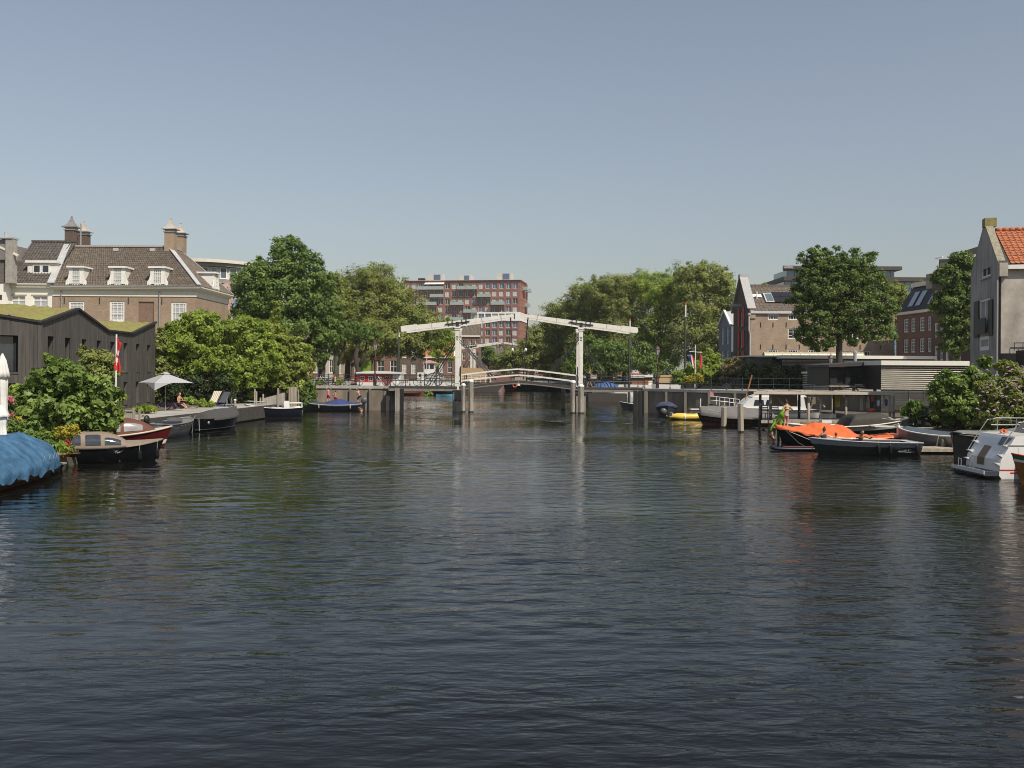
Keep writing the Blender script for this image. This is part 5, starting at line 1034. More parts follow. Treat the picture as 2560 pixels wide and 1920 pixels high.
# individual clay pantiles on the visible slope
rs0, rs1 = Vector((LG + .2, 0, zs - .05)), Vector((LG / 2 + .15, 0, za - .25)); up_ = (rs1 - rs0); nrow = 13; tl = up_.length / nrow; upn = up_.normalized(); nrm = Vector((-upn.z, 0, upn.x)); nrm = -nrm if nrm.z < 0 else nrm
MB().add([tuple(rs0), tuple(rs1), (rs1.x, 9, rs1.z), (rs0.x, 9, rs0.z)], [(0, 1, 2, 3)]).build('roof_boarding', darkwood, gp)
MB().add([tuple(rs1), (0, 0.3, zs), (0, 9, zs), (rs1.x, 9, rs1.z)], [(0, 1, 2, 3)]).build('far_roof_slope', tile_dk, gp)
def tile_mesh():
    mb = MB(); tw = .3; prof = [(0, .014), (.06, .0), (.13, -.014), (.2, .006), (.25, .05), (.295, .022)]
    vs = []
    for (a, z) in prof:
        lo = nrm * (z + .05); hi = upn * (tl + .05) + nrm * (z + .012); b = nrm * (z + .02) 
        vs += [Vector((0, a, 0)) + lo, Vector((0, a, 0)) + hi, Vector((0, a, 0)) + b]
    fs = []
    for i in range(len(prof) - 1): q = i * 3; fs += [(q, q + 1, q + 4, q + 3), (q + 2, q, q + 3, q + 5)]
    mb.add(vs, fs); me = bpy.data.meshes.new('roof_tile'); me.from_pydata([tuple(v) for v in mb.v], [], mb.f); me.materials.append(tile_or); return me
tm = tile_mesh(); g = random.Random(5)
for j in range(nrow):
    for i in range(13):
        p = rs0 + upn * tl * j; inst('roof_tile', tm, gp, (p.x + g.uniform(-.004, .004), .58 + i * .3, p.z + g.uniform(-.006, .01)), (0, 0, g.uniform(-.01, .01)))
for i in range(10): MB().tube([(LG / 2 + .12, .6 + i * .36, za - .16), (LG / 2 + .12, .94 + i * .36, za - .13)], [.12, .14], 8).build('ridge_tile', tile_or, gp, True)
dx = LG - .4; b = box1('dormer', darkwood, gp, LG / 2 + 1.2, LG + .0, 3.05, 4.3, zs + .25, zs + 1.45); box1('dormer_roof', blk, b, LG / 2 + .8, LG + .1, 2.95, 4.4, zs + 1.452, zs + 1.55)
# dark ground floor annex in front of the side wall
box1('dark_annex', mat('dark_annex_walls', (.022, .02, .018), .8, var=.2), gp, LG + .1, LG + 2.2, .9, 9, .75, 5.15)  # annex walls in one near-black colour
rl = MB().tube([(LG + .15, .8, 5.6), (LG + .15, 8, 5.6)], .03, 5)
for k in range(16): rl.tube([(LG + .15, .8 + k * .45, 5.15), (LG + .15, .8 + k * .45, 5.6)], .02, 4)
rl.build('railing', black, gp); wdw = window(gp, 0, 0, .85, 1.7, 1, 1, 0, fm=cream, pm=glass); wdw.matrix_basis = Matrix.Translation((LG + 2.25, 1.9, 1.9)) @ Matrix.Rotation(R(90), 4, 'Z')
# background tree line closing the horizon
tg = MB()
for i, (u0, u1, D, lab) in enumerate([(1130, 1330, 330, 'distant dark tree belt at the end of the canal'), (2225, 2600, 150, 'distant green belt behind the right houses'), (-60, 60, 150, 'distant green belt behind the left houses')]):
    p = gx((u0 + u1) / 2, D); n = 9; t = thing('tree_belt', lab, 'trees', (p, D, 2.2)); 
    bl = [((gx(u0 + (u1 - u0) * (k + .5) / n, D) - p), 0, 3.2 if i else 5, (gx(u1, D) - gx(u0, D)) / n, 3, 4.5 if i == 0 else 3.6) for k in range(n)]
    inst('foliage', leaf_mesh('foliage', bl, 6000, .45 if i == 0 else .3, 900 + i, L_dark), t)['kind'] = 'stuff'
# ------------------------------------------------------------------ boats: local x towards the bow, z up from the water
def lerp(a, b, t): return a + (b - a) * t
class Hull:
    def __init__(s, L, B, zs, zm, zb, sw=.75, fine=2.1, flare=.78, rake=.5, draft=.25, tum=.0):
        s.L, s.B, s.zs, s.zm, s.zb, s.sw, s.fine, s.flare, s.rake, s.draft = L, B, zs, zm, zb, sw, fine, flare, rake, draft
    def sheer(s, t):
        return s.zs * (1 - t) * (1 - 2 * t) + 4 * s.zm * t * (1 - t) + s.zb * t * (2 * t - 1)
    def hb(s, t):
        return s.B / 2 * (s.sw + (1 - s.sw) * math.sin(math.pi / 2 * min(1, t / .5)) if t < .5 else max(.012, 1 - ((t - .5) / .5) ** s.fine))
    def P(s, t, f, side, off=0):
        h = s.sheer(t); z = -s.draft + (h + s.draft) * f ** 1.25
        y = s.hb(t) * (f ** .42) * (s.flare + (1 - s.flare) * f) + off
        x = -s.L / 2 + s.L * t - s.rake * t ** 4 * (1 - f)
        return Vector((x, y * side, z))
    def mesh(s, f0=0, f1=1, nx=18, nf=7, off=0):
        mb = MB()
        for side in (-1, 1): mb.surf(lambda t, f: s.P(t, f, side, off), 0, 1, nx, f0, f1, nf)
        tr = [s.P(0, f0 + (f1 - f0) * k / nf, -1, off) for k in range(nf + 1)] + [s.P(0, f0 + (f1 - f0) * (nf - k) / nf, 1, off) for k in range(nf + 1)]
        if off == 0: mb.add(tr, [tuple(range(len(tr)))])
        return mb
    def rail(s, r=.035, dz=0, n=18, off=0):
        mb = MB()
        for side in (-1, 1): mb.tube([s.P(k / n, 1, side, off) + Vector((0, 0, dz)) for k in range(n + 1)], r, 5)
        mb.tube([s.P(0, 1, -1) + Vector((0, 0, dz)), s.P(0, 1, 1) + Vector((0, 0, dz))], r, 5); return mb
    def deck(s, dz=-.03, t0=0, t1=1, w=.94, n=14):
        return MB().surf(lambda t, a: Vector((s.P(t, 1, 1).x, s.hb(t) * w * a, s.sheer(t) + dz)), t0, t1, n, -1, 1, 4)
    def well(s, t0, t1, z, w=.82, n=10):
        """open cockpit: floor and inner sides"""
        mb = MB().surf(lambda t, a: Vector((s.P(t, 1, 1).x, s.hb(t) * w * .8 * a, z)), t0, t1, n, -1, 1, 2)
        for sd in (-1, 1): mb.surf(lambda t, q: Vector((s.P(t, 1, 1).x, s.hb(t) * w * (.8 + .2 * q) * sd, lerp(z, s.sheer(t) + .01, q))), t0, t1, n, 0, 1, 2)
        for t in (t0, t1): 
            h = s.hb(t) * w; x = s.P(t, 1, 1).x; mb.add([(x, -h * .8, z), (x, h * .8, z), (x, h, s.sheer(t)), (x, -h, s.sheer(t))], [(0, 1, 2, 3)])
        return mb
    def side_decks(s, t0, t1, w=.82, n=12, dz=0.0):
        mb = MB()
        for sd in (-1, 1): mb.surf(lambda t, q: Vector((s.P(t, 1, 1).x, s.hb(t) * (w + (1 - w) * q) * sd, s.sheer(t) + dz)), t0, t1, n, 0, 1, 1)
        if t0 > 0: mb.surf(lambda t, a: Vector((s.P(t, 1, 1).x, s.hb(t) * a, s.sheer(t) + dz)), 0, t0, 3, -1, 1, 4)
        if t1 < 1: mb.surf(lambda t, a: Vector((s.P(t, 1, 1).x, s.hb(t) * a, s.sheer(t) + dz + .03 * (1 - a * a))), t1, 1, 8, -1, 1, 4)
        return mb
    def cover(s, t0, t1, ridge, over=.04, drop=.12, n=26, na=16, p=1.6, wr=.018, fold=0, hem=0, seed=1):
        g = random.Random(seed); ph = [g.uniform(0, 6) for _ in range(6)]
        def f(t, a):
            A = abs(a); h = s.hb(t) * (1 + over) + .02; x = s.P(t, 1, 1).x; z0 = s.sheer(t) + .03; k = (t - t0) / (t1 - t0)
            edge = min(1, min(k, 1 - k) * 14)
            w = wr * (math.sin(x * 9 + a * 5 + ph[0]) + math.sin(x * 17 - a * 8 + ph[1]) * .6 + 1.4 * (1 - abs(math.sin(x * 5.3 + a * 3.1 + ph[4]))) ** 4 + 1.2 * (1 - abs(math.sin(x * 3.7 - a * 4.3 + ph[5]))) ** 6) + fold * (1 - abs(math.sin(x * 2.6 + .5 * a + ph[2]))) ** 2 * (1 - A ** 3)
            if A <= .86: q = A / .86; return Vector((x, a / .86 * h, z0 + ridge(k) * (1 - q ** p) + w * (1 - .5 * q)))
            q = (A - .86) / .14; hw = hem * (math.sin(x * 5 + ph[3]) + .7 * math.sin(x * 11 + ph[4])); sw_ = hem * .5 * math.sin(x * 8 + ph[5] + q * 2)
            return Vector((x, math.copysign(h + (.015 + sw_ * q), a), z0 - (drop + hw) * q + w * .5))
        mb = MB().surf(f, t0, t1, n, -1, 1, na)
        for t in (t0, t1):
            row = [f(t, -1 + 2 * k / na) for k in range(na + 1)]; x = row[0].x; mb.add(row, [tuple(range(len(row)))])
        return mb
def boat(label, x, y, deg, H, hm, rm=None, band=None, group=None, name='moored_boat', cat='boat', rz=.035):
    t = thing(name, label, cat, (x, y, 0), R(deg), group)
    H.mesh(0, 1).build('hull', hm, t, True)
    if rm: H.rail(rz).build('gunwale', rm, t, True)
    if band:
        bm_, f0, f1 = band; H.mesh(f0, f1, nf=1, off=.006).build('painted_band', bm_, t, True)
    return t
def fender(t, p, m=None, r=.09, h=.42, line=.35):
    f = MB().lathe([(.02, -h / 2), (r * .8, -h * .42), (r, -h * .2), (r, h * .2), (r * .8, h * .42), (.02, h / 2)], 8, p).build('fender', m or rubber, t, True)
    MB().tube([(p[0], p[1], p[2] + h / 2), (p[0], p[1] , p[2] + h / 2 + line)], .008, 4).build('line', rope, f)
def outboard(t, x, y, z, m, tilt=0, s=1.0):
    M_ = Matrix.Translation((x, y, z)) @ Matrix.Rotation(tilt, 4, 'Y') @ Matrix.Scale(s, 4)
    o = MB().surf(lambda a, b: (-.14 + .20 * math.cos(a) * math.sin(b), .13 * math.sin(a) * math.sin(b), .3 + .22 * math.cos(b)), 0, 6.2832, 12, .05, math.pi - .05, 8).build('outboard_motor', m, t, True); o.matrix_basis = M_
    MB().box(-.2, -.08, -.05, .05, -.55, .2).box(-.26, .0, -.1, .1, -.42, -.39).box(-.08, .05, -.08, .08, -.1, .15).tube([(-.35, 0, -.6), (-.05, 0, -.6)], .05, 6).build('motor_leg', black, o)
navy = mat('black_gloss_hull', (.008, .009, .011), .12, var=.3, spec=.6); blackhull = mat('black_hull', (.010, .010, .011), .3, var=.3)
rubber = mat('black_rubber', (.010, .010, .010), .7, spec=.15); maroon = mat('maroon_gloss_hull', (.10, .012, .012), .15, var=.15); cloth_m = mat('rust_brown_canvas', (.13, .045, .03), .7, var=.12, scale=3, bump=.2)
tan = mat('tan_canvas', (.23, .18, .135), .8, var=.1, scale=4, bump=.3); vinyl = mat('clear_vinyl', (.035, .04, .05), .08, var=.4, spec=.8); vinylp = mat('hazy_vinyl', (.30, .29, .28), .2, var=.35, scale=1.5, spec=.7)
alu = mat('aluminium_hull', (.24, .235, .225), .4, metal=.3, var=.2, scale=1.5); dcanvas = mat('charcoal_canvas', (.055, .052, .050), .8, var=.15, scale=3, bump=.3); gcanvas = mat('grey_canvas', (.15, .143, .137), .8, var=.12, scale=2, bump=.3)
bcanvas = mat('blue_tarpaulin', (.020, .080, .17), .65, var=.28, scale=2.6, bump=1, bscale=9, col2=(.070, .18, .30)); navyc = mat('navy_canvas', (.045, .052, .10), .75, var=.15, scale=2, bump=.3); bluec = mat('blue_canvas', (.03, .05, .17), .7, var=.2, scale=2, bump=.3)
gel = mat('white_gelcoat', (.72, .71, .68), .2, var=.04, spec=.6); ora = mat('orange_tarpaulin', (.66, .14, .035), .35, var=.12, scale=2, bump=.4, bscale=6); varn = mat('varnished_wood', (.32, .13, .035), .25, var=.35, scale=3, stretch=(.2, 1, 1)); rusty = mat('rusty_steel', (.13, .055, .03), .8, var=.4, scale=5)
olive = mat('olive_grey_hull', (.075, .078, .065), .5, var=.3, scale=2); sandp = mat('sand_paint', (.5, .43, .33), .6)

# 1. big blue tarpaulin boat
H = Hull(9.2, 2.5, .62, .58, .72, sw=.8, fine=2.6, rake=.3, flare=.9)
t = boat('wooden boat wrapped in a wrinkled bright blue tarpaulin at the left edge', -16.95, 31.7, 96, H, mat('brown_planked_hull', (.16, .075, .035), .5, var=.3, stretch=(.2, 1, 3)), cream, (mat('grey_boot_stripe', (.35, .32, .25), .6), .60, .68))
H.cover(.01, .995, lambda k: .95 * min(1, (1 - k) * 2.4 + .12) ** .8, over=.04, drop=.30, n=120, na=40, p=1.9, wr=.026, fold=.085, hem=.06, seed=4).build('tarpaulin', bcanvas, t, True)
vent = MB()
for tt, yy in ((.80, -.35), (.87, -.15), (.90, -.55), (.74, .2)):
    p = Vector((H.P(tt, 1, 1).x, yy, H.sheer(tt) + .03 + .95 * min(1, (1 - tt) * 2.4 + .12) ** .8 * (1 - abs(yy / H.hb(tt)) ** 1.9) + .05)); vent.add([p, p + Vector((.16, .0, .02)), p + Vector((.05, -.03, .14))], [(0, 1, 2)])
vent.build('open_seam', rubber, t)
for k in range(7): MB().tube([H.P(.55 + k * .06, 1, -1, .06) + Vector((0, 0, .30)), H.P(.55 + k * .06, .75, -1, .08)], .006, 4).build('tie_line', rope, t)

# 2. black boat with tan hood
H = Hull(3.9, 1.75, .66, .64, .88, sw=.86, fine=2.3, rake=.5, flare=.86)
t = boat('black sloop with tan canvas hood with dark windows and outboard at the stern', -16.4, 39.6, 27, H, navy, darkwood, None)
H.cover(.60, .985, lambda k: .16 * (1 - k) + .02, over=.0, drop=.05, wr=.004).build('bow_cover', tan, t, True)
def hood(H, t0, t1, h, m, par, wins, wm, lean0=.25, lean1=.55, w=.98, n=16, na=16, flat=.75):
    def f(k, a, o=0.0):
        t = lerp(t0, t1, k); s_ = math.sin(min(1, k / lean0) * math.pi / 2) if k < lean0 else (math.cos((k - (1 - lean1)) / lean1 * math.pi / 2) ** .75 if k > 1 - lean1 else 1)
        ang = a * math.pi / 2; hh = max(.02, h * s_) + o; y = (H.hb(t) * w + o) * math.copysign(abs(math.sin(ang)) ** flat, a); z = hh * abs(math.cos(ang)) ** flat
        return Vector((H.P(t, 1, 1).x, y, H.sheer(t) + .02 + z))
    b = MB().surf(lambda k, a: f(k, a), 0, 1, n, -1, 1, na).build('canvas_hood', m, par, True)
    for (k0, k1, a0, a1) in wins:
        for sd in (-1, 1):
            def g_(k, q):
                ca = ((k - k0) / (k1 - k0) - .5) * 2; r = .12 * (abs(ca) ** 6); return f(k, sd * lerp(a0, a1 + r * (a0 - a1), q), .012)
            MB().surf(g_, k0, k1, 8, 0, 1, 5).build('hood_window', wm, b, True)
    return b, f
b, f = hood(H, .03, .66, .62, tan, t, [(.06, .22, .92, .42), (.29, .52, .93, .40), (.58, .83, .93, .58)], vinyl, lean0=.12, lean1=.5)
outboard(t, -1.98, 0, .55, black, s=1.2); fender(t, (.9, -.95, .3)); fender(t, (1.6, -.72, .34))
outb = MB().lathe([(.05, 0), (.12, .03), (.13, .1), (.04, .14)], 8, (-1.5, -.95, .32)).build('orange_fender', ora, t)
# 3. maroon launch
H = Hull(4.9, 1.9, .66, .64, 1.0, sw=.85, fine=2.1, rake=.55)
t = boat('maroon launch with rust brown hood, cream rail and pale boot stripe', -19.0, 46.4, 24, H, maroon, sandp, (cream, .42, .58), rz=.05)
H.side_decks(.0, .72).build('deck', gel, t, True)
hood(H, .06, .84, .78, cloth_m, t, [(.08, .32, .93, .40), (.38, .58, .93, .40), (.62, .84, .93, .56)], vinylp, lean0=.1, lean1=.42, w=.86)
# 4. aluminium landing boat
H = Hull(5.0, 1.75, .82, .74, .98, sw=.9, fine=3.5, rake=.25, flare=.9)
t = boat('bare grey aluminium work boat moored between maroon launch and black covered boat', -19.45, 54.6, 84, H, alu, alu, (mat('scuffed_alu', (.13, .13, .125), .5, var=.3, scale=2), .72, .86))
H.well(.06, .9, .25).build('cockpit', mat('alu_floor', (.3, .29, .26), .6, var=.2), t); H.side_decks(.06, .9).build('side_deck', alu, t, True)
box1('bench', mat('blue_grey_cushion', (.03, .035, .06), .8), t, -.6, .2, -.6, .6, .3, .85); box1('console', alu, t, .5, 1.0, -.3, .4, .3, 1.0)
for k in range(6): MB().lathe([(.03, 0), (.03, .02)], 6, H.P(.45 + k * .09, .9, -1, .01)).build('rivet_knob', gel, t)
outboard(t, -2.55, 0, .75, black, s=1.1)
# 5. black covered tender
H = Hull(5.6, 2.1, .82, .78, 1.05, sw=.92, fine=2.7, rake=.35, flare=.92)
t = boat('black tender with dark grey fitted cover and steel stern ladder', -18.9, 60.6, 74, H, navy, black, (mat('grey_boot_top', (.42, .41, .38), .5), .44, .48))
H.cover(.26, .99, lambda k: .42 * math.sin(min(1, (k + .25)) * math.pi * .72) + .02, drop=.12, over=.02).build('cover', dcanvas, t, True)
H.well(.02, .26, .35).build('cockpit', dcanvas, t); H.side_decks(.02, .26).build('side_deck', black, t)
for yy in (-.55, -.2): MB().tube([(-2.6, yy, 1.0), (-2.88, yy, .75), (-2.88, yy, .2), (-2.98, yy, -.1)], .025, 5).build('stern_ladder', chrome, t)
MB().tube([(-2.6, -.8, .85), (-2.85, -.95, .9), (-2.85, -1.0, .1)], .03, 6).build('stern_rail', chrome, t); MB().ell((-2.0, -1.07, .55), (.1, .06, .1)).build('port_light', chrome, t)
# 6. dark blue open boat
H = Hull(4.3, 1.9, .88, .82, 1.12, sw=.9, fine=3, rake=.3, flare=.9)
t = boat('dark blue open motor boat with steel rails and white seat box near the fence', -18.55, 74.6, 196, H, mat('dark_blue_hull', (.012, .015, .028), .35, var=.2), gel, (mat('oxide_hull', (.06, .055, .06), .5, var=.3), .30, .42))
H.side_decks(.12, .7, w=.7).build('deck', gel, t); H.well(.12, .7, .3, w=.7).build('cockpit', alu, t)
box1('seat_box', gel, t, -1.2, -.8, -.3, .3, .5, 1.35); MB().tube([(-.7, .5, .85), (-.7, .5, 1.2), (-.3, .5, 1.2), (-.3, .5, .85)], .025, 5).build('frame', chrome, t)
MB().tube([(.4, .85, .95), (.6, .8, 1.25), (1.9, .3, 1.35), (2.1, 0, 1.32), (1.9, -.3, 1.35), (.6, -.8, 1.25), (.4, -.85, .95)], .025, 5).build('bow_rail', chrome, t)
MB().tube([(-2.2, -.8, .9), (-2.2, -.8, 1.2), (-1.2, -.85, 1.2), (-1.2, -.85, .85)], .03, 5).tube([(-2.2, .8, .9), (-2.2, .8, 1.2), (-1.2, .85, 1.2), (-1.2, .85, .85)], .03, 5).build('stern_rail', white, t)
# 7. yellow dinghy end-on
H = Hull(2.9, 1.1, .45, .42, .62, sw=.8, fine=2.2, rake=.2)
t = boat('small yellow and black rowing dinghy end-on beside the sheet piles', -17.95, 78.5, 92, H, blackhull, black, (mat('yellow_paint', (.62, .50, .06), .5), .62, .92)); H.well(.08, .9, .12).build('cockpit', darkwood, t); H.side_decks(.08, .9).build('rim', black, t)
# 8. blue covered boat with children on it
H = Hull(6.1, 1.9, .66, .56, .92, sw=.8, fine=2.4, rake=.55)
t = boat('olive grey boat with sagging blue canvas cover carrying the climbing children', -16.85, 88.3, 180, H, olive, mat('grey_rub_rail', (.28, .28, .26), .6, var=.2), None, rz=.06)
def two(k): return .10 + .42 * math.exp(-((k - .34) / .15) ** 2) + .30 * math.exp(-((k - .86) / .18) ** 2)
H.cover(.05, .985, two, over=.0, drop=.10, n=50, wr=.008, p=1.1).build('cover', navyc, t, True); H.cover(.04, .50, lambda k: two(.05 + k * .43) + .012, over=.01, drop=.11, n=30, wr=.012, p=1.1).build('blue_cover', bluec, t, True)
outboard(t, -3.05, -.1, .55, mat('grey_motor_hood', (.10, .105, .125), .35), s=1.45)
for q in (.15, .62): fender(t, tuple(H.P(q, .85, 1, .12)), mat('grey_fender', (.3, .3, .29), .5), .07, .4, .15)

# ------------------------------------------------------------------ right side
H = Hull(3.6, 1.6, .5, .5, .75, sw=.85, rake=.4); t = boat('small grey speedboat with low windscreen under the right bridge span', 12.6, 96.5, 190, H, mat('pale_grey_hull', (.16, .17, .18), .4), gel); H.side_decks(.1, .55).build('deck', gel, t); H.well(.1, .55, .2).build('cockpit', darkwood, t)
MB().surf(lambda a, q: (.2 + .25 * math.cos(a) - q * .12, .6 * math.sin(a), .62 + q * .28), -1.4, 1.4, 8, 0, 1, 1).build('windscreen', vinyl, t); MB().tube([(.3, 0, .6), (.3, 0, 1.7)], .04, 5).build('post', chrome, t)
H = Hull(4.4, 1.95, .72, .7, .95, sw=.85, fine=2.2, rake=.4); t = boat('dark covered tender bow-on against the quay wall right of the bridge', 13.35, 82.8, -96, H, mat('dark_grey_hull', (.04, .045, .055), .4), blackhull)
H.cover(.12, .97, lambda k: .50 * (1 - k) ** .5 * min(1, k * 8 + .3), over=-.02, drop=.1, p=3.2, wr=.01).build('cover', navyc, t, True)
# yellow inflatable
t = thing('inflatable_dinghy', 'yellow inflatable dinghy with tilted outboard motor', 'dinghy', (14.1, 76.4, 0), R(3)); yel = mat('yellow_rubber', (.72, .50, .08), .4, var=.08)
pts = [(-1.55, s_, .24 + .02 * k) for k, s_ in enumerate((-.62,))]
path = [(-1.7, -.62, .24), (-.8, -.64, .24), (.3, -.64, .26), (1.0, -.52, .33), (1.45, -.2, .42), (1.5, 0, .44), (1.45, .2, .42), (1.0, .52, .33), (.3, .64, .26), (-.8, .64, .24), (-1.7, .62, .24)]
MB().tube(path, [.06] + [.25] * 9 + [.06], 12).build('tube', yel, t, True); MB().box(-1.4, 1.1, -.45, .45, .08, .16).build('floor', gcanvas, t); box1('transom', white, t, -1.42, -1.36, -.45, .45, .1, .55)
MB().tube([(-.55, -.66, .24), (-.45, -.66, .24)], .257, 12).build('white_patch', white, t); outboard(t, -1.6, .1, .55, mat('grey_motor', (.10, .10, .10), .4, var=.3), R(-50), 1.25); box1('white_cushion', gel, t, .1, 1.0, -.3, .3, .8, .88); MB().box(.0, 2.2, -.35, .35, .55, .72).build('dark_bag', dcanvas, t)
MB().tube([(.2, -.5, .4), (1.0, -.3, .75), (2.3, -.1, 1.1)], .06, 6).build('pole', black, t)
# cruiser and grey tarpaulin boat
H = Hull(8.2, 2.5, 1.0, 1.0, 1.35, sw=.85, fine=2.4, rake=.8); t = boat('white motor cruiser with bow railing and cabin windows behind the grey covered boat', 19.2, 73.6, 180, H, gel, mat('dark_stripe', (.03, .03, .04), .4), (navy, .40, .5))
H.side_decks(.3, .32, w=.1).build('deck', gel, t, True)
cab = MB().prism([(-3.1, .95), (1.9, 1.12), (1.3, 1.72), (.9, 1.95), (-2.9, 1.95)], -.95, .95).build('cabin', gel, t)
for (x0, x1) in ((-2.7, -1.95), (-1.8, -1.0), (-.9, .0), (.1, .9)):
    for s_ in (-1, 1): MB().prism([(x0, 1.28), (x1, 1.28), (x1 - .1, 1.72), (x0 + .05, 1.72)], s_ * .955, s_ * .97).build('cabin_window', vinyl if x0 > -1 else vinylp, cab)
MB().prism([(-3.2, 1.95), (1.0, 1.95), (.5, 2.1), (-3.0, 2.1)], -.85, .85).build('cabin_roof', gel, t)
r = MB(); 
for s_ in (-1, 1): r.tube([(1.9, s_ * 1.0, 1.15), (2.0, s_ * 1.0, 1.75), (3.4, s_ * .5, 1.9), (4.0, 0, 1.95)], .025, 5).tube([(2.0, s_ * 1.0, 1.45), (3.4, s_ * .5, 1.6), (3.95, 0, 1.65)], .02, 4)
for q in ((2.7, .8), (3.4, .5)):
    for s_ in (-1, 1): r.tube([(q[0], s_ * q[1], 1.2), (q[0], s_ * q[1], 1.85)], .02, 4)
r.build('bow_rail', white, t); MB().tube([(1.3, 0, 1.7), (.8, 0, 3.6)], .05, 6).build('raised_mast', varn, t)
MB().add([(4.0, 0, 1.9), (4.0, 0, 2.35), (3.75, .02, 2.2), (3.72, .03, 1.95)], [(0, 1, 2, 3)]).build('pennant', mat('faded_pink_flag', (.5, .2, .22), .8), t)
H = Hull(5.6, 2.0, .72, .66, .9, sw=.7, fine=2.3, rake=.6); t = boat('dark steel boat under a long grey tarpaulin behind two mooring piles', 16.15, 69.2, 180, H, rusty, oldwood, (blackhull, .5, .88))
H.cover(.03, .97, lambda k: .62 * math.sin(min(1, .12 + k * .95) * math.pi * .75) + .04, drop=.2, over=.04, p=1.2, wr=.012, n=40).build('tarpaulin', gcanvas, t, True); MB().tube([(2.55, 0, .8), (2.55, 0, 1.9)], .04, 6).build('bow_post', white, t)
for a in (-.9, .9): MB().tube([(2.5, 0, 1.25), (.9, a, .85)], .02, 4).build('stay', oldwood, t)
g2 = 'wooden mooring piles at the right jetty'
pile_post(1809, 1069, 13, 1.42, 'short mooring pile in front of the grey tarpaulin boat', False, oldwood, grp=g2, lean=.02); pile_post(1852, 1081, 14, 1.85, 'taller mooring pile right of the short one', False, oldwood, grp=g2, lean=-.02)
# long pale sloop with dark hood
H = Hull(8.4, 2.1, .75, .62, 1.18, sw=.25, fine=2.2, rake=.6); t = boat('long white and black sloop with dark canvas hood, bow to the right', 20.7, 58.6, 3, H, blackhull, mat('cream_gunwale', (.62, .58, .47), .5), (mat('cream_strake', (.60, .57, .48), .4), .72, .97), rz=.05)
H.side_decks(.12, .72).build('deck', gel, t, True); H.well(.12, .72, .25).build('cockpit', darkwood, t)
def hp(k, a):
    x = lerp(-.2, 2.75, k); h = .66 * (math.sin(min(1, k / .12) * 1.57) if k < .12 else (1 if k < .55 else max(.03, 1 - ((k - .55) / .45) ** 1.5))); tt = (x + 4.2) / 8.4; ang = a * 1.57
    return Vector((x - .35 * (1 - k) * abs(math.sin(ang)), H.hb(tt) * .97 * math.copysign(abs(math.sin(ang)) ** .6, a), H.sheer(tt) + .02 + h * abs(math.cos(ang)) ** .55))
b = MB().surf(hp, 0, 1, 20, -1, 1, 16).build('canvas_hood', mat('brown_black_canvas', (.045, .040, .034), .8, var=.15, bump=.3), t, True)
MB().add([hp(.62, -.80) + Vector((0, -.02, 0)), hp(.93, -.80) + Vector((0, -.02, .0)), hp(.80, -.5) + Vector((0, -.02, .02))], [(0, 1, 2)]).build('hood_window', vinylp, b)
box1('white_bench', gel, t, -1.9, -1.3, -.3, .2, .75, .95); box1('bow_lid', varn, t, -3.0, -1.8, -.4, .4, .68, .78); 
for k in range(3): MB().bar(H.P(.93 + .018 * k, .9, -1, .02), H.P(.93 + .018 * k, 1, -1, .02), .06, .02).build('bow_stripe', black, t)
# orange tarpaulin boat
H = Hull(6.5, 2.1, .56, .46, .98, sw=.8, fine=2.5, rake=.75, flare=.9, draft=.3); t = boat('black boat under a bright orange tarpaulin, bow to the left', 17.2, 50.9, 180, H, blackhull, None)
def orr(k): return .10 + .60 * math.exp(-((k - .50) / .20) ** 4) * (1 if k > .5 else 1) + .12 * max(0, 1 - abs(k - .72) / .3)
H.cover(.02, .995, lambda k: .07 + .10 * max(0, 1 - abs(k - .78) * 4) + .52 / (1 + math.exp(-(k - .37) * 40)) / (1 + math.exp((k - .74) * 26)), over=.05, drop=.10, n=70, na=26, p=1.15, wr=.02, fold=.045, hem=.035, seed=9).build('tarpaulin', ora, t, True)
ch = MB().tube([H.P(.93, .95, 1, .03), H.P(.86, .5, 1, .10), H.P(.80, .32, 1, .1), H.P(.74, .28, 1, .12)], .022, 5).build('mooring_chain', rope, t); MB().tube([H.P(.95, .98, 1), H.P(.70, .55, 1, .9)], .015, 4).build('mooring_line', rope, t)
MB().box(-2.9, -1.9, -.5, .5, 1.0, 1.04).build('white_hatch', gel, t)
# green grey speedboat
H = Hull(5.05, 1.95, .62, .66, .78, sw=.9, fine=2.8, rake=.75, flare=.72, draft=.3); t = boat('dark green grey speedboat with pale sheer band and black fenders before the orange tarpaulin', 16.5, 45.2, 180.5, H, mat('green_grey_gloss', (.045, .055, .048), .15, var=.2, spec=.7), mat('pale_grey_rail', (.33, .34, .35), .4), (mat('pale_grey_band', (.30, .31, .32), .35), .80, 1.0), rz=.03)
H.side_decks(.08, .72, w=.8).build('deck', mat('pale_deck', (.42, .42, .42), .5), t, True); H.well(.08, .72, .15, w=.8).build('cockpit', dcanvas, t)
for q in (.42, .31, .06): p = H.P(q, .8, 1, .13); fender(t, (p.x, p.y, p.z - .22 + .1), rubber, .085, .45, .2)
MB().tube([(2.2, .3, .78), (2.3, .2, .92), (2.5, 0, .92), (2.3, -.2, .92), (2.2, -.3, .78)], .018, 5).build('bow_rail', redp, t)
sq = MB(); p0_ = H.P(.15, .68, 1, .012)
for k in range(5): q = p0_ + Vector((.10 * k - .2, .0, .03 * math.sin(k * 2.2))); sq.tube([q, q + Vector((.05, 0, .12)), q + Vector((.09, 0, -.02))], .014, 4)
sq.tube([p0_ + Vector((-.25, 0, -.09)), p0_ + Vector((.35, 0, -.07))], .01, 4).build('hull_lettering', mat('pale_lettering', (.5, .5, .5), .5), t)
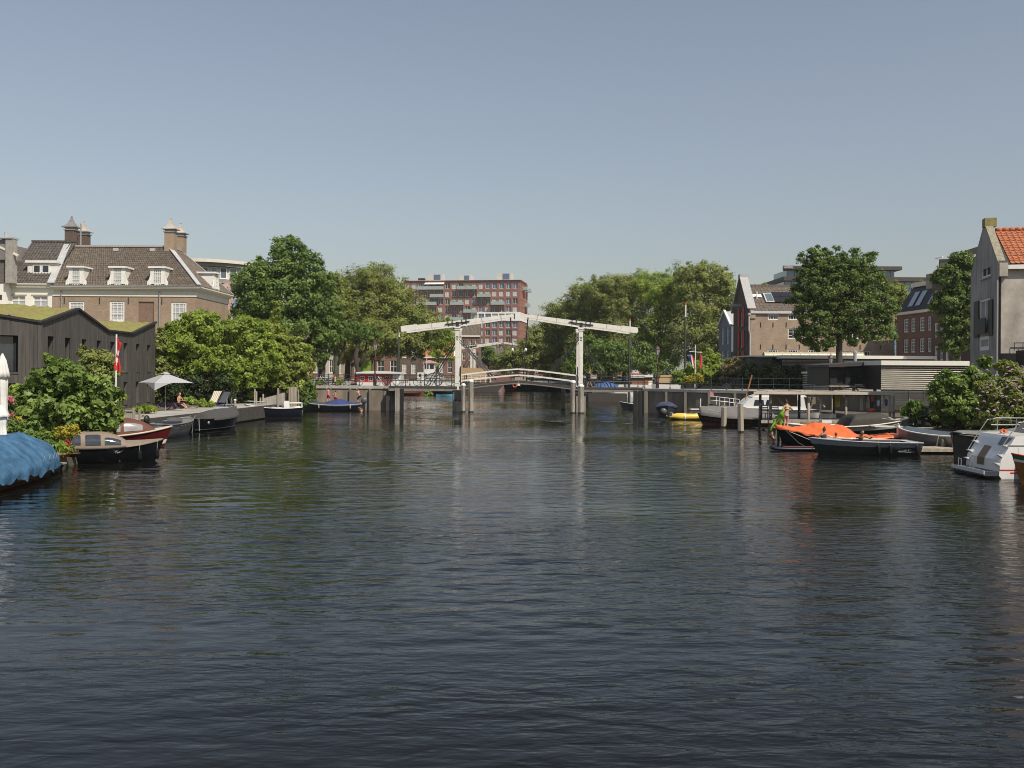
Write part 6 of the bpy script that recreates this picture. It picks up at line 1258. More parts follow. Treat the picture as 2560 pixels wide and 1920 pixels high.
# paddle board
t = thing('paddle_board', 'dark inflatable paddle board with red deck pad floating beside the speedboat', 'paddle board', (14.3, 47.3, 0), R(181))
MB().surf(lambda a, b: (1.55 * (1 if math.cos(a) > 0 else 1) * math.copysign(abs(math.cos(a)) ** .5, math.cos(a)), .40 * math.copysign(abs(math.sin(a)) ** .75, math.sin(a)) * math.sin(b) ** .4, .10 + .09 * math.cos(b) + (.06 * max(0, math.cos(a)) ** 6)), 0, 6.2832, 28, .08, math.pi - .08, 6).build('board', mat('navy_rubber', (.015, .02, .035), .45), t, True)
MB().surf(lambda a, b: (a, b, .197 + (.0)), -1.2, .9, 6, -.3, .3, 2).build('deck_pad', mat('red_deck_pad', (.16, .03, .025), .8), t)
# floating wooden jetty in front
t = thing('floating_jetty', 'bleached wooden floating jetty between speedboat and white yacht', 'jetty', (19.0, 46.4, 0), R(0))
for k in range(16): box1('plank', mat('bleached_planks', (.38, .33, .25), .85, var=.3, scale=4, random_obj=.15), t, .0 + k * .19, .175 + k * .19, -.55, .75, .22, .26)
box1('front_beam', oldwood, t, 0, 3.0, -.6, -.552, .10, .25); box1('float', darkwood, t, .1, 2.9, -.4, .6, -.3, .2)
# grey sloop
H = Hull(5.4, 1.9, .85, .8, 1.02, sw=.85, fine=2.6, rake=.12, flare=.9); t = boat('grey taupe sloop with white rail and thick mooring ropes behind the floating jetty', 21.55, 48.0, 118, H, mat('taupe_hull', (.16, .145, .135), .4, var=.08), white, (mat('taupe_topside', (.24, .215, .205), .35, var=.06), .72, .98), rz=.04)
H.cover(.05, .9, lambda k: .12, drop=.03, over=-.08, wr=.005).build('cover', mat('blue_grey_cover', (.07, .09, .11), .7, var=.1), t, True); box1('stem_post', white, t, 2.62, 2.74, -.06, .06, .1, 1.12); MB().ell((2.7, 0, 1.17), (.05, .05, .05)).build('stem_ball', chrome, t)
q = H.P(.55, .90, 1, .04)
MB().tube([H.P(.40, .98, 1, .05), H.P(.42, .6, 1, .25), H.P(.5, .35, 1, .35), H.P(.6, .25, 1, .3)], .03, 6).build('mooring_rope', rope, t)
lt = MB()
for k in range(9):
    a = H.P(.78 - k * .022, .84, 1, .012); lt.tube([a, a + Vector((0, .0, .08 + .03 * (k % 3)))], .008, 4)
    if k % 2 == 0: lt.tube([a, H.P(.78 - k * .022 - .016, .84, 1, .012)], .008, 4)
lt.build('name_lettering', mat('dark_lettering', (.05, .045, .04), .6), t); fender(t, tuple(H.P(.36, .7, 1, .14)), mat('grey_green_fender', (.14, .14, .11), .6), .12, .5, .1)
# black canal boat, bow to the left
H = Hull(6.5, 2.2, 1.0, .98, 1.28, sw=.85, fine=2.6, rake=.12, flare=.95, draft=.3); t = boat('black steel boat with upright bow and grey green cover left of the white yacht', 21.8, 43.6, 216, H, blackhull, blackhull, rz=.045)
H.cover(.05, .97, lambda k: .32 * (1 - k) ** .4 + .02, drop=.1, over=0, wr=.006).build('cover', mat('grey_green_canvas', (.16, .155, .135), .8, var=.15, bump=.3), t, True)
# white yacht, stern to the left
t = thing('motor_yacht', 'white motor yacht seen from its sloping stern with brown door and railings', 'yacht', (17.9, 36.5, 0), R(0))
BW = 1.3
MB().prism([(-.02, .12), (.0, .32), (.04, .68), (.58, 1.55), (.9, 1.58), (8, 1.75), (8.6, .9), (8.2, -.3), (.3, -.3)], -BW, BW).build('hull', gel, t)
MB().prism([(.0, .30), (1.0, .30), (1.0, .345), (0, .345)], -BW - .01, -BW + .05).box(.4, 8.3, -BW - .012, -BW - .002, .20, .245).build('red_stripe', redp, t)
box1('swim_platform', mat('dark_blue_platform', (.05, .055, .07), .5), t, -.55, .2, -BW + .02, BW - .02, .10, .26); box1('platform_edge', gel, t, -.58, -.552, -BW, BW, .16, .30)
def onst(y, z, o=.0): x = ((z - .32) * .11 if z < .68 else .04 + (z - .68) * .62) - o; return (x, y, z)
MB().add([onst(-.10, .40, .02), onst(.42, .40, .02), onst(.42, .68, .025), onst(.42, 1.12, .02), onst(-.10, 1.12, .02), onst(-.10, .68, .025)], [(0, 1, 2, 5), (5, 2, 3, 4)]).build('stern_door', mat('brown_stern_door', (.14, .09, .04), .5, var=.1), t)
MB().add([onst(-.95, 1.20, .02), onst(-.45, 1.20, .02), onst(-.45, 1.5, .02), onst(-1.2, 1.5, .02)], [(0, 1, 2, 3)]).build('stern_window', vinyl, t)
for s_ in (-1, 1):
    for z in (.55, .85, 1.2): x = onst(0, z)[0]; MB().prism([(x - .17, z + .02), (x + .05, z + .04), (x + .1, z - .1), (x - .04, z - .06)], s_ * (BW - .3), s_ * (BW - .01)).build('moulded_step', gel, t)
for y0 in (-.2, .75): MB().tube([(-.45, y0, .26), (-.45, y0, .55), (-.38, y0 + .38, .55), (-.38, y0 + .38, .26)], .02, 5).build('grab_rail', chrome, t)
for yy in (-1.15, 1.15):
    MB().tube([(.15, yy, .75), (-.02, yy, .85), (.25, yy, 1.3), (.75, yy, 2.05), (1.1, yy, 2.12), (3.4, yy, 2.12), (3.6, yy, 2.05)], .017, 6).tube([(.9, yy, 1.85), (3.4, yy, 1.85)], .015, 5).build('handrail', mat('dull_steel_rail', (.30, .30, .29), .5, metal=.3), t)
    for x in (1.15, 1.9, 2.7, 3.4): MB().tube([(x, yy, 1.58), (x, yy, 2.1)], .016, 5).build('stanchion', mat('dull_steel_rail', (.30, .30, .29), .5, metal=.3), t)
MB().tube([(.85, -1.15, 2.1), (.85, 1.15, 2.1)], .017, 6).build('cross_rail', MATS['dull_steel_rail'], t); MB().prism([(1.6, 1.6), (3.6, 1.65), (3.2, 2.1), (2.0, 2.06)], -.8, .8).build('grey_cover', gcanvas, t)
MB().prism([(3.3, 1.66), (7.0, 1.72), (6.2, 2.3), (4.0, 2.35)], -.95, .95).build('cabin', gel, t); box1('cabin_band', vinyl, t, 4.3, 6.1, -.96, -.952, 1.95, 2.2); MB().tube([(.8, .2, 1.62), (.9, .25, 1.72), (1.0, .15, 1.64), (.85, .05, 1.66)], .05, 6).build('red_hose', ora, t)
MB().box(.3, 8.2, -BW - .015, -BW - .003, 1.20, 1.24).build('rub_strake', mat('grey_strake', (.2, .2, .2), .5), t); MB().box(.95, 8, -BW - .02, -BW + .02, 1.575, 1.615).build('deck_edge', mat('dark_edge', (.05, .05, .05), .5), t)
fender(t, (.85, -BW - .18, .55), rubber, .13, .75, .5)
MB().lathe([(.05, 0), (.06, .06), (.05, .12)], 8, (4.5, -BW - .01, 1.4)).build('porthole', chrome, t)
# wooden rowing boat in the corner
H = Hull(5.2, 1.9, .85, .78, 1.08, sw=.5, fine=2.4, rake=.45, flare=.85, draft=.25); t = boat('varnished wooden boat with red and green painted rail at the lower right edge', 20.0, 33.3, 178, H, varn, redp, (mat('green_strake', (.03, .12, .05), .4), .90, .97), rz=.03)
H.mesh(.84, .895, nf=1, off=.008).build('white_strake', gel, t, True); H.side_decks(.1, .7).build('deck', varn, t, True); H.well(.1, .7, .25).build('cockpit', varn, t); MB().tube([(1.5, 0, 1.1), (1.8, .2, 1.14), (2.0, -.1, 1.12), (1.7, -.2, 1.14)], .03, 6).build('coiled_rope', rope, t)
# ------------------------------------------------------------------ pergola jetty on the right
pj = thing('pergola_jetty', 'weathered timber jetty with a long flat pergola roof on posts, right bank', 'jetty', (16.1, 63, 0)); PX = lambda u, D=63: gx(u, D) - 16.1
box1('front_fascia', mat('sunlit_tint_timber', (.50, .43, .33), .85, var=.3, scale=3, stretch=(.15, 1, 1), bump=.5), pj, -.35, 8.75, -.50, -.36, 2.40, 2.56)  # lighter than the other old timber, sunlight put into the colour
g = random.Random(2)
for k in range(34):                                                  # deck planks
    x = .3 + k * .25; box1('deck_plank', greywood, pj, x, x + .235, -.2, 2.6, .68, .72)
box1('deck_beam', oldwood, pj, .2, 8.9, -.28, -.2, .5, .70)
for y in (-.1, 1.9): box1('roof_beam', oldwood, pj, -.15, 8.6, y, y + .14, 2.36, 2.52)
for k in range(12):
    x = -.1 + k * .72; o = box1('roof_board', greywood, pj, x, x + .70 + g.uniform(-.02, .015), -.35, 2.35, 2.525 + g.uniform(0, .04), 2.575 + g.uniform(0, .05))
for u, y, r, m in ((1900, 0, .10, darkwood), (1926, .2, .11, oldwood), (1998, 1.9, .1, darkwood), (2021, -.05, .10, oldwood), (2115, .1, .09, oldwood), (2085, 2.0, .09, darkwood), (2226, 0, .10, oldwood), (2234, 0, .09, oldwood), (2180, 2.0, .08, darkwood)):
    MB().tube([(PX(u, 63 + y), y, -.8), (PX(u, 63 + y) + g.uniform(-.04, .04), y, 2.37)], [r, r * .9], 8).build('roof_post', m, pj, True)
for (a, b) in (((PX(2040), -.05, 2.3), (PX(2062), 0, 1.55)), ((PX(1952), 1.2, 2.3), (PX(1985), 1.0, 1.2)), ((PX(2032), .1, 2.2), (PX(2020), 0, .9))): MB().tube([a, b], .06, 6).build('brace', oldwood, pj)
box1('back_screen', mat('pale_back_screen', (.30, .26, .21), .8, var=.2), pj, PX(1925, 65.6), PX(1993, 65.6), 2.5, 2.56, 1.5, 2.4); box1('work_bench', varn, pj, PX(2010), PX(2060), .4, 1.0, 1.18, 1.24)
box1('shelf', oldwood, pj, PX(2205), PX(2275), -.2, .25, 1.25, 1.3); box1('planter', mat('terracotta', (.42, .15, .07), .8, var=.15), pj, PX(2238), PX(2262), -.15, .2, 1.302, 1.42)
lo = thing('low_landing', 'low wooden landing stage at water level left of the pergola posts', 'landing', (gx(1908, 64), 63.6, 0))
for k in range(4): box1('plank', oldwood, lo, -.55, .5, -.4 + k * .2, -.22 + k * .2, .10, .16)
box1('leg', darkwood, lo, -.1, .0, 0, .1, -.6, .1)
# fenders and ropes hanging from the pergola beam
for i, (u, l, m, lab) in enumerate([(2154, .95, rope, 'pale rope hank hanging from the pergola, leftmost of the hanging gear'), (2171, .8, rope, 'second hanging rope hank beside the red fender'), (2181, .45, ora, 'red fender hanging from the pergola beam'), (2187, .6, mat('blue_fender', (.03, .08, .2), .5), 'short blue fender hanging next to the red one'), (2196, .75, gel, 'white fender hanging in the middle of the row'), (2211, .8, rope, 'grey rope hank hanging right of the white fender'), (2216, .7, MATS['blue_fender'], 'long blue fender at the right end of the hanging row')]):
    t = thing('hanging_fender' if m is not rope else 'hanging_rope', lab, 'fender' if m is not rope else 'rope', (gx(u, 63.1), 63.1, 2.36), 0, 'gear hanging from the pergola beam')
    if m is rope:
        for q in (-.09, -.03, .03, .09): MB().tube([(q * .3, 0, 0), (q, 0, -l * .6), (q * .9, .02, -l - abs(q))], .02, 4).build('strand', rope, t)
    else: MB().lathe([(.03, -l), (.09, -l + .06), (.10, -l + .2), (.10, -l + .36), (.08, -l + .42), (.02, -l + .46)], 8).build('body', m, t, True); MB().tube([(0, 0, 0), (0, 0, -l + .46)], .012, 4).build('line', rope, t)
t = thing('red_bucket', 'red plastic bin standing on the pergola deck below the hanging fenders', 'bin', (gx(2178, 62.9), 62.9, .72)); MB().lathe([(.18, 0), (.26, .5), (.28, .55), (.22, .62), (.05, .64)], 10, (0, 0, .15)).build('bin', mat('coral_red_plastic', (.60, .09, .05), .5), t, True); MB().box(-.22, .22, -.2, .2, 0, .15).build('stand', oldwood, t)
for u, lab in ((1917, 'dark wooden chair left of the pergola post'), (1938, 'dark wooden chair right of the pergola post')):
    t = thing('garden_chair', lab, 'chair', (gx(u, 62.7), 62.7, .72), R(15 if u < 1930 else -10), 'chairs on the pergola jetty')
    box1('seat', black, t, -.24, .24, -.24, .24, .42, .46)
    for k in range(3): box1('back_slat', black, t, -.24, .24, .22, .25, .58 + k * .16, .66 + k * .16)
    for sx in (-.22, .22):
        for sy in (-.22, .22): box1('leg', black, t, sx - .025, sx + .025, sy - .025, sy + .025, 0, .42 if sy < 0 else 1.05)
for nm, lab, cat, u, D, z, m, bx in (('towel', 'yellow towel hanging in the shade under the pergola', 'towel', 2094, 64.6, 1.5, mat('yellow_towel', (.45, .36, .06), .8), (-.18, .18, 0, .03, 0, .75)), ('storage_box', 'white storage box on the pergola deck in front of the dark wall', 'box', 2072, 65, .74, white, (-.45, .45, -.2, .2, 0, .3)), ('crate', 'brown wooden crate on the pergola deck below the red bin', 'crate', 2165, 63.6, .74, varn, (-.3, .3, -.2, .2, 0, .28)), ('tall_board', 'upright white framed board leaning under the pergola', 'board', 2052, 64.4, .74, white, (-.05, .05, 0, .05, 0, 1.3))):
    t = thing(nm, lab, cat, (gx(u, D), D, z)); box1('body', m, t, *bx); box1('rim', oldwood, t, bx[0] - .02, bx[1] + .02, bx[2] - .015, bx[3] + .015, bx[5] + .001, bx[5] + .03)
# finger pier by the bathers with a ladder
fp = thing('finger_pier', 'short dark finger pier with steel ladder where two women bathe', 'pier', (gx(1968, 52.3), 52.3, 0))
for k in range(5): box1('plank', oldwood, fp, -.42, 1.6, -.45 + k * .2, -.27 + k * .2, .60, .66)
for x in (-.35, .3, .9): MB().tube([(x, -.4, -.8), (x, -.4, .62)], .07, 7).tube([(x, .4, -.8), (x, .4, .62)], .07, 7).build('pile_pair', darkwood, fp)
ld = MB()
for yy in (-.22, .2): ld.tube([(-.2, yy, .66), (-.25, yy, 1.25), (-.45, yy, 1.32), (-.62, yy, 1.1), (-.64, yy, -.4)], .022, 5)
for z in (.05, .35, .65): ld.tube([(-.64, -.22, z), (-.64, .2, z)], .02, 4)
ld.build('ladder', chrome, fp)

# ------------------------------------------------------------------ people
skin = mat('skin', (.50, .27, .18), .55, var=.06, scale=6); skin2 = mat('skin_tanned', (.36, .18, .11), .55, var=.06, scale=6)
hairb = mat('brown_hair', (.035, .018, .010), .6, var=.3); hairr = mat('auburn_hair', (.11, .035, .015), .6, var=.3)
def ik(a, b, l1, l2, pole):
    d = b - a; L_ = min(d.length, (l1 + l2) * .999); d.normalize(); b = a + d * L_; x = (l1 * l1 - l2 * l2 + L_ * L_) / (2 * L_); h = math.sqrt(max(0, l1 * l1 - x * x))
    p = (pole - d * pole.dot(d)).normalized(); return a + d * x + p * h, b
def person(label, loc, rz, H, pelvis, lean, hands, feet, face=0, sm=None, hm=None, hair='short', wear=(), knee=(0, -1, 0), elbow=(0, 1, -.3), headtilt=(0, 0), parent_scale=1):
    """local frame: the person faces -y. pelvis z, lean = chest offset (x,y) from the pelvis, hands/feet targets relative to the base"""
    sm = sm or skin; hm = hm or hairb; t = thing('person', label, 'person', loc, rz); k = H / 1.7
    pe = Vector(pelvis); tor = .50 * k; lv = Vector((lean[0], lean[1], 0)); up = Vector((lean[0], lean[1], math.sqrt(max(.05, tor * tor - lv.length_squared)))).normalized()
    side = Vector((1, 0, 0)); side = (side - up * side.dot(up)).normalized()
    chest = pe + up * tor * .72; sh = pe + up * tor; nk = pe + up * (tor + .09 * k); hd = nk + (up + Vector((headtilt[0], headtilt[1], 0))).normalized() * .13 * k
    V = [pe, pe + up * tor * .35, chest, sh, nk, hd]; Rr = [.125, .108, .125, .085, .05, .05]; E = [(0, 1), (1, 2), (2, 3), (3, 4), (4, 5)]
    def addc(pts, rs, root):
        prev = root
        for p, r in zip(pts, rs): V.append(p); Rr.append(r); E.append((prev, len(V) - 1)); prev = len(V) - 1
    HND = []
    for i, s in enumerate((-1, 1)):
        S = sh + side * s * .165 * k; el, wr = ik(S, Vector(hands[i]), .28 * k, .25 * k, Vector(elbow) + Vector((s * .4, 0, 0)))
        dirw = (wr - el).normalized(); pm_ = wr + dirw * .06 * k; addc([S, el, wr, pm_], [.052, .038, .026, .032], 3); HND.append((pm_, dirw))
    LEG = []
    for i, s in enumerate((-1, 1)):
        Hp = pe + side * s * .09 * k - Vector((0, 0, .03 * k)); kn, an = ik(Hp, Vector(feet[i]) + Vector((0, 0, .08 * k)), .41 * k, .40 * k, Vector(knee)); fd = Vector((0, -1, -.25)) if an.z < pe.z else Vector((0, -1, 0))
        addc([Hp, kn, an, an + fd.normalized() * .17 * k], [.088, .055, .038, .03], 0); LEG.append((Hp, kn, an))
    me = bpy.data.meshes.new('b'); me.from_pydata([tuple(v) for v in V], E, []); ob = bpy.data.objects.new('b', me); COL.objects.link(ob)
    md = ob.modifiers.new('s', 'SKIN'); me.skin_vertices[0].data[0].use_root = True
    for i, r in enumerate(Rr): me.skin_vertices[0].data[i].radius = (r * k, r * k * (.72 if i < 4 else 1))
    ob.modifiers.new('u', 'SUBSURF').levels = 1
    dg = bpy.context.evaluated_depsgraph_get(); ev = ob.evaluated_get(dg); m2 = ev.to_mesh(); mb = MB()
    mb.add([tuple(v.co) for v in m2.vertices], [tuple(p.vertices) for p in m2.polygons]); ev.to_mesh_clear(); bpy.data.objects.remove(ob)
    c, s_ = math.cos(face), math.sin(face); fw = Vector((s_, -c, 0)); hx_ = Vector((c, s_, 0))
    mb.surf(lambda a, b: tuple(hd + Vector((0, 0, .02 * k)) + (hx_ * math.cos(a) * .076 + fw * math.sin(a) * .092) * k * math.sin(b) + Vector((0, 0, .118 * k * math.cos(b)))), 0, 6.2832, 12, .03, 3.11, 8)
    mb.ell(tuple(hd + fw * .094 * k), (.014 * k, .02 * k, .02 * k), 6, 4)
    for s in (-1, 1): mb.ell(tuple(hd + hx_ * s * .078 * k), (.012 * k, .02 * k, .028 * k), 6, 4)
    for p, d in HND:
        q = d.cross(Vector((0, 0, 1)) if abs(d.z) < .8 else Vector((1, 0, 0))).normalized(); w = d.cross(q)
        for j, (o_, L_) in enumerate(((-.028, .062), (-.01, .072), (.01, .068), (.028, .055))): mb.tube([p + q * o_ * k, p + (q * o_ * 1.2 + d * L_ * .6) * k, p + (q * o_ * 1.2 + d * L_ + w * .02) * k], [.010 * k, .009 * k, .007 * k], 5)
        mb.tube([p - (d * .02 - q * .02) * k, p + (q * .055 + d * .02) * k, p + (q * .06 + d * .045) * k], [.012 * k, .010 * k, .008 * k], 5)
    mb.build('body', sm, t, True)
    hb = MB(); hc = hd + Vector((0, 0, .035 * k))
    hb.surf(lambda a, b: tuple(hc - fw * .012 * k + (hx_ * math.cos(a) * .084 + fw * math.sin(a) * .098) * k * math.sin(b) + Vector((0, 0, .118 * k * math.cos(b)))) if not (math.sin(a) > .2 and b > 1.05) else tuple(hc + (hx_ * math.cos(a) * .07 + fw * math.sin(a) * .08) * k * math.sin(1.05) + Vector((0, 0, .112 * k * math.cos(1.05)))), 0, 6.2832, 14, .02, 2.0, 8)
    if hair == 'long': hb.tube([hc - fw * .05 * k, hc - fw * .10 * k - Vector((0, 0, .16 * k)), hc - fw * .09 * k - Vector((0, 0, .36 * k))], [.08 * k, .085 * k, .04 * k], 8)
    if hair == 'bun': hb.ell(tuple(hc + Vector((0, 0, .12 * k)) - fw * .04 * k), (.045 * k, .045 * k, .045 * k))
    hb.build('hair', hm, t, True)
    for s in (-1, 1): MB().ell(tuple(hd + fw * .083 * k + hx_ * s * .03 * k + Vector((0, 0, .022 * k))), (.011 * k, .011 * k, .008 * k), 6, 4).build('eye', black, t)
    MB().ell(tuple(hd + fw * .086 * k - Vector((0, 0, .045 * k))), (.024 * k, .012 * k, .008 * k), 6, 4).build('mouth', mat('lips', (.30, .09, .07), .6), t)
    for wtype, wm in wear:
        b = MB()
        if wtype in ('shorts', 'skirt', 'trousers'):
            f_ = {'shorts': .8, 'skirt': .5, 'trousers': 1}[wtype]
            b.tube([pe + up * .10 * k, pe, pe - Vector((0, 0, .06 * k))], [.13 * k, .15 * k, .15 * k], 10)
            for (h_, kn, an) in LEG:
                b.tube([h_ + (pe - h_) * .2 + Vector((0, 0, .03 * k)), h_.lerp(kn, f_)], [.108 * k, .088 * k], 8)
                if wtype == 'trousers': b.tube([kn, an], [.07 * k, .055 * k], 8)
        elif wtype == 'briefs': b.tube([pe + up * .03 * k, pe - Vector((0, 0, .07 * k))], [.142 * k, .13 * k], 10)
        elif wtype == 'band': b.tube([chest - up * .03 * k, chest + up * .03 * k], [.138 * k, .138 * k], 12)
        elif wtype == 'shirt':
            b.tube([pe + up * .02 * k, pe + up * tor * .4, chest, sh + up * .02 * k], [.145 * k, .135 * k, .15 * k, .09 * k], 12); 
            for i, s in enumerate((-1, 1)): S = sh + side * s * .15 * k; b.tube([S + up * .01 - side * s * .05, S + (HND[i][0] - S) * .25], [.07 * k, .055 * k], 8)
        b.build({'shorts': 'shorts', 'skirt': 'skirt', 'trousers': 'trousers', 'briefs': 'bikini_bottom', 'band': 'bikini_top', 'shirt': 'shirt'}[wtype], wm, t, True)
    return t
pinkc = mat('hot_pink_cloth', (.72, .03, .20), .7); redc = mat('scarlet_cloth', (.70, .03, .03), .7); blackc = mat('black_cloth', (.015, .015, .018), .8); greyc = mat('grey_green_cloth', (.20, .22, .15), .8); whitec = mat('white_cloth', (.7, .68, .64), .8); lilac = mat('pale_lilac_cloth', (.45, .42, .50), .8)
def base(u, v, D): p = at(u, v, D); return p
p = base(821, 1006.5, 88.3); person('child in pink swim shorts standing on the blue covered boat, arms raised', p, math.pi, 1.34, (0, 0, .70), (0, -.03), [(-.20, -.05, 1.28), (.22, -.12, 1.50)], [(-.12, 0, 0), (.12, 0, 0)], wear=[('shorts', pinkc)], hm=hairr)
p = base(839, 1006.5, 88.3); person('child in red swim shorts bending by the quay wall on the blue covered boat', p, math.pi, 1.22, (0, .05, .50), (.02, -.10), [(-.22, -.2, 1.02), (.22, -.05, .62)], [(-.14, 0, 0), (.14, 0, 0)], sm=skin2, wear=[('shorts', redc)], knee=(0, -1, .1))
p = base(894, 1007, 88.6); person('boy in black shorts reaching up the quay wall from the boat', p, math.pi + .5, 1.5, (-.16, .22, .60), (.16, -.10), [(.40, -.20, 1.62), (.05, -.25, 1.60)], [(.05, 0, .02), (-.12, .1, .0)], wear=[('shorts', blackc)], hm=hairr, knee=(.7, -1, .2))
p = base(838, 968, 90.25); person('child climbing onto the quay, one leg hanging over the wall', p, math.pi - .3, 1.3, (0, .05, .52), (.02, -.06), [(-.45, -.1, 1.02), (.15, -.1, 1.15)], [(.22, -.10, .05), (-.05, .12, -.18)], wear=[('shorts', greyc)], hm=hairr, knee=(.3, -1, 0))
p = base(905, 1027.5, 87.4); p.z = -.95; person('swimmer in the water holding on to the grey outboard motor', p, math.pi + .4, 1.5, (0, 0, .62), (.06, -.02), [(.26, -.05, 1.30), (.10, -.2, 1.28)], [(-.1, 0, -.1), (.1, 0, -.1)], hm=hairb)
p = base(1472, 966, 91.2); p.z = 2.29; person('person in black walking a bicycle across the right span of the drawbridge', p, math.pi / 2, 1.66, (0, 0, .86), (0, -.05), [(-.12, -.42, .98), (.15, -.38, 1.0)], [(-.1, .22, 0), (.1, -.28, 0)], sm=skin, wear=[('shirt', blackc), ('shorts', blackc)], hair='bun', hm=hairr)
p = base(1965.5, 1077, 51.9); p.z = .67; person('woman in pale bikini standing on the pier beside a lime green air mattress', p, math.pi + .15, 1.62, (0, 0, .86), (-.05, -.04), [(-.30, -.25, 1.22), (.22, -.20, 1.05)], [(-.08, .05, 0), (.09, -.05, 0)], wear=[('briefs', lilac), ('band', lilac)], hair='bun', hm=hairb, face=-.7, headtilt=(.3, -.1))
p = base(1936, 1106, 52.4); p.z = -.55; person('woman in dark bikini climbing the steel ladder out of the water', p, R(75), 1.62, (0, .16, .92), (0, -.10), [(-.1, -.50, 1.30), (.14, -.48, 1.34)], [(-.08, -.20, .20), (.09, .0, .02)], wear=[('briefs', mat('wine_cloth', (.10, .02, .03), .7)), ('band', MATS['wine_cloth'])], hair='bun', hm=hairb, headtilt=(0, -.3))
am = thing('air_mattress', 'lime green inflatable air mattress held upright between the two bathing women', 'air mattress', tuple(at(1951, 1046, 52.4)))
o = MB().surf(lambda a, b: (.24 * math.copysign(abs(math.cos(a)) ** .6, math.cos(a)) * math.sin(b) ** .4, .055 * math.sin(a) * math.sin(b) ** .4, -.88 * math.cos(b)), 0, 6.2832, 20, .02, 3.12, 24).build('mattress', mat('lime_vinyl', (.16, .36, .015), .3, var=.35, scale=4), am, True); am.rotation_euler = (R(6), R(32), R(15))
for q in (-.10, 0, .10): MB().tube([(q, -.05, -.75), (q, -.058, 0), (q, -.05, .75)], .02, 5).build('air_rib', MATS['lime_vinyl'], am, True)
p = at(2058, 1092, 45.3); p.z = .14; person('person with a dark bun sitting in the green grey speedboat, leftmost passenger', p, R(200), 1.55, (0, 0, .34), (0, .04), [(-.25, -.3, .45), (.25, -.3, .45)], [(-.12, -.55, .05), (.12, -.55, .05)], hair='bun', wear=[('shirt', blackc)], sm=skin2, knee=(0, -.3, 1))
p = at(2090, 1095, 45.5); p.z = .06; person('small passenger low in the green grey speedboat, middle one', p, R(160), 1.3, (0, 0, .30), (0, .04), [(-.2, -.3, .4), (.2, -.3, .4)], [(-.12, -.45, .05), (.12, -.45, .05)], wear=[('shirt', mat('mustard_cloth', (.3, .2, .04), .8))], sm=skin2, hm=hairr, knee=(0, -.3, 1))
p = at(2148, 1095, 45.2); p.z = .16; person('shirtless man leaning on the side of the green grey speedboat, right passenger', p, R(20), 1.7, (.15, .2, .30), (-.10, -.28), [(-.40, -.45, .70), (.30, -.5, .68)], [(-.12, .45, .05), (.2, .5, .05)], sm=skin2, hm=hairb, wear=[('shorts', blackc)], knee=(0, .3, 1))
p = at(446, 1012, 67.5); p.z = .98; person('person with long auburn hair sitting low on the paved platform, legs stretched out', p, R(72), 1.65, (0, 0, .36), (0, -.08), [(-.2, -.35, .60), (.2, -.42, .58)], [(-.10, -.72, .02), (.12, -.62, .02)], hair='long', hm=hairr, wear=[('shorts', blackc)], sm=skin, knee=(0, -.2, 1))
t = thing('low_stool', 'low dark stool under the person on the platform', 'stool', (p.x, p.y, .98)); MB().box(-.3, .3, -.25, .25, .12, .24).build('seat', blackw, t); MB().box(-.28, -.2, -.2, .2, 0, .12).box(.2, .28, -.2, .2, 0, .12).build('leg_frame', blackw, t)

# ------------------------------------------------------------------ left bank furniture
t = thing('parasol', 'large open pale grey square parasol over the paved platform', 'parasol', (gx(414, 64), 64, .98)); T_ = 2.52; cnv = mat('grey_parasol_canvas', (.38, .38, .39), .8, var=.05)
cs = [(-1.95, .35), (.0, -1.95), (1.95, -.25), (0.1, 1.95)]; mb = MB()
def pan(a, b, i, j, n=8):
    pass
top = Vector((0, 0, T_ + .02)); 
for k in range(4):
    A_, B_ = Vector((*cs[k], T_ - .62)), Vector((*cs[(k + 1) % 4], T_ - .62)); Mid = (A_ + B_) / 2
    def fn(s, q, A_=A_, B_=B_):
        e = A_.lerp(B_, s); pnt = top.lerp(e, q); sag = 4 * s * (1 - s); pnt.z += -.05 * sag * q + .07 * sag * q * q; pnt = pnt.lerp(Vector((0, 0, pnt.z)), .10 * sag * q); return pnt
    MB().surf(fn, 0, 1, 10, .0, 1, 8).build('canopy_panel', cnv, t, True)
A_ = Vector((*cs[1], T_ - .62))
for s in (-1, 1):
    MB().surf(lambda a, q: A_ + Vector((s * a * 1.0, a * .75, -(.50 * (1 - a) ** 1.5) * q + .02)), 0, 1, 8, 0, 1, 3).build('valance', cnv, t, True)
MB().lathe([(.32, -.02), (.2, .05), (.04, .1)], 4, (0, 0, T_)).build('vent_cap', cnv, t); MB().tube([(0, 0, 0), (0, 0, T_)], .028, 8).build('pole', zinc, t)
for c in cs: MB().tube([(0, 0, T_ - .05), (c[0], c[1], T_ - .64)], .012, 4).build('rib', zinc, t)
def closed_parasol(label, u, D, z0, z1, w, tail=0):
    t = thing('closed_parasol', label, 'parasol', (gx(u, D), D, z0)); h = z1 - z0; MB().tube([(0, 0, 0), (0, 0, h)], .03, 8).build('pole', white, t)
    pr = [(w * 1.25, .0), (w * 1.35, h * .1), (w * 1.0, h * .35), (w * .85, h * .55), (w * .95, h * .70), (w * .9, h * .755), (w * 1.35, h * .76), (w * .7, h * .93), (w * .15, h * .995)]
    def f(a, b): i = min(int(b), len(pr) - 2); q = b - i; r = lerp(pr[i][0], pr[i + 1][0], q); z = lerp(pr[i][1], pr[i + 1][1], q); r *= 1 + .12 * math.sin(a * 7 + z * 2); return (r * math.cos(a), r * math.sin(a), z)
    MB().surf(f, 0, 6.2832, 36, 0, len(pr) - 1.001, 24).build('furled_canopy', whitec, t, True)
closed_parasol('tall closed white parasol at the left picture edge', 6, 36.5, .6, 4.4, .19)
closed_parasol('second closed white parasol, lower and nearer, behind the blue tarpaulin', 1, 32.5, .9, 2.6, .22)
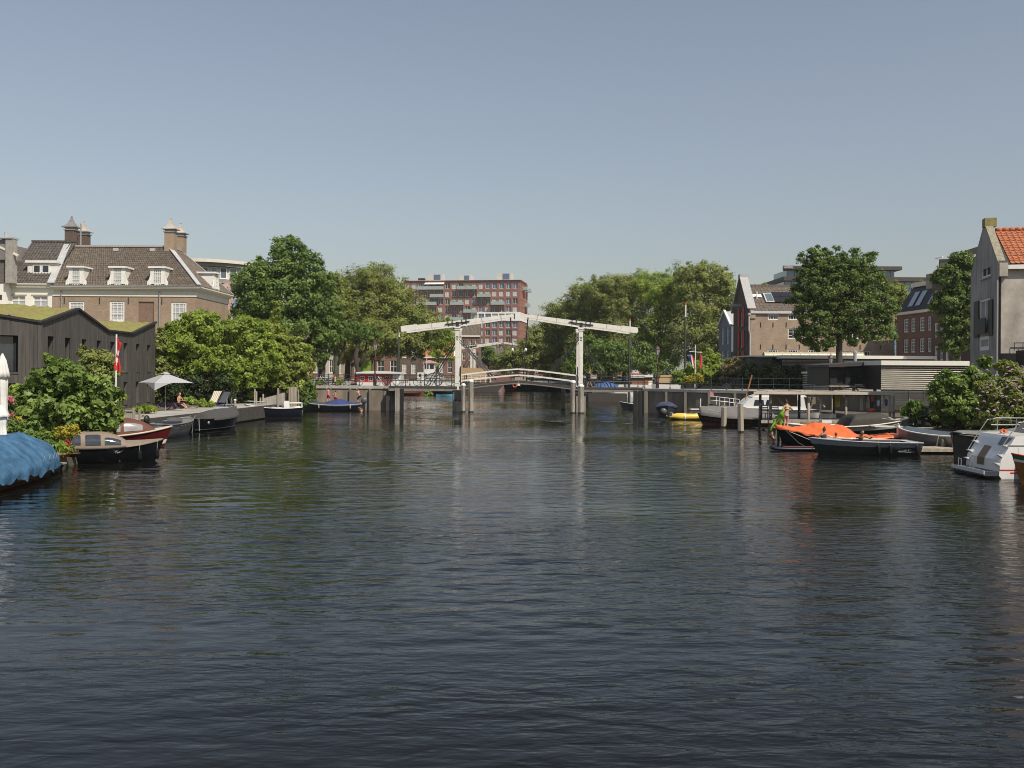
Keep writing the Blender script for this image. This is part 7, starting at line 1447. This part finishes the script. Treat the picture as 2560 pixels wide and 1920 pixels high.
fl = thing('flag_pole', 'slanted white pole with hanging red flag beside the fig shrub', 'flag pole', tuple(at(289, 1005, 42.6)))
h = at(289, 836, 42.6).z - fl.location.z; MB().tube([(0, 0, -.6), (.02, 0, h)], .035, 7).build('pole', white, fl)
o = MB().surf(lambda s, q: (.05 + .20 * s + .05 * math.sin(q * 5 + s * 3) - .07 * q + .03 * s * math.sin(s * 9), -.05 + .05 * math.sin(s * 10 + q * 3), h - .15 - q * 1.35 - .30 * s * (1 - q * .3)), 0, 1, 14, 0, 1, 16).build('flag', mat('red_flag', (.58, .03, .03), .75, var=.15, scale=3), fl, True)
for a in (.30, .55): MB().surf(lambda s, q: (.05 + .20 * s + .05 * math.sin((a + q * .16) * 5 + s * 3) - .07 * (a + q * .16) + .03 * s * math.sin(s * 9), -.058 + .05 * math.sin(s * 10 + (a + q * .16) * 3), h - .15 - (a + q * .16) * 1.35 - .30 * s * (1 - (a + q * .16) * .3)), .35, .75, 5, 0, 1, 4).build('flag_emblem', whitec, fl, True)
# gate, bench, fence, sheet piles
t = thing('wooden_gate', 'grey boarded wooden gate with diagonal brace behind the maroon launch', 'gate', (gx(297, 50), 50, .9))
for k in range(6): box1('board', greywood, t, k * .125, .115 + k * .125, 0, .03, .05, .78)
MB().bar((0, -.03, .72), (.75, -.03, .72), .06, .04).bar((0, -.03, .12), (.75, -.03, .12), .06, .04).bar((.05, -.03, .70), (.45, -.03, .14), .06, .03).build('brace_frame', oldwood, t); box1('post', oldwood, t, .74, .84, -.05, .05, 0, .9); box1('post', oldwood, t, 1.05, 1.13, -.05, .05, 0, .8); box1('rail', oldwood, t, .84, 1.05, -.02, .02, .5, .56)
for i, (u, D, w, lab) in enumerate([(345, 55, .75, 'low grey wooden bench beside the gate on the platform'), (478, 68, 1.0, 'low grey wooden bench at the feet of the seated person')]):
    t = thing('low_bench', lab, 'bench', (gx(u, D), D, .98), 0, 'low benches on the platform')
    for k in range(3): box1('slat', greywood, t, -w / 2, w / 2, -.2 + k * .13, -.09 + k * .13, .18, .22)
    for s in (-1, 1): box1('leg', oldwood, t, s * w * .4 - .03, s * w * .4 + .03, -.15, .15, 0, .18)
fn_ = thing('board_fence', 'weathered board fence with stepped posts behind the dark blue boat', 'fence', (gx(655, 76.3), 76.3, .95))
for k in range(14):
    x = k * .13; o = MB().prism([(x, 0), (x + .12, 0), (x + .12, .55 + .035 * k), (x, .52 + .035 * k)], 0, .03).build('board', greywood, fn_)
for x, hh in ((-.55, 1.25), (-.42, 1.1), (-.1, .6), (.12, .9), (1.3, 1.35)): box1('post', oldwood, fn_, x - .05, x + .05, -.08, .04, -.2, hh)
sp_ = thing('sheet_pile_wall', 'tall weathered timber sheet piles at the corner of the left quay', 'wall', (gx(702, 77.2), 77.2, 0))
for k, (x, w, z, m) in enumerate([(0, .32, 1.95, darkwood), (.34, .33, 1.9, darkwood), (.69, .14, 2.35, oldwood), (.85, .55, 2.4, oldwood), (1.42, .12, 2.2, oldwood)]): MB().prism([(x, -1), (x + w, -1), (x + w - (.1 if k > 2 else 0), z), (x, z)], -.2 if k > 1 else .1, .15).build('timber_pile', m, sp_)
for u, D, zt__, lab in ((588, 72, 1.45, 'short white capped bollard post at the platform edge'), (699, 79, 2.0, 'grey mooring post with light cap beside the fence')):
    t = thing('mooring_post', lab, 'post', (gx(u, D), D, 0)); MB().tube([(0, 0, -.5), (0, 0, zt__)], .09, 8).build('shaft', oldwood, t); MB().lathe([(.1, 0), (.11, .06), (.03, .12)], 8, (0, 0, zt__ + .001)).build('cap', white, t)
for i, (u, m, lab) in enumerate([(541, None, 'deck chair with cream striped canvas facing the canal'), (565, dcanvas, 'dark blue grey lounger chair right of the striped one')]):
    t = thing('deck_chair', lab, 'deck chair', (gx(u, 73), 73, .98), R(-20 if i else -12), 'deck chairs on the platform')
    if m is None:
        for k in range(9): MB().surf(lambda s, q: (s, lerp(.25, -.55, q) , lerp(1.15, .32, q) - .12 * math.sin(q * 3.14)), -.32 + k * .071, -.25 + k * .071, 1, 0, 1, 6).build('canvas_stripe', (cream, mat('beige_stripe', (.42, .34, .22), .8))[k % 2], t)
    else: MB().surf(lambda s, q: (s - .1 * (1 - q), lerp(.25, -.55, q), lerp(1.1, .3, q) - .08 * math.sin(q * 3.14)), -.3, .3, 2, 0, 1, 6).build('canvas', mat('slate_canvas', (.07, .075, .095), .8), t)
    for s in (-.34, .34): MB().tube([(s, .3, 1.2), (s, -.6, .25), (s, -.6, 0)], .022, 5).tube([(s, -.1, .65), (s, .35, 0)], .02, 5).build('side_frame', darkwood, t)
ld = thing('swim_ladder', 'chrome swim ladder arching over the platform edge near the deck chairs', 'ladder', (gx(566, 71.5), 71.5, .98))
for s in (0, .35): MB().tube([(s, .3, 0), (s, .25, .55), (s + .08, .0, .72), (s + .1, -.3, .5), (s + .1, -.38, -.9)], .022, 6).build('rail', chrome, ld)
t = thing('boat_cover_roll', 'dark blue folded cover lying on the platform edge by the deck chairs', 'cover', (gx(552, 72), 72, .98)); MB().surf(lambda a, b: (a, .35 * math.cos(b), .02 + .14 * math.sin(b)), -.9, .9, 10, 0, 3.14, 8).build('cover', mat('deep_blue_cloth', (.02, .03, .08), .8), t, True)
MB().box(-.9, .9, -.36, -.3, .0, .06).build('strap', blackc, t)
# flower pots on the landing
terra = mat('terracotta_pot', (.40, .13, .055), .85, var=.2, scale=5)
def pot(label, u, v, D, r, h, m, plant=None, pn=0, pr=(.3, .3), lm=None, leaf=.06, lift=0, **kw):
    p = at(u, v, D); t = thing('potted_plant' if plant else 'flower_pot', label, 'potted plant' if plant else 'pot', tuple(p), 0, 'pots on the landing stage')
    MB().lathe([(r * .7, 0), (r * .95, h * .8), (r * 1.08, h * .82), (r * 1.08, h), (r * .92, h), (r * .85, h * .9)], 12).build('pot', m, t, True)
    if plant:
        inst('foliage', leaf_mesh('foliage', [(0, 0, h + lift + pr[1] * .8, pr[0], pr[0], pr[1])], pn, leaf, int(u), lm, **kw), t)
        if lift: MB().tube([(0, 0, h * .8), (.03, 0, h + lift)], .018, 5).tube([(0, 0, h), (.12, 0, h + lift)], .012, 5).build('stem', bark, t)
    return t
pot('yellow leaved standard shrub in a dark blue pot behind the red flowers', 172, 1128, 36.4, .22, .24, mat('blue_glazed_pot', (.05, .08, .14), .3, var=.3), 1, 1700, (.46, .28), L_yellow, .06, lift=.25)
pot('orange terracotta pot with a yellow green shrub, leftmost pot', 124, 1122, 36.2, .26, .28, terra, 1, 700, (.26, .22), L_lime, .07)
pot('terracotta pot with a spiky green plant', 154, 1150, 34.9, .17, .24, terra, 1, 260, (.15, .24), L_lime, .10, long=3.5, droop=-3)
pot('plain terracotta pot with scarlet flowers rising behind it', 166, 1142, 35.2, .14, .32, terra, 1, 240, (.15, .12), F_red, .06, lift=.05)
pot('shallow brown bowl of small plants at the right end of the pots', 184, 1142, 35.5, .22, .14, mat('brown_bowl', (.10, .05, .03), .6), 1, 300, (.2, .09), L_mid, .05)

# ------------------------------------------------------------------ railings, lamps, bicycles
irn = mat('green_black_railing', (.02, .04, .04), .5, var=.2)
def railing(label, pts, z, hh=1.02, step=1.35, name='railing'):
    t = thing(name, label, 'railing', (0, 0, 0))
    for i in range(len(pts) - 1):
        a, b = Vector((*pts[i], z)), Vector((*pts[i + 1], z)); L = (b - a).length; n = max(1, round(L / step))
        for q in (1, .5): MB().tube([a + Vector((0, 0, hh * q)), b + Vector((0, 0, hh * q))], .026, 5).build('rail', irn, t)
        for k in range(n + (i == len(pts) - 2)):
            p = a.lerp(b, k / n); MB().lathe([(.06, 0), (.06, .12), (.03, .16), (.03, hh * .48), (.045, hh * .5), (.03, hh * .52), (.03, hh), (.05, hh + .02), (.04, hh + .07), (.01, hh + .09)], 6, p).build('post', irn, t)
    return t
railing('dark railing along the left quay behind the bicycles', [(-18.8, 90.75), (-11.5, 90.75)], 2.29)
railing('dark railing on the left fixed span of the drawbridge', [(-11.3, 89.25), (-5.6, 89.25)], 2.31)
railing('dark railing at the back of the left fixed span', [(-11.3, 92.9), (-5.6, 92.9)], 2.29)
railing('dark railing on the right fixed span of the drawbridge', [(6.95, 89.25), (12.2, 89.25)], 2.31)
railing('dark railing at the back of the right fixed span', [(6.95, 92.9), (12.2, 92.9)], 2.29)
railing('long green railing along the right quay in front of the dark hedge', [(12.3, 88.9), (16.3, 84.75), (20.8, 81.05), (24.3, 79.6)], 2.25)
lred = mat('dark_red_lamp_paint', (.07, .018, .015), .5, var=.2); lgl = mat('lantern_glass', (.35, .38, .36), .15, spec=.7)
def lamp(label, u, D, zb, ztop):
    t = thing('street_lamp', label, 'street lamp', (gx(u, D), D, zb), 0, 'old style street lamps'); h = ztop - zb; hp_ = h - .95
    MB().lathe([(.16, 0), (.17, .7), (.11, .8), (.09, 1.1), (.065, 1.3), (.055, hp_ * .7), (.09, hp_ * .71), (.05, hp_ * .74), (.045, hp_)], 8).build('post', lred, t, True); MB().tube([(-.28, 0, hp_ * .76), (.28, 0, hp_ * .76)], .025, 5).build('ladder_bar', lred, t)
    a = MB().lathe([(.12, 0), (.23, .52)], 6, (0, 0, hp_ + .05)).build('lantern', lgl, t); MB().lathe([(.28, 0), (.24, .08), (.12, .24), (.05, .28), (.02, .42)], 6, (0, 0, hp_ + .575)).build('lantern_roof', lred, a)
    for k in range(6): c, s = math.cos(k * math.pi / 3), math.sin(k * math.pi / 3); MB().tube([(.12 * c, .12 * s, hp_ + .05), (.24 * c, .24 * s, hp_ + .57)], .014, 4).build('lantern_bar', lred, a)
lamp('dark red street lamp on the left quay in front of the red houseboat', 937.5, 91.6, 2.28, zz(937, 850, 91.6)); lamp('dark red street lamp on the right quay before the far trees', 1643.5, 89.4, 2.24, zz(1643, 863, 89.4)); lamp('street lamp whose lantern shows above the black boathouse under the oak', 2077, 86, 2.2, zz(2077, 884, 86))
def make_bike(label, x, y, z, rz, fm):
    t = thing('bicycle', label, 'bicycle', (x, y, z), rz, 'bicycles parked along the quay railing')
    def ring(r, w): return MB().tube([(r * math.cos(a), 0, r * math.sin(a)) for a in [i * math.pi / 10 for i in range(21)]], w, 5, False)
    for wx_ in (-.52, .52):
        w = inst('wheel', cached('tyre', lambda: ring(.34, .022).mesh('tyre', black)), t, (wx_, 0, .36)); inst('rim', cached('rim', lambda: ring(.315, .012).mesh('rim', chrome)), w)
        sp = MB()
        for k in range(10): a = k * math.pi / 10 * 2; sp.bar((0, 0, 0), (.31 * math.cos(a), 0, .31 * math.sin(a)), .006)
        inst('spokes', cached('spokes', lambda: sp.mesh('spokes', chrome)), w)['kind'] = 'stuff'
    MB().tube([(-.52, 0, .36), (-.08, 0, .32), (.38, 0, .82), (.36, 0, .92), (.52, 0, .36)], .02, 5).tube([(-.08, 0, .32), (-.22, 0, .82)], .02, 5).tube([(-.52, 0, .36), (-.2, 0, .74), (.38, 0, .78)], .018, 5).build('frame', fm, t)
    MB().prism([(-.36, .86), (-.08, .87), (-.08, .91), (-.34, .94)], -.06, .06).build('saddle', black, t); MB().tube([(.22, -.26, 1.02), (.36, -.22, 1.05), (.40, 0, 1.0), (.36, .22, 1.05), (.22, .26, 1.02)], .014, 5).build('handlebar', chrome, t)
    MB().prism([(-.8, .70), (-.3, .70), (-.3, .72), (-.8, .72)], -.06, .06).build('luggage_rack', black, t); return t
bikes = [(797, 'silver grey bicycle leftmost at the quay railing', lead, 91.2), (811, 'white framed bicycle second from the left at the railing', white, 91.35), (826, 'dark bicycle close to the climbing child', black, 91.2), (885, 'red framed bicycle midway along the quay railing', redp, 91.3), (858, 'green black bicycle between the white and the red one', irn, 91.5), (955, 'pale bicycle seen right of the red lamp post', cream, 91.3), (978, 'dark bicycle at the start of the bridge railing', black, 91.4)]
for i, (u, lab, m, y) in enumerate(bikes): make_bike(lab, gx(u, y), y, 2.28, R((4, 172, 30, 8, 190, 160, 20)[i]), m)
for i, (u, lab, m) in enumerate([(1056, 'dark bicycle farthest left on the fixed bridge span', black), (1082, 'blue grey bicycle in the middle of the fixed bridge span', lead), (1110, 'dark red bicycle near the left bridge portal', lred), (1481, 'bicycle pushed by the person in black on the bridge', black)]):
    y = 92.4 if i < 3 else 91.3; make_bike(lab, gx(u, y), y, 2.29, R((10, 175, 15, 3)[i]), m)
t = thing('red_round_sign', 'round red disc leaning at the quay railing before the houseboat', 'disc', (gx(967, 91.6), 91.6, 2.28)); MB().lathe([(.3, -.02), (.3, .02)], 20).build('disc', redp, t, loc=(0, 0, .36), rot=(R(90), 0, 0)); box1('foot', black, t, -.1, .1, -.05, .05, 0, .07)

# ------------------------------------------------------------------ houseboats, barge and masts beyond the bridge
hb_ = thing('houseboat', 'white and red houseboat with curved white roof behind the left quay', 'houseboat', (gx(893, 108), 108, 0)); u2 = lambda u: gx(u, 108) - gx(893, 108)
z_ = lambda v, D=108: zz(950, v, D)
box1('hull', gel, hb_, 0, u2(1000), 0, 3.5, -.3, z_(956)); hs = [(u2(899 + 21 * k), u2(911 + 21 * k), z_(953), z_(941)) for k in range(4)]
wall(hb_, 0, u2(981), z_(956), z_(934), hs, redp, y=.15, reveal=.1, name='red_cabin_wall'); box1('cabin_end', gel, hb_, u2(981) + .01, u2(1001), .16, 3.3, z_(956), z_(934)); box1('cabin_back', redp, hb_, .2, u2(981), .4, 3.3, z_(956) + .01, z_(934) - .01)
for (a, b, c, d) in hs: window(hb_, a, c, b - a, d - c, 2, 2, .18, pm=vinyl, fw=.06)
MB().prism([(-.1, z_(934)), (-.1, z_(931)), (u2(925), z_(927.5)), (u2(960), z_(928)), (u2(1001), z_(931)), (u2(1002), z_(934))], -.25, 3.6).build('roof', gel, hb_)
wb_ = thing('houseboat', 'white wheelhouse boat with little mast and pinkish roof, left of the portal', 'houseboat', (gx(985, 147), 147, 0)); u2 = lambda u: gx(u, 147) - gx(985, 147)
z_ = lambda v: zz(1050, v, 147)
MB().prism([(0, -.3), (u2(1130), -.3), (u2(1142), z_(958)), (u2(1100), z_(955)), (0, z_(950))], 0, 3).build('hull', gel, wb_); MB().prism([(.3, -.2), (u2(1128), -.2), (u2(1134), 1.3), (.1, 1.3)], -.02, 0).build('dark_hull_side', rusty, wb_); box1('low_cabin', gel, wb_, u2(1043), u2(1098), .3, 2.7, z_(953), z_(931)); box1('wheelhouse', gel, wb_, u2(1059), u2(1086), .4, 2.4, z_(931) + .002, z_(908))
for k in range(3): MB().lathe([(.22, -.02), (.22, .02)], 12).build('porthole', vinyl, wb_, loc=(u2(1050 + k * 15), .28, z_(938)), rot=(R(90), 0, 0))
for k in range(2): box1('wheelhouse_window', vinyl, wb_, u2(1061 + 13 * k), u2(1071 + 13 * k), .38, .398, z_(922), z_(911))
MB().prism([(u2(1054), z_(908)), (u2(1092), z_(908)), (u2(1084), z_(904)), (u2(1071), z_(900)), (u2(1060), z_(905))], .2, 2.6).build('pink_awning', mat('faded_pink', (.62, .38, .36), .7), wb_)
MB().tube([(u2(1067), -.2, z_(930)), (u2(1067), -.2, z_(871))], .05, 6).build('mast', white, wb_); MB().surf(lambda s, q: (s, .2 - .3 * q, z_(945) + .9 * math.sin(q * 1.57) * (1 - ((s - u2(1090)) / 2) ** 2)), u2(1066), u2(1110), 8, 0, 1, 4).build('white_awning', whitec, wb_)
box1('rust_lettering', mat('rust_red', (.25, .05, .03), .8), wb_, u2(1008), u2(1011), -.012, -.003, z_(958), z_(951)); box1('rust_lettering', MATS['rust_red'], wb_, u2(1013), u2(1016), -.012, -.003, z_(958), z_(951)); box1('rust_lettering', MATS['rust_red'], wb_, u2(1018), u2(1019.5), -.012, -.003, z_(958), z_(951))
sbg = thing('covered_barge', 'sand coloured covered barge behind the far bridge posts', 'barge', (gx(1133, 166), 166, 0)); u2 = lambda u: gx(u, 166) - gx(1133, 166)
z_ = lambda v: zz(1180, v, 166)
MB().prism([(0, -.3), (u2(1240), -.3), (u2(1262), z_(958)), (0, z_(955))], 0, 4).build('hull', darkwood, sbg); MB().prism([(u2(1136), z_(955)), (u2(1228), z_(955)), (u2(1222), z_(924)), (u2(1210), z_(921)), (u2(1138), z_(919))], .3, 3.7).build('sand_cover', mat('sand_canvas', (.44, .30, .17), .8, var=.1), sbg)
MB().tube([(u2(1140), -.3, z_(945)), (u2(1235), -.3, z_(945))], .05, 4).tube([(u2(1140), -.3, z_(938)), (u2(1235), -.3, z_(938))], .05, 4).build('white_rail', white, sbg)
for k in range(8): MB().tube([(u2(1142 + 12 * k), -.3, z_(956)), (u2(1142 + 12 * k), -.3, z_(938))], .05, 4).build('rail_post', white, sbg)
t = thing('blue_canoe', 'light blue canoe floating under the left fixed span', 'canoe', (gx(1112, 139), 139, 0), R(4)); hh = Hull(2.6, .8, .3, .25, .35, sw=.1, fine=2, rake=.1); hh.mesh().build('hull', mat('light_blue_paint', (.10, .38, .55), .4), t, True); hh.well(.1, .9, .08).build('cockpit', darkwood, t)
t = thing('dark_work_boat', 'dark boat with reddish inside moored in shade under the left span', 'boat', (gx(1105, 142), 142, 0), R(0)); hh = Hull(4.5, 1.6, .9, .7, 1.2, sw=.5, fine=2); hh.mesh().build('hull', blackhull, t, True); hh.deck().build('deck', maroon, t)
t = thing('red_rowing_boat', 'small dark red rowing boat beside the reeds under the left span', 'boat', (gx(1030, 141), 141, 0), R(8)); hh = Hull(2.8, 1.2, .4, .35, .5, sw=.6, fine=2); hh.mesh().build('hull', maroon, t, True); hh.well(.1, .85, .1).build('cockpit', darkwood, t)
# black barge seen through the bridge opening
H = Hull(18.5, 3.6, 1.25, 1.0, 1.5, sw=.8, fine=3.2, rake=.3); t = boat('long black barge with orange lifebuoy seen through the bridge opening', 8.0, 186, 180, H, navy, blackhull, (mat('dark_red_boot', (.07, .015, .012), .5), .36, .44), name='barge', cat='barge'); t.location = (7.7, 175, 0)
H.deck(.0).build('deck', mat('barge_hatch', (.20, .19, .17), .8), t); MB().prism([(-6, 1.05), (4.5, 1.05), (4.2, 1.5), (-5.8, 1.5)], -1.2, 1.2).build('hatch_cover', mat('taupe_hatch', (.22, .19, .17), .8), t); box1('wheelhouse', oldwood, t, 5.2, 7.2, -.8, .8, 1.2, 2.5)
MB().tube([(.32 * math.cos(a), 0, .32 * math.sin(a)) for a in [i * math.pi / 8 for i in range(17)]], .09, 6).build('lifebuoy', ora, t, loc=(7.2, 1.72, 1.05)); box1('white_locker', white, t, 6.2, 6.7, 1.4, 1.7, 1.0, 1.6)
for k in range(5): MB().tube([(8 - k * 1.1, 1.5, 1.3), (8 - k * 1.1, 1.5, 2.0)], .03, 4).build('stanchion', white, t)
MB().box(-8.6, -7.4, -1, 1, 1.2, 2.2).build('teal_cover', mat('teal_cloth', (.04, .20, .20), .7), t)
# right houseboats
def hbt(label, u0, u1, D, parts, hullm=gel, vh=962, nm='houseboat'):
    t = thing(nm, label, nm, (gx(u0, D), D, 0)); q = lambda u: gx(u, D) - gx(u0, D); zf = lambda v: zz((u0 + u1) / 2, v, D)
    MB().prism([(q(u0 + 6), -.3), (q(u1 - 3), -.3), (q(u1), zf(vh)), (q(u0), zf(vh - 1.5))], 0, 3.6).build('hull', hullm, t)
    for (n, a, b, v0, v1, m, y0) in parts: box1(n, m, t, q(a), q(b), y0, 3.2, zf(v1), zf(v0))
    return t
hbt('white houseboat with brown cabin and white roof right of the right portal', 1490, 1640, 150, [('brown_cabin', 1497, 1533, 936, 952, mat('brown_cabin_paint', (.20, .09, .05), .6), .4), ('cabin_roof', 1494, 1536, 933.5, 935.8, white, .1), ('white_coaming', 1537, 1600, 945, 948, white, .3), ('white_cabin', 1594, 1603, 942, 958, white, .2), ('cabin_window', 1503, 1510, 940, 944, vinyl, .38), ('cabin_window', 1515, 1527, 940, 944, vinyl, .38)])
hbt('low brown houseboat with long white roof behind the right lamp post', 1572, 1650, 144, [('brown_cabin', 1580, 1632, 944.2, 962, MATS['brown_cabin_paint'], .3), ('long_roof', 1578, 1633, 938, 944, white, .0), ('wooden_door', 1612, 1620, 948, 962, varn, .27), ('white_panel', 1622, 1632, 952, 962, white, .27)], vh=963)
t = hbt('boat under a tan tent-like tarpaulin right of the lamp post', 1638, 1702, 132, [], vh=962, nm='tarp covered boat'); t.name = 'covered_boat'; t['category'] = 'boat'
q = lambda u: gx(u, 132) - gx(1638, 132); zf = lambda v: zz(1670, v, 132); MB().prism([(q(1644), zf(957)), (q(1693), zf(957)), (q(1694), zf(940)), (q(1688), zf(938)), (q(1652), zf(938.5))], -.1, 3.4).build('tan_tarpaulin', mat('tan_tarpaulin', (.50, .34, .19), .8, var=.08, scale=.5), t)
t = thing('blue_covered_dinghy', 'dinghy with bright blue cover behind the right span railing', 'dinghy', (gx(1514, 120), 120, 1.5), R(5)); H = Hull(2.6, 1.2, .4, .4, .5, sw=.7); H.mesh().build('hull', gel, t, True); H.cover(.05, .95, lambda k: .4 * math.sin(k * 3.14) + .1).build('cover', mat('cobalt_cover', (.03, .09, .28), .6), t, True)
t.location.z = .0; t.scale = (1.3, 1.3, 1.3); t.location.z = 1.2
pt = thing('pontoon', 'low pontoon raised behind the right bridge span carrying the blue dinghy', 'pontoon', (gx(1514, 120), 120, 0)); box1('float', darkwood, pt, -2.2, 2.6, -1, 1, -.3, 1.0)
def mast(label, u, v0, v1, D, vt, ropes):
    p = at(u, v1, D); t = thing('ship_mast', label, 'mast', (p.x, D, p.z)); zt__ = zz(u, v0, D) - p.z; zm_ = zz(u, vt, D) - p.z
    MB().tube([(0, 0, -p.z - .2), (.0, 0, zm_ * .9), (.05, 0, zm_)], [.17, .13, .12], 7).build('lower_mast', barkl if False else mat('mast_green_black', (.05, .055, .045), .6), t); MB().tube([(.05, 0, zm_), (.05, 0, zt__)], .10, 7).build('white_topmast', white, t); MB().tube([(.05, 0, zt__), (.05, 0, zt__ + .3)], .12, 6).build('mast_tip', ora if ropes else lead, t)
    for (du, dv) in ropes: q = at(u + du, v1 - dv, D); MB().tube([(.05, 0, zm_ * .93), (q.x - p.x, 0, q.z - p.z)], .025, 4).build('stay', mat('rigging', (.12, .12, .10), .7), t)
mast('shorter ship mast with white top crossing the right balance beam end', 1573, 802, 945, 141, 822, [(-32, 0), (8, 0)]); mast('taller ship mast with white top before the highest bank tree', 1712, 762, 948, 134, 792, [(-58, 0), (34, 35), (-52, 12)])
mast('thin grey pole pair left of the drawbridge in front of the olive tree', 996, 838, 945, 118, 842, [])
ft = thing('flag_mast', 'white yardarm pole with hanging Dutch tricolour and a red flag above the willow bush', 'flag mast', (gx(1738.5, 97), 97, 2.2)); fz = lambda v: zz(1738, v, 97) - 2.2; fx = lambda u: gx(u, 97) - gx(1738.5, 97)
MB().tube([(-.05, 0, 0), (0, 0, fz(862))], .05, 6).build('pole', white, ft); MB().tube([(fx(1723), 0, fz(879)), (fx(1755), 0, fz(881))], .03, 5).build('yard', white, ft)
def hang(x0, v0, v1, w, cols, names, tw):
    for k, (m, n_) in enumerate(zip(cols, names)):
        a, b = k / len(cols), (k + 1) / len(cols)
        MB().surf(lambda s, q: (x0 + (w * s) + tw * q, .06 * math.sin(s * 7 + q * 4), lerp(fz(v0), fz(v1), q) - .22 * s), a, b, 3, 0, 1, 10).build(n_, m, ft, True)
hang(fx(1722), 884, 918, .42, [mat('flag_blue', (.02, .07, .30), .7), whitec, MATS['red_flag']], ['blue_stripe', 'white_stripe', 'red_stripe'], .28); hang(fx(1750), 884, 918, .26, [MATS['red_flag'], mat('pinkish_flag', (.5, .10, .16), .7)], ['red_flag', 'pink_flag'], -.06)
t = thing('wire_cage', 'tall dark wire cage stand on the right jetty beside the leafy bush', 'cage', (gx(2322, 57), 57, .75)); w_ = MB()
for x in (-.3, .3):
    for y in (-.3, .3): w_.tube([(x, y, 0), (x, y, 1.15)], .02, 4)
w_.build('corner_posts', irn, t); MB().box(-.31, .31, -.31, .31, 1.13, 1.17).build('top', irn, t); MB().box(-.28, .28, -.28, .28, .02, 1.1).build('dark_mesh', mat('dark_mesh', (.012, .014, .012), .8), t)
t = thing('small_jetty_deck', 'bleached plank deck behind the bow of the long pale sloop', 'jetty', (gx(2290, 56), 55, .62))
for k in range(5): box1('plank', MATS['bleached_planks'], t, -.9, 1.3, k * .22, .2 + k * .22, 0, .05)
MB().box(-.8, -.7, 0, 1, -1.2, 0).box(1.1, 1.2, 0, 1, -1.2, 0).build('support', darkwood, t)
# ------------------------------------------------------------------ summer haze: one closed box of thin even air
hm = bpy.data.materials.new('haze_air'); hm.use_nodes = True; t = hm.node_tree; t.nodes.clear()
pv = t.nodes.new('ShaderNodeVolumePrincipled'); pv.inputs['Density'].default_value = .00016; pv.inputs['Color'].default_value = (.97, .97, .96, 1); pv.inputs['Anisotropy'].default_value = .2
ou = t.nodes.new('ShaderNodeOutputMaterial'); t.links.new(pv.outputs[0], ou.inputs['Volume'])
hz_ = MB().box(-950, 950, -80, 3600, -2.4, 48).build('haze', hm); tag(hz_, 'thin even summer haze over the canal', kind='stuff')
